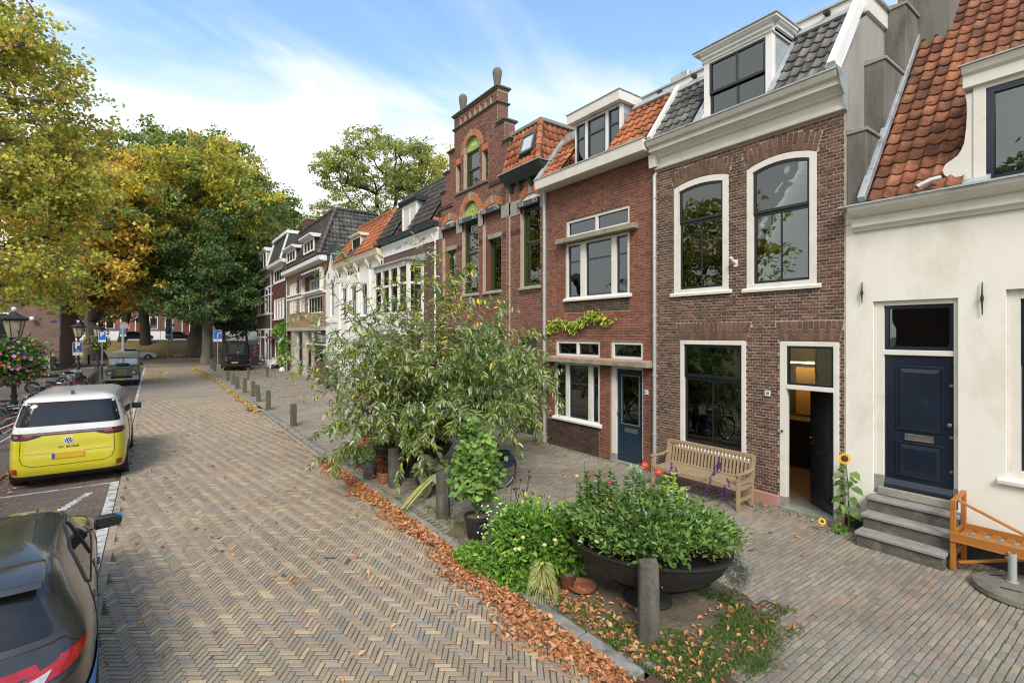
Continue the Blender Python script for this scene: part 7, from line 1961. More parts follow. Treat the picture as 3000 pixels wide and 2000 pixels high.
class Car:
 def __init__(s,t,tab,n=8):
  """tab rows: z, half width, rear y, front y"""
  s.t=t;s.tab=np.array(tab,float);s.n=n
 def at(s,z):
  T=s.tab;return tuple(float(np.interp(z,T[:,0],T[:,i]))for i in(1,2,3))
 def body(s,mats,zsplit,name='body',M_=112,dz=.06):
  T=s.tab;zs=[]
  for a,b in zip(T[:-1,0],T[1:,0]):k=max(1,int((b-a)/dz));zs+=[a+(b-a)*i/k for i in range(k)]
  zs.append(T[-1,0]);zs=sorted(set([round(z,4)for z in zs]+[round(z,4)for z in zsplit if z>0]))
  V,F,mi=[],[],[]
  for z in zs:
   w,r,f=s.at(z);yc,L=(r+f)/2,(f-r)/2
   for k in range(M_):
    a=2*math.pi*(k+.5)/M_;c,sn=math.cos(a),math.sin(a);e=2/s.n
    V.append((w*math.copysign(abs(c)**e,c),yc+L*math.copysign(abs(sn)**e,sn),z))
  for i in range(len(zs)-1):
   zm=(zs[i]+zs[i+1])/2;m=sum(1 for q in zsplit if zm>q)
   for k in range(M_):F.append((i*M_+k,i*M_+(k+1)%M_,(i+1)*M_+(k+1)%M_,(i+1)*M_+k));mi.append(m)
  F.append(tuple((len(zs)-1)*M_+k for k in range(M_)));mi.append(len(zsplit))
  b=MB();b.v=V;b.f=F;b.m=mi
  return b.build(name,mats,s.t,local=True,smooth=50)
 def side(s,y,z,sg=1,off=.0):
  w,r,f=s.at(z);yc,L=(r+f)/2,(f-r)/2;q=min(.9999,abs((y-yc)/L));return(sg*(w*(1-q**s.n)**(1/s.n)+off),y,z)
 def rear(s,x,z,off=0.0):
  w,r,f=s.at(z);yc,L=(r+f)/2,(f-r)/2;q=min(.9999,abs(x/w));return(x,yc-L*(1-q**s.n)**(1/s.n)-off,z)
 def front(s,x,z,off=0.0):
  w,r,f=s.at(z);yc,L=(r+f)/2,(f-r)/2;q=min(.9999,abs(x/w));return(x,yc+L*(1-q**s.n)**(1/s.n)+off,z)
 def patch(s,name,mat,poly,mode='rear',off=.006,sg=1,step=.06,parent=None,thick=.0,smooth=True):
  bm=bmesh.new();vs=[bm.verts.new((p[0],p[1],0))for p in poly];bm.faces.new(vs)
  xs=[p[0]for p in poly];ys=[p[1]for p in poly]
  for ax,lo,hi in((0,min(xs),max(xs)),(1,min(ys),max(ys))):
   q=lo+step
   while q<hi:
    co=(q,0,0)if ax==0 else(0,q,0);no=(1,0,0)if ax==0 else(0,1,0)
    bmesh.ops.bisect_plane(bm,geom=bm.verts[:]+bm.edges[:]+bm.faces[:],plane_co=co,plane_no=no,dist=1e-6);q+=step
  for v in bm.verts:
   a,z=v.co.x,v.co.y
   v.co=Vector({'rear':s.rear(a,z,off),'front':s.front(a,z,off),'side':s.side(a,z,sg,off)}[mode]if mode!='side' else s.side(a,z,sg,off))
  bmesh.ops.recalc_face_normals(bm,faces=bm.faces)
  me=bpy.data.meshes.new(name);bm.to_mesh(me);bm.free();me.materials.append(mat)
  if smooth:me.polygons.foreach_set('use_smooth',[True]*len(me.polygons))
  o=link(name,me,parent or s.t);return o
 def line(s,name,mat,pts,mode='rear',w=.008,off=.004,sg=1,parent=None):
  P=[]
  for a,b_ in zip(pts[:-1],pts[1:]):
   k=max(1,int(math.hypot(b_[0]-a[0],b_[1]-a[1])/.05))
   for i in range(k):P.append((a[0]+(b_[0]-a[0])*i/k,a[1]+(b_[1]-a[1])*i/k))
  P.append(pts[-1])
  f={'rear':lambda p:s.rear(p[0],p[1],off),'front':lambda p:s.front(p[0],p[1],off),'side':lambda p:s.side(p[0],p[1],sg,off)}[mode]
  b=MB();b.tube([f(p)for p in P],w/2,5);return b.build(name,mat,parent or s.t,local=True)
def wheel(t,x,y,r,w,sg,rim=None,spokes=5):
 """wheel with its outer face at x (sg = side)"""
 o=bpy.data.objects.new('wheel',None);COL.objects.link(o);o.parent=t;o.location=(x,y,r)
 b=MB();b.lathe((0,0,0),[(r*.62,-w*.0),(r*.68,sg*.012),(r*.93,sg*.008),(r,-sg*w*.18),(r,-sg*w*.85),(r*.92,-sg*w),(r*.6,-sg*w)],32,axis='x');b.build('tyre',tyre,o,local=True,smooth=30)
 b=MB();b.lathe((0,0,0),[(r*.63,sg*.004),(r*.60,sg*.008),(r*.57,-sg*.03),(r*.56,-sg*w*.5),(0,-sg*w*.5)],28,axis='x')
 for k in range(spokes):
  a=2*math.pi*k/spokes;b.obox((-sg*.02,math.cos(a)*r*.32,math.sin(a)*r*.32),(sg*.018,0,0),(0,math.cos(a)*r*.28,math.sin(a)*r*.28),(0,-math.sin(a)*r*.075,math.cos(a)*r*.075))
 b.lathe((0,0,0),[(r*.13,-sg*.04),(r*.13,sg*.002),(0,sg*.006)],12,axis='x')
 b.build('rim',rim or rimm,o,local=True,smooth=30);return o
def disc_poly(cy,cz,r,a0=-15,a1=195,n=16):
 return[(cy+r*math.cos(math.radians(a0+(a1-a0)*i/n)),cz+r*math.sin(math.radians(a0+(a1-a0)*i/n)))for i in range(n+1)]
def plateobj(t,p,w,h,mode='rear',txt=None):
 x,y,z=p;s=-1 if mode=='rear' else 1
 b=MB();b.box(x-w/2,x+w/2,y-.006,y+.006,z-h/2,z+h/2);o=b.build('number_plate',plate_y,t,local=True)
 b=MB();b.box(x-w/2 if s<0 else x+w/2-.045,x-w/2+.045 if s<0 else x+w/2,y-.0075,y+.0075,z-h/2+.004,z+h/2-.004);b.build('plate_band',plate_b,o,local=True)
# ------------------------------------------------------------ yellow and white electric van
yb=thing('electric_van','yellow and white van parked on the left behind the painted bay lines','van',(-1.475,14.12,RZ))
yel_p=paint('yellow_van_paint',(0.60,0.52,0.018),.3);wht_p=paint('white_van_paint',(0.70,0.69,0.66),.3,dirt=(.5,.48,.43))
C1=Car(yb,[(.20,.90,.16,4.5),(.24,.94,.08,4.6),(.34,.965,.02,4.66),(.45,.985,0,4.70),(.70,.99,.02,4.70),(.80,.99,.05,4.70),(1.02,.985,.07,4.66),(1.20,.965,.11,4.52),(1.30,.945,.145,4.30),(1.55,.88,.235,3.98),(1.76,.815,.31,3.66),(1.83,.775,.37,3.50),(1.875,.715,.45,3.36),(1.905,.64,.56,3.2),(1.925,.52,.75,3.0),(1.937,.34,1.05,2.7),(1.942,.1,1.5,2.2)],9)
C1.body([blackp,yel_p,wht_p],[.31,1.185])
C1.patch('rear_window',carglass,[(-.86,1.35),(-.84,1.32),(.84,1.32),(.86,1.35),(.77,1.75),(.74,1.80),(-.74,1.80),(-.77,1.75)],off=.010)
C1.line('window_top_line',redd,[(-.66,1.795),(.66,1.795)],w=.016,off=.012)  # thin dark red line along the top edge of the rear window
bar=C1.patch('light_bar',blackp,[(-.955,1.185),(-.955,1.05),(-.66,1.05),(-.52,1.085),(-.42,1.125),(.42,1.125),(.52,1.085),(.66,1.05),(.955,1.05),(.955,1.185)],off=.010)
C1.patch('light_strip',M('light_strip_lens',(.30,.20,.2),(.2,.1,.1),9,.15,coat=1,obj=True),[(-.72,1.145),(.72,1.145),(.72,1.17),(-.72,1.17)],off=.016)
for s_ in(-1,1):
 C1.patch('tail_light',redl,[(s_*.58,1.105),(s_*.74,1.10),(s_*.74,1.135),(s_*.58,1.135)],off=.016);C1.patch('tail_light',redl,[(s_*.77,1.10),(s_*.90,1.10),(s_*.90,1.15),(s_*.77,1.15)],off=.016)
 C1.patch('tail_lamp_side',blackp,[(.10,1.06),(.34,1.09),(.30,1.18),(.10,1.19)],'side',.010,s_)
 C1.patch('reflector',redl,[(s_*.80,.36),(s_*.90,.36),(s_*.90,.48),(s_*.80,.48)],off=.012)
 C1.line('shut_line',blackp,[(s_*.755,1.05),(s_*.765,.70),(s_*.72,.57),(s_*.60,.51),(0,.50)],w=.010)
 C1.line('crease_shade_line',M('yellow_shade_line',(.36,.30,.01),None,5,.4,obj=True),[(s_*.74,.76),(s_*.26,.755)],w=.012,off=.002)  # darker yellow line paints in the shade along the tailgate fold
 C1.patch('side_window',carglass,[(.86,1.30),(4.05,1.30),(3.62,1.70),(3.5,1.74),(.98,1.74),(.90,1.66)],'side',.008,s_,step=.1)
 for k in range(3):C1.patch('pillar_vent',blackp,[(.58,1.40+k*.14),(.68,1.40+k*.14),(.66,1.45+k*.14),(.62,1.46+k*.14)],'side',.012,s_)
 for yy in(.83,3.82):C1.patch('wheel_arch',blackp,disc_poly(yy,.36,.40),'side',.005,s_);wheel(yb,s_*.985,yy,.355,.24,s_)
 C1.line('shut_line',blackp,[(1.30,.45),(1.30,1.28)],'side',.010,sg=s_);C1.line('shut_line',blackp,[(2.65,.45),(2.65,1.28)],'side',.010,sg=s_)
 for yy in(1.55,2.8):b=MB();q=C1.side(yy,1.12,s_,.01);b.box(min(q[0],q[0]+s_*.03),max(q[0],q[0]+s_*.03),yy,yy+.16,1.10,1.13);b.build('door_handle',yel_p,yb,local=True,bevel=.004)
 b=MB();b.box(s_*1.08-.11,s_*1.08+.11,3.52,3.64,1.16,1.32);b.build('wing_mirror',blackp,yb,local=True,bevel=.03,seg=3)
b=MB();b.lathe((0,C1.rear(0,1.0)[1]-.004,.985),[(.062,0),(.066,-.012),(.082,-.012),(.086,0)],30,axis='y',closed=True);lg=b.build('emblem',M('emblem_white',(.75,.75,.75),None,3,.4,obj=True),yb,local=True,smooth=30)
yl=C1.rear(0,1.0)[1]-.012
b=MB();b.lathe((0,yl+.006,.985),[(0,0),(.064,0),(.064,-.002),(0,-.002)],24,axis='y');b.build('emblem_field',blackp,lg,local=True)
def seg2(b,p,q,w=.011):
 b.beam((p[0],yl,p[1]),(q[0],yl,q[1]),w,.006,up=(0,1,0))
b=MB();c_=.985
for s_ in(-1,1):
 seg2(b,(s_*.024,c_+.060),(0,c_+.006));seg2(b,(s_*.050,c_+.040),(s_*.026,c_-.050));seg2(b,(s_*.026,c_-.050),(0,c_+.0))
b.build('emblem_letters',M('emblem_white',(.75,.75,.75),None,3,.4,obj=True),lg,local=True)
def rear_text(car,txt,size,x,z,mat,sx=1.0,bold=.0,name='lettering',off=.008):
 o=link(name,text_mesh(txt,size,.002,mat,bold),car.t)
 p=car.rear(x,z,off);o.matrix_basis=Matrix.Translation(p)@Matrix(((1,0,0),(0,0,-1),(0,1,0))).to_4x4()@Matrix.Diagonal((sx,1,1,1));return o
rear_text(C1,'ID. BUZZ',.055,0,.86,chrome,sx=1.5,bold=.001)
p=C1.rear(0,.70,.015);plateobj(yb,(0,p[1],.69),.52,.12)
C1.line('window_trim',blackp,[(.3,-1)]*2,w=.001)if False else None
b=MB();q=C1.rear(0,1.36);b.tube([(.28,q[1]-.03,1.37),(.05,q[1]-.02,1.385),(-.02,q[1]-.012,1.372)],.008,5);b.build('rear_wiper',blackp,yb,local=True)
for x in(-.55,-.33,-.11,.11,.33,.55):
 b=MB();b.beam((x,.95,1.925-abs(x)*.035),(x,3.0,1.932-abs(x)*.035),.05,.012);b.build('roof_rib',wht_p,yb,local=True,bevel=.004)
b=MB();b.prism([(.62,1.925),(.86,1.935),(.78,1.96),(.70,2.0),(.66,2.0)],'x',-.025,.025);b.build('roof_antenna',blackp,yb,local=True,bevel=.005)
# ------------------------------------------------------------ dark hatchback at the corner of the picture
dk=thing('dark_hatchback','glossy dark grey hatchback cut off by the lower left corner','car',(-1.22,4.48,RZ),rad(4.2))
gr_p=M('dark_metallic_paint',(0.026,0.026,0.027),(0.036,0.036,0.037),1.5,.25,coat=.7,obj=True,spec=.5)
C2=Car(dk,[(.20,.82,.20,4.2),(.30,.86,.06,4.32),(.50,.90,.0,4.38),(.72,.905,.01,4.36),(.86,.90,.03,4.28),(.94,.885,.10,3.9),(1.0,.865,.19,3.35),(1.06,.845,.28,3.10),(1.16,.80,.36,2.93),(1.30,.735,.44,2.72),(1.40,.685,.52,2.56),(1.46,.64,.62,2.44),(1.505,.575,.78,2.3),(1.535,.49,1.0,2.1),(1.555,.36,1.25,1.9),(1.562,.12,1.5,1.7)],6.5)
C2.body([blackp,gr_p],[.30],M_=240,dz=.025)
rw=C2.patch('rear_window',carglass,[(-.64,1.09),(.64,1.09),(.655,1.12),(.545,1.38),(-.545,1.38),(-.655,1.12)],off=.008)
b=MB();b.prism([(.40,1.415),(.43,1.462),(.68,1.507),(.8,1.503),(.62,1.41)],'x',-.60,.60);b.build('roof_spoiler',gr_p,dk,local=True,bevel=.02,seg=3,smooth=True)
C2.line('shut_line',blackp,[(-.72,1.05),(.72,1.05),(.80,.98)],w=.012);C2.line('shut_line',blackp,[(.30,1.02),(.30,.55)],w=.010)
for s_ in(-1,1):
 tl_=C2.patch('tail_light',redl,[(s_*.50,.86),(s_*.84,.93),(s_*.84,.985),(s_*.74,.985),(s_*.50,.93)],off=.016,step=.025)
 C2.patch('clear_lens',clearl,[(s_*.52,.87),(s_*.62,.89),(s_*.66,.945),(s_*.52,.92)],off=.024,step=.025,parent=tl_)
 C2.patch('tail_light_side',redl,[(.06,.88),(.32,.93),(.34,.98),(.10,.985)],'side',.010,s_)
 C2.patch('side_glass',carglass,[(1.22,1.10),(1.32,1.05),(3.0,1.05),(3.02,1.09),(2.66,1.32),(2.40,1.41),(1.9,1.43),(1.45,1.33)],'side',.006,s_,step=.05)
 C2.line('window_trim',blackp,[(1.20,1.10),(1.32,1.04),(3.04,1.04),(2.68,1.33),(2.40,1.425),(1.9,1.445),(1.42,1.34),(1.20,1.10)],'side',.02,off=.006,sg=s_)
 C2.line('door_pillar',blackp,[(2.02,1.06),(1.98,1.42)],'side',.035,off=.006,sg=s_)
 for pts in([(2.95,.35),(3.0,1.03)],[(1.98,.35),(1.95,1.03)],[(1.22,1.08),(1.05,.90),(1.12,.40)]):C2.line('shut_line',blackp,pts,'side',.010,off=.001,sg=s_)
 b=MB();rp=[C2.side(y,z,s_,-.02)for y,z in((.75,1.475),(1.2,1.515),(1.8,1.525),(2.3,1.49))];b.tube([(p[0]*.93,p[1],p[2]+.008)for p in rp],.014,8);b.build('roof_rail',blackp,dk,local=True,smooth=True)
 for yy in(2.12,1.30):
  q=C2.side(yy,.90,s_,.012);b=MB();b.box(min(q[0],q[0]+s_*.025),max(q[0],q[0]+s_*.025),yy,yy+.17,.885,.91);b.build('door_handle',gr_p,dk,local=True,bevel=.006)
 for yy in(.84,3.48):C2.patch('wheel_arch',blackp,disc_poly(yy,.33,.40),'side',.006,s_);wheel(dk,s_*.90,yy,.335,.22,s_)
 b=MB();b.tube([(s_*.80,2.92,1.02),(s_*.92,2.90,1.05)],.02,6);m_=b.build('wing_mirror',blackp,dk,local=True)
 b=MB();b.prism([(-.10,-.07),(.12,-.055),(.145,-.01),(.13,.05),(.05,.075),(-.09,.07),(-.115,.0)],'y',-.05,.06);o=b.build('mirror_housing',blackp,m_,local=True,bevel=.02,seg=3,smooth=True);o.location=(s_*.99,2.88,1.09)
 if s_<0:o.scale=(-1,1,1)
 b=MB();b.box(-.09,.11,-.056,-.05,-.05,.055);o2=b.build('mirror_glass',M('mirror_glass',(.02,.02,.022),None,3,.03,metal=.6,coat=1,obj=True),m_,local=True,bevel=.002);o2.location=(s_*.99,2.88,1.09)
 b=MB();b.prism([(.11,.050),(.15,.0),(.154,.008),(.125,.068),(.08,.078)],'y',-.01,.062);o=b.build('blue_film',M('blue_film',(.03,.22,.68),None,3,.4,obj=True),m_,local=True);o.location=(s_*.99,2.88,1.09)
 C2.patch('blue_strip',MATS['blue_film'],[(.28,.46),(1.2,.50),(1.22,.57),(.8,.73),(.28,.66)],'side',.012,s_)
rear_text(C2,'HYBRID',.06,.14,.80,chrome,sx=1.3,bold=.001,off=.012)
# ------------------------------------------------------------ other cars built from the same outline function
def gen_car(label,loc,rz,mat,L=4.3,H=1.47,W=.88,group=None,name='parked_car',detail=True):
 t=thing(name,label,'car',loc,rz,group=group);k=L/4.3
 c=Car(t,[(.20,W*.93,.18,L-.15),(.32,W*.98,.05,L-.04),(.55,W,0,L),(.75,W*.995,.03,L-.05),(.86,W*.97,.08,L-.35*k),(.95,W*.93,.18,L-1.15*k),(1.02,W*.89,.26,L-1.30*k),(1.25,W*.80,.55,L-1.62*k),(H-.09,W*.72,.85,L-1.95*k),(H-.04,W*.62,1.05,L-2.1*k),(H,W*.3,1.5,L-2.4*k)],6)
 c.body([blackp,mat],[.28],M_=64)
 for s_ in(-1,1):
  c.patch('side_window',carglass,[(.75,1.0),(L-1.35*k,1.0),(L-1.9*k,H-.12),(1.15,H-.12)],'side',.01,s_,step=.15)
  for yy in(.8,L-.85):
   c.patch('wheel_arch',blackp,disc_poly(yy,.32,.38),'side',.008,s_,step=.12);wheel(t,s_*W,yy,.32,.2,s_)
  c.patch('headlight',clearl,[(s_*.45,.66),(s_*W*.9,.68),(s_*W*.88,.80),(s_*.5,.76)],'front',.012);c.patch('tail_light',redl,[(s_*.5,.72),(s_*W*.92,.72),(s_*W*.9,.88),(s_*.55,.88)],'rear',.012)
  b=MB();b.box(s_*(W+.07)-.09,s_*(W+.07)+.09,L-1.55*k,L-1.45*k,.96,1.08);b.build('wing_mirror',mat,t,local=True,bevel=.02)
 c.patch('windscreen',carglass,[(-.66,1.03),(.66,1.03),(.55,H-.1),(-.55,H-.1)],'front',.01,step=.15);c.patch('rear_window',carglass,[(-.62,1.05),(.62,1.05),(.52,H-.14),(-.52,H-.14)],'rear',.01,step=.15)
 return t
wcar=paint('white_car_paint',(.78,.79,.80));scar=paint('silver_car_paint',(.40,.41,.42),metal=.4);bcar=paint('black_car_paint',(.02,.021,.024));blcar=paint('dark_blue_paint',(.02,.035,.09));rcar=paint('red_car_paint',(.3,.02,.02))
gen_car('white hatchback parked crossways behind the old olive jeep',(-4.0,76.6,-.04),-math.pi/2,wcar)
far=[(-31,wcar,'white car on the far road left of the second lamp post'),(-25.5,wcar,'white car on the far road behind the second lamp post'),(-20,wcar,'white car on the far road right of the second lamp post'),(-2.2,bcar,'black car on the far road between dark trunk and thin lamp pole'),(3.6,bcar,'black car on the far road right of the thin lamp pole'),(8.9,scar,'silver car on the far road left of the thick plane trunk'),(17.5,bcar,'black car on the far road behind the dead end sign'),(26.5,blcar,'dark blue car on the far road behind the black van'),(33,scar,'silver car on the far road next to the corner house')]
for x,m_,lb_ in far:gen_car(lb_,(x-2.1,97.5,2.13),-math.pi/2,m_,group='cars parked on the far road',L=4.2+R.uniform(-.2,.2))
# ------------------------------------------------------------ black delivery van
bv=thing('black_van','tall black delivery van with closed rear doors parked before the corner house','van',(5.88,48.2,0),rad(-2))
bp=M('black_van_paint',(.008,.008,.009),None,1.2,.3,spec=.2,coat=.1,obj=True)
C3=Car(bv,[(.30,.93,.06,5.7),(.38,.98,.0,5.9),(.6,.99,0,5.95),(1.1,.985,.03,5.9),(1.35,.97,.05,5.2),(1.5,.955,.06,5.0),(2.2,.87,.12,4.4),(2.42,.82,.15,4.1),(2.50,.76,.22,3.9),(2.54,.6,.4,3.6),(2.56,.3,.8,3.2)],12)
C3.body([blackp,bp],[.45])
C3.patch('rear_window',carglass,[(-.80,1.52),(-.03,1.52),(-.03,2.28),(-.74,2.28)],off=.01);C3.patch('rear_window',carglass,[(.03,1.52),(.80,1.52),(.74,2.28),(.03,2.28)],off=.01)
C3.line('shut_line',M('shut_grey',(.06,.06,.065),None,3,.3,obj=True),[(0,.55),(0,2.4)],w=.02);C3.line('waist_moulding',MATS['shut_grey'],[(-.88,1.44),(.88,1.44)],w=.03);C3.line('lower_moulding',MATS['shut_grey'],[(-.85,.95),(.85,.95)],w=.02)
for s_ in(-1,1):
 tl_=C3.patch('tail_light',redl,[(s_*.86,.82),(s_*.975,.82),(s_*.965,1.28),(s_*.86,1.28)],off=.02);C3.patch('reversing_lens',clearl,[(s_*.87,.90),(s_*.96,.90),(s_*.96,1.02),(s_*.87,1.02)],off=.03,parent=tl_)
 C3.patch('reflector',redl,[(s_*.80,.55),(s_*.94,.55),(s_*.94,.63),(s_*.80,.63)],off=.02)
 for yy in(1.25,4.9):C3.patch('wheel_arch',blackp,disc_poly(yy,.36,.42),'side',.01,s_,step=.12);wheel(bv,s_*.98,yy,.35,.22,s_)
 C3.patch('side_window',carglass,[(4.05,1.5),(5.0,1.5),(4.6,2.1),(4.05,2.1)],'side',.01,s_,step=.15)
 b=MB();b.box(s_*1.13-.12,s_*1.13+.12,4.85,4.95,1.45,1.82);b.build('wing_mirror',blackp,bv,local=True,bevel=.03)
p=C3.rear(0,.75,.02);plateobj(bv,(-.28,p[1],.72),.52,.12)
b=MB();q=C3.rear(0,1.56,.01);b.lathe((0,q[1],1.58),[(0,-.01),(.075,-.008),(.08,0)],16,axis='y');b.build('emblem',chrome,bv,local=True)
rear_text(C3,'CRAFTER',.085,-.62,1.14,chrome,sx=1.0,bold=.002)
b=MB();b.box(-.92,.92,-.10,.1,.42,.54);b.build('rear_bumper',blackp,bv,local=True,bevel=.03)
P=[];
litter(60,lambda:(5.88+R.uniform(-.7,.7),48.2+R.uniform(.4,3),2.56),yc_,'roof_leaves',L=.14)
# ------------------------------------------------------------ old olive jeep, facing the camera
jp=thing('old_jeep','old olive green off road car with canvas top and spare wheel on its bonnet','car',(-1.62,39.35,RZ),rad(-1))
ol=paint('olive_paint',(0.115,0.125,0.07),.5,.1,dirt=(.17,.17,.12));cv=M('canvas_top',(0.34,0.31,0.23),(0.28,0.255,0.19),3,.9,obj=True)
gal=M('bumper_steel',(.36,.38,.36),(.26,.28,.27),5,.5,metal=.4,obj=True)
def jb(name,mat,*boxes,bevel=.02,parent=None,seg=1):
 b=MB()
 for q in boxes:b.box(*q)
 return b.build(name,mat,parent or jp,local=True,bevel=bevel,seg=seg)
jb('body_tub',ol,(-.80,.80,1.45,3.65,.50,1.22));
for s_ in(-1,1):jb('front_wing',ol,(s_*.42 if s_>0 else-.82,s_*.82 if s_>0 else-.42,.14,1.46,.56,1.08),bevel=.05,seg=2)
jb('bonnet',ol,(-.45,.45,.18,1.46,.60,1.18),bevel=.05,seg=2)
jb('front_panel',ol,(-.43,.43,.20,.26,.55,1.10));jb('grille',blackp,(-.40,.40,.185,.20,.62,1.05),bevel=0)
b=MB()
for k in range(7):b.box(-.19,.19,.165,.185,.68+k*.045,.70+k*.045)
b.ring(-.22,.22,.64,1.0,0,.02,0,0)if False else None
b.box(-.22,-.195,.165,.19,.64,1.0);b.box(.195,.22,.165,.19,.64,1.0);b.box(-.21,.21,.164,.19,.985,1.01)
b.build('grille_bars',chrome,jp,local=True)
rear_like=link('lettering',text_mesh('LAND ROVER',.055,.002,chrome,.001),jp);rear_like.matrix_basis=Matrix.Translation((0,.182,1.035))@Matrix(((1,0,0),(0,0,-1),(0,1,0))).to_4x4()
b=MB();b.prism([(1.44,1.20),(1.50,1.20),(1.66,1.72),(1.60,1.72)],'x',-.78,.78);sc_=b.build('windscreen_frame',ol,jp,local=True,bevel=.01)
for s_ in(-1,1):
 b=MB();x0,x1=(.04,.72)if s_>0 else(-.72,-.04);b.quad((x0,1.452,1.27),(x1,1.452,1.27),(x1,1.578,1.66),(x0,1.578,1.66));b.build('windscreen',M('bright_glass',(.5,.54,.56),(.16,.18,.17),3.5,.04,coat=1,obj=True),sc_,local=True)
b=MB();b.prism([(-.79,1.70),(.79,1.70),(.76,1.98),(.62,2.07),(-.62,2.07),(-.76,1.98)],'y',1.52,3.6);b.build('canvas_roof',cv,jp,local=True,bevel=.03,seg=2,smooth=True)
b=MB();b.prism([(1.52,1.2),(3.6,1.2),(3.6,1.75),(1.68,1.75)],'x',-.77,.77);b.build('canvas_side',cv,jp,local=True)
b=MB();b.lathe((0,.86,1.19),[(.18,0),(.35,.02),(.37,.09),(.35,.17),(.2,.19),(.17,.12)],26);sw_=b.build('spare_wheel',tyre,jp,local=True,smooth=30)
b=MB();b.lathe((0,.86,1.21),[(.2,.0),(.19,.12),(.06,.16),(0,.17)],16);b.build('rim',ol,sw_,local=True,smooth=True)
for s_ in(-1,1):
 b=MB();b.lathe((s_*.60,.14,.80),[(0,-.05),(.07,-.035),(.088,0),(.10,.0),(.10,.02)],18,axis='y');b.build('headlight',clearl,jp,local=True,smooth=True)
 b=MB();b.lathe((s_*.72,.13,.97),[(0,-.03),(.03,-.02),(.035,0)],10,axis='y');b.build('indicator',M('amber_lens',(.55,.16,.02),None,3,.3,obj=True),jp,local=True)
 wheel(jp,s_*.82,.62,.38,.2,s_,rim=ol);wheel(jp,s_*.82,2.85,.38,.2,s_,rim=ol)
 b=MB();b.tube([(s_*.8,1.3,1.15),(s_*.95,1.25,1.25)],.012,5);b.lathe((s_*.97,1.22,1.28),[(0,-.02),(.09,-.01),(.09,.02),(0,.04)],14,axis='y');b.build('wing_mirror',blackp,jp,local=True)
 jb('bumper_box',gal,(s_*.70-.17,s_*.70+.17,-.02,.06,.47,.64),bevel=.01)
jb('front_bumper',gal,(-.88,.88,-.06,.04,.36,.48),bevel=.01);plateobj(jp,(0,-.07,.42),.50,.10,'front');jb('chassis_shadow_gap',blackp,(-.6,.6,.1,3.4,.25,.5))
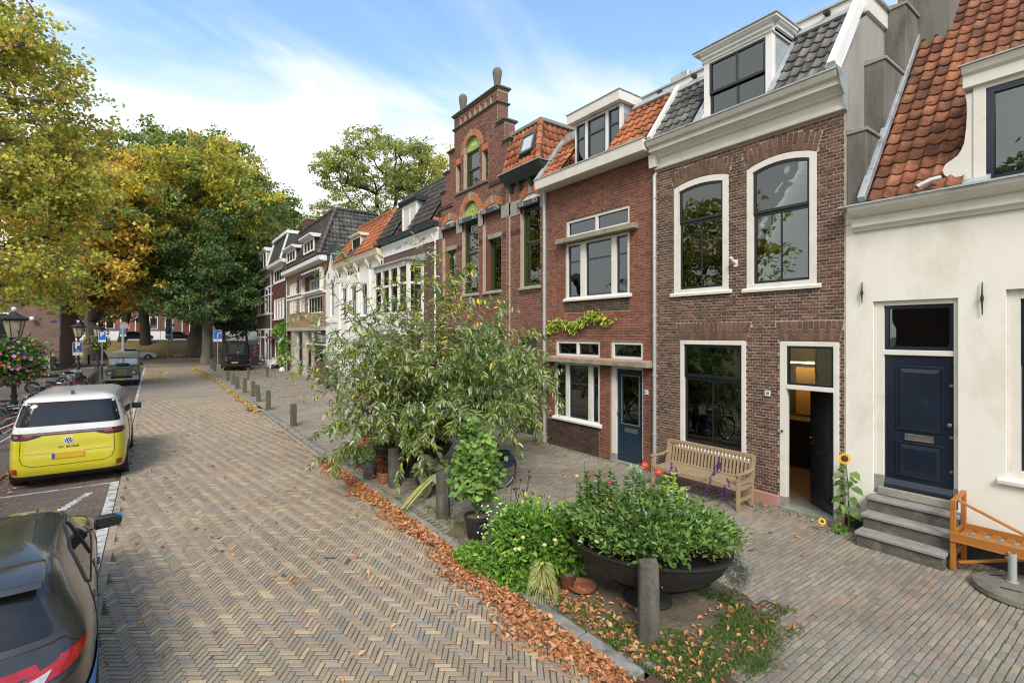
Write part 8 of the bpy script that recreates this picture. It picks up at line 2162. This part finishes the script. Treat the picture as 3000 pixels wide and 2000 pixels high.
# ------------------------------------------------------------ bicycles
fr=lambda n,c:M(n,c,None,5,.35,obj=True,metal=.2)
silv=M('bike_steel',(.45,.46,.47),None,5,.3,metal=.9,obj=True)
def bicycle(label,x,y,rz,col,group='bicycles',tilt=0.0,bag=None,z=0.0):
 t=thing('bicycle',label,'bicycle',(x,y,z),rz,group=group);t.rotation_euler=(tilt,0,rz)
 for cx_ in(-.52,.52):
  o=bpy.data.objects.new('wheel',None);COL.objects.link(o);o.parent=t;o.location=(cx_,0,.34)
  b=MB();b.tube([(.335*math.cos(a*math.pi/14),0,.335*math.sin(a*math.pi/14))for a in range(29)],.018,6,cap=False);b.build('tyre',tyre,o,local=True,smooth=True)
  b=MB();b.tube([(.31*math.cos(a*math.pi/14),0,.31*math.sin(a*math.pi/14))for a in range(29)],.009,5,cap=False)
  for k in range(14):a=k*math.pi/7;b.tube([(0,0,0),(.31*math.cos(a),0,.31*math.sin(a))],.0016,3,cap=False)
  b.lathe((0,-.03,0),[(.02,0),(.02,.06)],8,axis='y');b.build('rim',silv,o,local=True)
  b=MB();b.tube([(.365*math.cos(rad(a)),0,.365*math.sin(rad(a)))for a in range(20,175,15)],.02,5,cap=False);b.build('mudguard',col,o,local=True)
 F={'bb':(-.05,.0,.30),'st':(-.20,0,.78),'ht':(.36,0,.86),'hb':(.39,0,.62)}
 b=MB();b.tube([F['bb'],F['st']],.016,6);b.tube([F['bb'],F['hb']],.018,6);b.tube([(-.15,0,.62),F['ht']],.015,6);b.tube([F['hb'],F['ht']],.018,6);b.tube([F['hb'],(.52,0,.34)],.012,6)
 for s_ in(-.05,.05):b.tube([F['bb'],(-.52,s_,.34)],.009,5);b.tube([(-.17,0,.66),(-.52,s_,.34)],.009,5)
 b.build('frame',col,t,local=True,smooth=True)
 b=MB();b.tube([F['ht'],(.34,0,1.0)],.012,6);b.tube([(.18,-.27,1.02),(.32,-.22,1.04),(.35,0,1.0),(.32,.22,1.04),(.18,.27,1.02)],.012,6);b.build('handlebar',silv,t,local=True,smooth=True)
 b=MB();b.tube([F['st'],(-.23,0,.90)],.012,6);b.build('seat_post',silv,t,local=True)
 b=MB();b.lathe((-.26,0,.92),[(0,-.03),(.09,-.015),(.11,.01),(.08,.035),(0,.045)],12,sx=1.25,sy=.9);b.prism([(-.22,-.035),(-.22,.035),(-.02,.016),(-.02,-.016)],'z',.915,.95);b.build('saddle',blackp,t,local=True,smooth=True)
 b=MB();b.box(-.72,-.36,-.06,.06,.72,.735);b.tube([(-.55,.07,.73),(-.52,.07,.36)],.006,4);b.tube([(-.55,-.07,.73),(-.52,-.07,.36)],.006,4);b.build('carrier',silv,t,local=True)
 b=MB();b.lathe((-.74,0,.62),[(0,0),(.03,.0),(.03,.04)],10,axis='x');b.build('rear_lamp',redl,t,local=True)
 b=MB();b.lathe((-.05,.05,.30),[(0,0),(.09,0),(.09,.01),(0,.01)],16,axis='y');b.tube([(-.05,.06,.30),(.05,.07,.16),(.05,.14,.16)],.008,5);b.tube([(-.05,-.06,.30),(-.15,-.07,.44),(-.15,-.14,.44)],.008,5);b.build('crank',silv,t,local=True)
 if bag:
  b=MB()
  for s_ in(-1,1):b.lathe((-.55,s_*.13,.62),[(0,-.17),(.10,-.15),(.125,-.05),(.12,.06),(.08,.10),(0,.11)],10,sx=1.1,sy=.55)
  b.lathe((-.55,0,.74),[(0,-.02),(.15,-.01),(.14,.03),(0,.06)],9,sx=.9);b.build('pannier_bag',bag,t,local=True,smooth=25,kind='stuff')
 return t
bk,gn,rd,wt_,bu=fr('bike_black',(.02,.02,.022)),fr('bike_green',(.03,.08,.05)),fr('bike_red',(.3,.03,.03)),fr('bike_white',(.6,.6,.6)),fr('bike_blue',(.03,.06,.2))
bicycle('black bicycle with dark blue pannier bag behind the broad leaved bush',5.35,8.35,rad(186),bk,group='bicycles standing by the planters',bag=M('navy_bag',(.02,.035,.075),(.012,.02,.045),6,.8,obj=True))
bicycle('white bicycle with red rear lamp half hidden behind the butterfly bush',4.95,12.25,rad(15),wt_,group='bicycles standing by the planters')
LBK=[(-3.5,20.2,10,bk,'black bicycle leaning in the rack beside the yellow van roof'),(-3.7,21.2,-14,rd,'red bicycle in the rack at the left picture edge'),(-3.6,22.3,8,gn,'green bicycle in the rack below the flower basket'),(-3.5,28.0,-5,bk,'black bicycle standing just beyond the first lamp post'),(-3.6,29.3,12,wt_,'white bicycle beyond the first lamp post'),(-3.5,30.6,-8,bu,'blue bicycle in the middle of the rack'),(-3.8,31.9,6,bk,'black bicycle behind the blue one in the rack'),(-3.6,33.4,-11,rd,'red bicycle near the far end of the rack'),(-3.7,34.8,7,bk,'last black bicycle in the rack before the motorcycles'),(-3.3,18.9,-9,wt_,'pale bicycle at the far left behind the yellow van'),(-3.9,24.0,4,bk,'black bicycle chained to the first lamp post')]
for x,y,a,c,l in LBK:bicycle(l,x,y,rad(a),c,group='bicycles parked along the left pavement',tilt=rad(R.uniform(-9,9)),z=-.03)
bicycle('black bicycle leaning before the corner house right of the van',8.3,53.0,rad(70),bk,group='bicycles before the corner house')
bicycle('grey bicycle with bright wheels next to the white garden bench',8.35,51.4,rad(98),silv,group='bicycles before the corner house')
def motorcycle(label,x,y,rz,tank):
 t=thing('motorcycle',label,'motorcycle',(x,y,-.03),rz,group='motorcycles on the left pavement')
 for cx_ in(-.7,.7):
  o=bpy.data.objects.new('wheel',None);COL.objects.link(o);o.parent=t;o.location=(cx_,0,.31)
  b=MB();b.tube([(.27*math.cos(a*math.pi/12),0,.27*math.sin(a*math.pi/12))for a in range(25)],.055,8,cap=False);b.build('tyre',tyre,o,local=True,smooth=True)
  b=MB();b.lathe((0,-.02,0),[(.2,0),(.23,.02),(.2,.04),(.06,.05),(.05,-.03)],18,axis='y')
  b.build('rim',silv,o,local=True)
 b=MB();b.lathe((.15,0,.88),[(0,-.12),(.15,-.09),(.19,.0),(.14,.10),(0,.13)],14,sx=1.6,sy=.8);b.build('fuel_tank',tank,t,local=True,smooth=True)
 b=MB();b.prism([(-.75,.86),(-.2,.78),(.0,.84),(-.1,.92),(-.7,.98)],'y',-.13,.13);b.build('seat',blackp,t,local=True,bevel=.03,seg=2,smooth=True)
 b=MB();b.box(-.25,.3,-.16,.16,.3,.68);b.build('engine',silv,t,local=True,bevel=.04)
 b=MB();b.tube([(.7,.09,.31),(.5,.09,.95)],.03,7);b.tube([(.7,-.09,.31),(.5,-.09,.95)],.03,7);b.build('fork',silv,t,local=True)
 b=MB();b.tube([(.3,-.36,1.05),(.45,-.2,1.08),(.47,0,1.03),(.45,.2,1.08),(.3,.36,1.05)],.015,6);b.build('handlebar',blackp,t,local=True,smooth=True)
 for s_ in(-1,1):b=MB();b.tube([(.42,s_*.25,1.07),(.44,s_*.33,1.26)],.006,4);b.lathe((.44,s_*.33,1.30),[(0,-.01),(.055,0),(0,.01)],10,axis='x');b.build('mirror',blackp,t,local=True)
 b=MB();b.lathe((.6,0,.92),[(.09,-.05),(.1,.03),(0,.05)],14,axis='x');b.build('headlight',clearl,t,local=True,smooth=True)
 b=MB();b.tube([(.1,-.17,.32),(-.4,-.2,.3),(-.8,-.2,.42)],.05,8);b.build('exhaust',silv,t,local=True,smooth=True)
 b=MB();b.tube([(-.2,0,.4),(.45,0,.9),(-.7,0,.78),(-.2,0,.4),(-.7,.06,.31)],.025,6);b.build('frame',blackp,t,local=True)
motorcycle('silver motorcycle beside the second lamp post',-4.0,40.2,rad(55),paint('tank_silver',(.5,.5,.53)))
motorcycle('dark motorcycle with a long seat left of the silver one',-4.7,37.4,rad(20),paint('tank_black',(.03,.03,.035)))
# ------------------------------------------------------------ stone and wooden bollards
basalt=M('bollard_stone',(0.105,0.10,0.08),(0.06,0.058,0.048),5,.9,dirt=(0.17,0.16,0.125),dirt_scale=3.5,dirt_lo=.52,dirt_hi=.72,bump=.7,bscale=30,stretch=(1,1,.5))
mossyw=M('mossy_wood_post',(0.13,0.12,0.085),(0.08,0.073,0.052),6,.95,dirt=(0.10,0.115,0.04),dirt_scale=3,dirt_lo=.5,dirt_hi=.65,bump=.8,stretch=(1,1,.25))
def bollard(label,x,y,h,r,lean=(0,0),sides=6,seed=0,mat=None,top_r=.88,group='bollards along the kerb',square=False,rot=0.0,z=0):
 rg=random.Random(seed);t=[]
 m=5 if not square else 2;b=MB();n=sides;rings=[]
 for i in range(m+1):
  f=i/m;rr=r*(1.0-(1-top_r)*f)
  for k in range(n):
   a=rot+2*math.pi*(k+.5)/n;q=rr*(1+rg.uniform(-.035,.035));rings.append((lean[0]*f*h+q*math.cos(a),lean[1]*f*h+q*math.sin(a),f*h-(.15 if i==0 else 0)+(rg.uniform(-.02,.02)if i==m else 0)))
 vs=rings+[(lean[0]*h,lean[1]*h,h+.012)]
 fs=[(i*n+k,i*n+(k+1)%n,(i+1)*n+(k+1)%n,(i+1)*n+k)for i in range(m)for k in range(n)]+[(m*n+k,m*n+(k+1)%n,(m+1)*n)for k in range(n)]
 b.add(vs,fs);o=b.build('bollard',mat or basalt,None,local=True,bevel=.012,seg=2)
 o.location=(x,y,z);return setp(o,label,'bollard',group)
bollard('tall stone bollard with chipped top in front of the near flower planter',4.20,3.36,.82,.125,sides=6,seed=1,top_r=.90,rot=.4)
bollard('stone bollard left of the broad leaved bush in its black pot',4.10,7.72,.78,.128,sides=8,seed=2,top_r=.94)
bollard('stone bollard in front of the farther round planter',4.08,9.84,.80,.13,sides=8,seed=3,top_r=.93)
ord_=['wooden bollard standing alone nearest to the farther planter','second wooden bollard from the farther planter along the kerb','leaning wooden bollard third from the farther planter','wooden bollard fourth from the farther planter','wooden bollard fifth from the farther planter','wide topped wooden bollard sixth from the farther planter','wooden bollard seventh from the farther planter','wooden bollard farthest along the kerb row']
for(x,y,h,ln,r_),l in zip([(3.93,18.35,.76,(0,0),.125),(3.92,22.95,.80,(0,0),.12),(4.02,25.85,.80,(-.10,.0),.12),(4.10,28.1,.78,(0,.02),.12),(4.02,30.35,.78,(0,0),.125),(3.95,32.6,.72,(-.03,0),.135),(4.03,35.3,.72,(.03,0),.12),(4.08,38.35,.70,(0,0),.125)],ord_):
 bollard(l,x,y,h,r_,ln,sides=4,seed=int(y),mat=mossyw,top_r=.98,rot=.1)
bollard('slim post standing in the paving behind the van',5.38,39.05,.78,.085,sides=8,seed=50,mat=mossyw);bollard('slim post nearest to the tan brick house',6.72,39.8,.82,.085,sides=8,seed=51,mat=mossyw)
for x,y,l in((4.22,48.9,'wooden post at the foot of the dead end sign'),(4.25,51.0,'wooden post behind the dead end sign'),(4.3,53.0,'wooden post beside the foot of the thin tree')):bollard(l,x,y,.85,.14,sides=4,seed=int(y),mat=mossyw,rot=.1)
GL=['stone bollard with the parking sign pole behind it','rough stone post next to the jeep','rough stone post second from the jeep','rough stone post third from the jeep','rough stone post fourth from the jeep','rough stone post fifth from the jeep','rough stone post farthest left of the jeep']
for i,l in enumerate(GL):bollard(l,-3.0-(0 if i==0 else.12),45.0-i*1.35+(0 if i else.2),.95 if i==0 else.80-.035*i,.15,sides=6,seed=60+i,group='stone posts left of the jeep',z=-.03)
bo=MB();bo.lathe((0,0,0),[(.09,0),(.09,.85),(.11,.86),(.11,.92),(.07,.97),(0,1.0)],14);o=bo.build('bollard',iron,None,local=True,smooth=30);o.location=(-5.5,68,0);setp(o,'round black iron bollard standing on the square','bollard')
# ------------------------------------------------------------ lamp posts with flower baskets
lampglass=M('milky_lamp_glass',(0.42,0.36,0.24),(0.30,0.26,0.17),5,.25)
def lamp(label,x,y,H=3.95):
 t=thing('street_lamp',label,'street lamp',(x,y,0),group='old fashioned lamp posts')
 b=MB();b.lathe((x,y,0),[(.24,0),(.24,.1),(.20,.14),(.19,.45),(.17,.5),(.23,.54),(.23,.60),(.12,.66),(.10,.74),(.13,.76),(.13,.80),(.085,.84),(.08,.95),(.11,.97),(.11,1.02),(.075,1.05),(.06,H-1.35),(.09,H-1.33),(.09,H-1.29),(.06,H-1.27),(.055,H-1.12),(.13,H-1.05),(.15,H-1.0)],12);b.build('post',iron,t,smooth=30)
 b=MB();n=6;z0,z1=H-.98,H-.40
 P=lambda r,z:[(x+r*math.cos(math.pi*k/3+.3),y+r*math.sin(math.pi*k/3+.3),z)for k in range(n)]
 b.add(P(.17,z0)+P(.29,z1),[(k,(k+1)%n,(k+1)%n+n,k+n)for k in range(n)]);b.build('lantern_glass',lampglass,t)
 for k in range(n):
  a=math.pi*k/3+.3;b=MB();b.tube([(x+.175*math.cos(a),y+.175*math.sin(a),z0),(x+.295*math.cos(a),y+.295*math.sin(a),z1)],.014,5);b.build('glazing_bar',iron,t)
 b=MB();b.lathe((x,y,z0-.04),[(.19,0),(.19,.04)],6);b.build('lantern_ring',iron,t)
 b=MB();b.lathe((x,y,z1),[(.31,0),(.40,.05),(.41,.09),(.34,.12),(.20,.20),(.13,.24),(.12,.27),(.06,.30),(.05,.34)],6);b.build('lantern_roof',iron,t)
 b=MB();b.lathe((x,y,z1+.42),[(0,-.09),(.05,-.07),(.075,0),(.05,.06),(0,.08)],12);b.build('finial',white2,t,smooth=True)
 return t
lamp('black lamp post with large flower basket at the left picture edge',-4.0,24.5,4.05);lamp('black lamp post carrying the disabled parking sign',-4.0,43.0,3.98);lamp('farthest black lamp post with a small flower basket',-3.75,53.2,3.98)
def basket(label,x,y,z,r,rz,nl,nf):
 t=thing('flower_basket',label,'flower basket',(x,y,z-rz),group='flower baskets on the lamp posts')
 bush(t,(x,y,z),(r,r,rz),nl,.15,.10,([(0.06,0.13,0.025),(0.10,0.19,0.04),(0.04,0.085,0.02),(.2,.28,.05)],[4,3,3,.8]),lump=70,hexa=False,zmin=z-rz)
 b=MB();b.lathe((x,y,z-rz*.55),[(.15,-.1),(r*.6,.05),(r*.62,.12)],16);b.build('bowl',iron,t)
 P,d=ellip(nf,(x,y,z),(r*1.06,r*1.06,rz*1.06),.93)
 cl=[(0.62,0.03,0.02),(0.60,0.10,0.34),(0.68,0.28,0.52),(0.10,0.03,0.24),(0.66,0.12,0.03)];rows=[]
 V,F,C=[],[],[]
 for i in range(nf):
  n_=Vector(d[i]);u=n_.orthogonal().normalized();v=n_.cross(u);c=Vector(P[i])-Vector(worg(t));s=R.uniform(.045,.075);k0=len(V)
  for k in range(8):a=k*math.pi/4;q=s*(1 if k%2 else.78);V.append(c+u*math.cos(a)*q+v*math.sin(a)*q+n_*.02)
  V.append(c-n_*.01);col=cl[R.choices(range(5),[4,4,3,3,1.5])[0]]
  for k in range(0,8,2):F.append((k0+8,k0+k,k0+k+1,k0+(k+2)%8));C.append(col)
 me=npmesh('petunia_flowers',[tuple(v)for v in V],np.array(F),petal,col=np.array(C));link('petunia_flowers',me,t,kind='stuff')
basket('big round hanging basket of red, pink and purple flowers',-4.05,24.5,2.22,.92,.80,4000,170);basket('small far hanging basket of pink flowers',-3.75,53.2,2.45,.82,.66,1800,120)
# ------------------------------------------------------------ signs
sblue=M('sign_blue',(0.015,0.14,0.55),(0.013,0.125,0.5),3,.4);sblued=M('sign_dark_blue',(0.01,0.075,0.22),None,3,.4);signw=M('sign_white',(.75,.75,.73),None,4,.5);signr=M('sign_red',(.6,.02,.02),None,4,.4);polem=M('galvanised_pole',(.36,.38,.39),None,6,.5,metal=.4);backg=M('sign_back_grey',(.35,.36,.37),None,6,.6)
FACE_S=Matrix(((1,0,0),(0,0,-1),(0,1,0))).to_4x4()
def front_text(s,size,x,y,z,mat,parent,bold=0.0,name='lettering'):
 o=link(name,text_mesh(s,size,.003,mat,bold),parent);o.matrix_basis=Matrix.Translation(Vector((x,y,z))-worg(parent))@FACE_S;return o
def sign(label,x,y,z,w,h,mat,pole=True,r=.03,sub=True,zb=0,psize=None,name='parking_sign'):
 t=thing(name,label,'sign',(x,y,zb))
 if pole:b=MB();b.tube([(x,y+.05,zb),(x,y+.05,z+h)],r,10);b.build('pole',polem,t,smooth=True)
 b=MB();b.box(x-w/2,x+w/2,y-.01,y+.01,z,z+h);s=b.build('sign_panel',signw,t,bevel=.004)
 b=MB();b.box(x-w/2+.015,x+w/2-.015,y-.014,y-.010,z+.015,z+h-.015);b.build('sign_face',mat,s)
 if sub:b=MB();b.box(x-w/2,x+w/2,y-.008,y+.008,z-h*.28,z-.02);p=b.build('sub_plate',signw,t)
 return t
s1=sign('blue disabled parking sign on the second lamp post',-4.02,42.72,1.98,.46,.66,sblued,pole=False);front_text('P',.50,-4.02,42.70,2.42,signw,s1,.012)
b=MB();b.tube([(-4.06,42.695,2.20),(-4.04,42.695,2.13),(-3.97,42.695,2.12),(-3.92,42.695,2.04)],.012,5);b.tube([(-4.02+.07*math.cos(rad(a)),42.695,2.09+.06*math.sin(rad(a)))for a in range(150,361,30)],.010,5);b.lathe((-4.06,42.695,2.23),[(0,0),(.018,0),(.018,-.006)],8,axis='y');b.build('wheelchair_symbol',signw,s1)
front_text('BEZOEKERS',.065,-4.02,42.70,1.87,M('text_grey',(.2,.2,.2),None,3,.6),s1)
rb=thing('round_sign','round red rimmed sign behind the disabled parking sign','sign',(-3.99,43.25,2.0));b=MB();b.lathe((-3.99,43.25,2.30),[(.30,0),(.34,0),(.34,.02),(.30,.02)],28,axis='y',closed=True);b.build('rim',signr,rb);b=MB();b.lathe((-3.99,43.25,2.30),[(0,.005),(.30,.005),(.30,.02)],28,axis='y');b.build('disc',backg,rb)
s2=sign('blue parking sign on a thin pole left of the jeep',-2.98,45.8,2.76,.42,.58,sblue,zb=0);front_text('P',.42,-2.98,45.78,3.12,signw,s2,.01)
s3=sign('blue parking sign on a thick pale pole behind the jeep',-2.36,60.0,3.12,.46,.64,sblue,r=.13,zb=0);front_text('P',.46,-2.36,59.98,3.52,signw,s3,.01)
b=MB();b.tube([(-2.36,60.05,1.1),(-2.36,60.05,1.35)],.135,12);b.build('green_band',M('pole_green',(.05,.25,.1),None,3,.5),s3)
b=MB();b.lathe((-2.30,60.1,3.95),[(.33,0),(.40,0),(.40,.02),(.33,.02)],28,axis='y',closed=True);o=b.build('rim',signr,None,loc=(-2.3,60.1,3.95));setp(o,'round red rimmed sign seen above the pale pole sign','sign');o.name='round_sign'
b=MB();b.lathe((-2.30,60.1,3.95),[(0,.005),(.33,.005),(.33,.02)],28,axis='y');b.build('disc',backg,o)
s4=sign('dark blue parking sign standing on the bank edge before the far cars',1.6,81.5,3.15,.62,.95,sblued,zb=.1,r=.06);front_text('P',.6,1.6,81.46,3.72,signw,s4,.01)
s5=sign('blue dead end sign on a thin pole left of the black van',4.38,48.3,2.75,.62,.74,sblue,r=.035,name='dead_end_sign')
b=MB();b.box(4.35,4.41,48.27,48.285,2.82,3.28);b.box(4.35,4.58,48.27,48.285,3.22,3.28);b.prism([(4.54,3.16),(4.54,3.34),(4.65,3.25)],'y',48.27,48.285);b.build('road_symbol',signw,s5);b=MB();b.box(4.17,4.26,48.265,48.285,3.18,3.34);b.build('red_bar',signr,s5);front_text('fiets',.09,4.38,48.28,2.64,MATS['text_grey'],s5)
ns=thing('no_entry_sign','red and white no entry sign on the far road behind the second lamp post','sign',(-27.0,93,2.13));b=MB();b.tube([(-27,93,2.13),(-27,93,5.4)],.06,8);b.build('pole',polem,ns);b=MB();b.lathe((-27,92.9,5.1),[(0,0),(.42,0),(.42,.03)],20,axis='y');b.build('disc',signr,ns);b=MB();b.box(-27.3,-26.7,92.86,92.9,5.03,5.17);b.build('white_bar',signw,ns)
fl=thing('street_light','thin grey street light pole beyond the bank edge parking sign','street light',(2.2,90,2.1));b=MB();b.tube([(2.2,90,2.1),(2.2,90,9.2)],.1,8);b.build('pole',polem,fl);b=MB();b.box(2.0,2.9,89.8,90.2,9.2,9.4);b.build('lamp_head',signw,fl);b=MB();b.lathe((2.35,89.9,7.0),[(0,0),(.25,.1),(.3,.3),(.25,.5),(0,.6)],12);b.build('globe',signw,fl,smooth=True)
# road sign pole whose reflection shows in the door window
s6=sign('white two arrow sign mirrored in the window above the open door',-4.2,9.4,3.2,.7,.5,sblue,name='direction_sign')
# boulder
b=MB();b.lathe((0,0,0),[(.55,-.1),(.6,.1),(.5,.32),(.25,.45),(0,.48)],9,sx=1.4);o=b.build('boulder',sandst,None,loc=None,local=True,smooth=True);o.location=(2.9,80.3,0);setp(o,'grey boulder lying at the foot of the grass bank','boulder')
b=MB();b.lathe((0,0,0),[(.24,-.02),(.26,.1),(.18,.28),(0,.36)],9);o=b.build('boulder',white2,None,local=True,smooth=True);o.location=(8.95,46.0,0);setp(o,'pale round stone beside the concrete pillar','boulder')
# pots on the far pavement
q=pot('terracotta pot with low plants by the brick foot of the tan house',8.45,32.6,.24,.42,terra);bush(q,(8.45,32.6,.5),(.32,.32,.12),260,.10,.05,greenp,name='leafy_plant',hexa=False)
q=thing('globe_pot','dark round ribbed pot with a small standard tree by the white houses','flower pot',(8.45,29.7,0));b=MB();b.lathe((8.45,29.7,0),[(.22,0),(.42,.15),(.50,.36),(.42,.56),(.36,.60),(.38,.66),(.33,.66)],24);b.build('pot',M('dark_glaze',(.06,.06,.065),None,5,.45),q,smooth=True)
b=MB();b.tube([(8.45,29.7,.5),(8.45,29.72,1.5)],.03,6);b.build('stem',MATS['bark'],q);bush(q,(8.45,29.7,1.75),(.45,.45,.5),500,.13,.06,greenp,name='crown',hexa=False)
# ------------------------------------------------------------ benches
teak=M('weathered_teak',(0.36,0.27,0.16),(0.27,0.20,0.12),4,.75,dirt=(.20,.17,.12),dirt_scale=5,dirt_lo=.52,dirt_hi=.72,obj=True,stretch=(1,.25,1),bump=.3)
oakb=M('oiled_wood',(0.42,0.17,0.035),(0.33,0.125,0.025),4,.45,obj=True,stretch=(1,.25,1),dirt=(.22,.09,.03),dirt_scale=4,dirt_lo=.55,dirt_hi=.75)
bn=thing('teak_bench','weathered teak garden bench with slatted back under the ground floor window','bench',(8.98,5.76,0),rad(1.5))
Lb=.92
for s_ in(-1,1):
 b=MB();b.box(-.50,-.44,s_*Lb-.03,s_*Lb+.03,0,.63);b.build('leg',teak,bn,local=True,bevel=.005)
 b=MB();b.beam((.0,s_*Lb,0),(.02,s_*Lb,.42),.06,.06,up=(1,0,0));b.beam((.02,s_*Lb,.42),(.11,s_*Lb,.92),.06,.055,up=(1,0,0));b.build('leg',teak,bn,local=True,bevel=.004)
 b=MB();b.beam((-.54,s_*Lb,.655),(-.2,s_*Lb,.64),.075,.035);b.beam((-.2,s_*Lb,.64),(.08,s_*Lb,.67),.07,.035);b.build('armrest',teak,bn,local=True,bevel=.006)
 b=MB();b.box(-.47,.02,s_*Lb-.02,s_*Lb+.02,.16,.21);b.build('stretcher',teak,bn,local=True)
 b=MB();b.box(-.47,.02,s_*Lb-.02,s_*Lb+.02,.36,.42);b.build('seat_rail',teak,bn,local=True)
b=MB();b.box(-.50,-.46,-Lb,Lb,.36,.43);b.build('seat_rail',teak,bn,local=True,bevel=.004)
for k in range(7):b=MB();x=-.50+k*.077;b.box(x,x+.062,-Lb+.02,Lb-.02,.431,.449);b.build('seat_slat',teak,bn,local=True,bevel=.003)
b=MB();b.beam((.105,-Lb,.90),(.105,Lb,.90),.05,.07,up=(0,0,1));b.build('back_rail',teak,bn,local=True,bevel=.004)
b=MB();b.beam((.025,-Lb,.47),(.025,Lb,.47),.04,.05,up=(0,0,1));b.build('back_rail',teak,bn,local=True,bevel=.004)
n=24
for k in range(n):y=-Lb+.06+(2*Lb-.12)*k/(n-1);b=MB();b.beam((.03,y,.48),(.103,y,.88),.014,.043,up=(0,1,0));b.build('back_slat',teak,bn,local=True)
b2=thing('orange_bench','oiled orange wood bench with a slanting arm right of the stone steps','bench',(9.0,1.92,0))
def B2(name,p,q,w,h,**k):b=MB();b.beam(p,q,w,h,**k);return b.build(name,oakb,b2,local=True,bevel=.004)
B2('leg',(-.22,0,0),(-.22,0,.92),.055,.055,up=(1,0,0));B2('leg',(.20,-.02,0),(.20,-.02,1.0),.055,.055,up=(1,0,0));B2('arm_rail',(-.24,0,.93),(.22,-.02,.99),.06,.03);B2('leg',(-.22,-1.9,0),(-.22,-1.9,.5),.055,.055,up=(1,0,0));B2('leg',(.20,-1.9,0),(.20,-1.9,.5),.055,.055,up=(1,0,0))
B2('front_rail',(-.24,.03,.455),(-.24,-1.95,.455),.03,.13);B2('back_rail',(.22,.0,.50),(.22,-1.95,.50),.03,.10);B2('side_rail',(-.22,0,.48),(.2,0,.48),.03,.09);B2('brace',(-.16,-.04,.94),(.02,-1.05,.46),.05,.03);B2('cross_brace',(-.2,-.05,.12),(.1,-.9,.40),.05,.03);B2('lower_rail',(-.22,0,.20),(.2,0,.2),.03,.05)
B2('lip_rail',(-.255,.03,.405),(-.255,-1.95,.405),.02,.02);B2('divider',(-.22,-1.05,.51),(.22,-1.05,.51),.03,.06)
for k in range(13):B2('seat_slat',(-.21,-.08-k*.14,.475),(.2,-.08-k*.14,.475),.085,.018)
pb=thing('parasol_base','round concrete parasol base with a steel tube beside the orange bench','parasol base',(8.62,1.22,0));b=MB();b.lathe((8.62,1.22,0),[(.46,0),(.48,.02),(.47,.075),(.45,.085),(0,.09)],44);b.build('disc',M('mossy_concrete',(.20,.19,.15),(.14,.135,.11),6,.9,dirt=(.08,.08,.06),dirt_scale=4,bump=.5),pb,smooth=30)
b=MB();b.lathe((8.72,1.34,.09),[(.06,0),(.06,.01),(.042,.012),(.042,.36),(.034,.36),(.034,.2)],18);b.build('tube',pipe_grey,pb,smooth=30)
b=MB();b.tube([(8.66,1.36,.40),(8.62,1.38,.41)],.008,6);b.lathe((8.62,1.38,.41),[(0,-.012),(.016,0),(0,.012)],8);b.build('clamp_screw',steel,pb)
for k,(xa,ya,xb,yb2)in enumerate(((8.42,1.40,8.46,1.22),(8.74,1.55,8.9,1.42),(8.6,.95,8.75,.9))):b=MB();b.beam((xa,ya,.087),(xb,yb2,.087),.03,.01);b.build('grip_slot',iron,pb)
wb=thing('white_garden_bench','white painted garden bench beside the ivy','bench',(9.0,50.2,0));
def wbp(name,*bx):
 for q in bx:b=MB();b.box(*q);b.build(name,white2,wb,local=True)
wbp('leg',(-.5,-.42,-1.2,-1.12,0,.65),(-.5,-.42,1.12,1.2,0,.65));wbp('seat',(-.5,.1,-1.15,1.15,.4,.46));wbp('armrest',(-.55,.1,-1.22,-1.1,.65,.7),(-.55,.1,1.1,1.22,.65,.7));wbp('front_board',(-.5,-.46,-1.1,1.1,.12,.4));wbp('back_rail',(.08,.14,-1.15,1.15,.85,.95))
for k in range(10):wbp('back_slat',(.09,.13,-1.05+k*.22,-.98+k*.22,.46,.86))
# graffiti board next to the van
gb=thing('graffiti_box','black utility box with a magenta squiggle right of the black van','utility box',(8.15,55.2,0));b=MB();b.box(7.7,8.6,55.0,55.5,0,2.1);b.build('cabinet',blackp,gb,bevel=.02)
b=MB();b.tube([(8.1,54.98,2.0),(8.35,54.98,1.9),(8.05,54.98,1.7),(8.35,54.98,1.5),(8.05,54.98,1.3),(8.2,54.98,1.0)],.05,6);b.build('painted_squiggle',M('magenta_paint',(.5,.03,.35),None,3,.5),gb)
# trees on the left, outside the picture, that the window panes mirror
tree('yellow tree across the street mirrored in the upper window panes',(-12,19.5,0),(-12,19.5,4),.3,[(-12,19.5,8.2,3.2,3.6,4.0)],60,120,.30,.24,gold,clump=1.0,seed=21,group='trees mirrored in the window panes')
tree('green tree across the street mirrored in the lower window panes',(-11,4,0),(-11,4,3.5),.25,[(-11,4,7.2,3,3.2,3.6)],50,120,.30,.24,greenp,clump=1.0,seed=22,group='trees mirrored in the window panes')
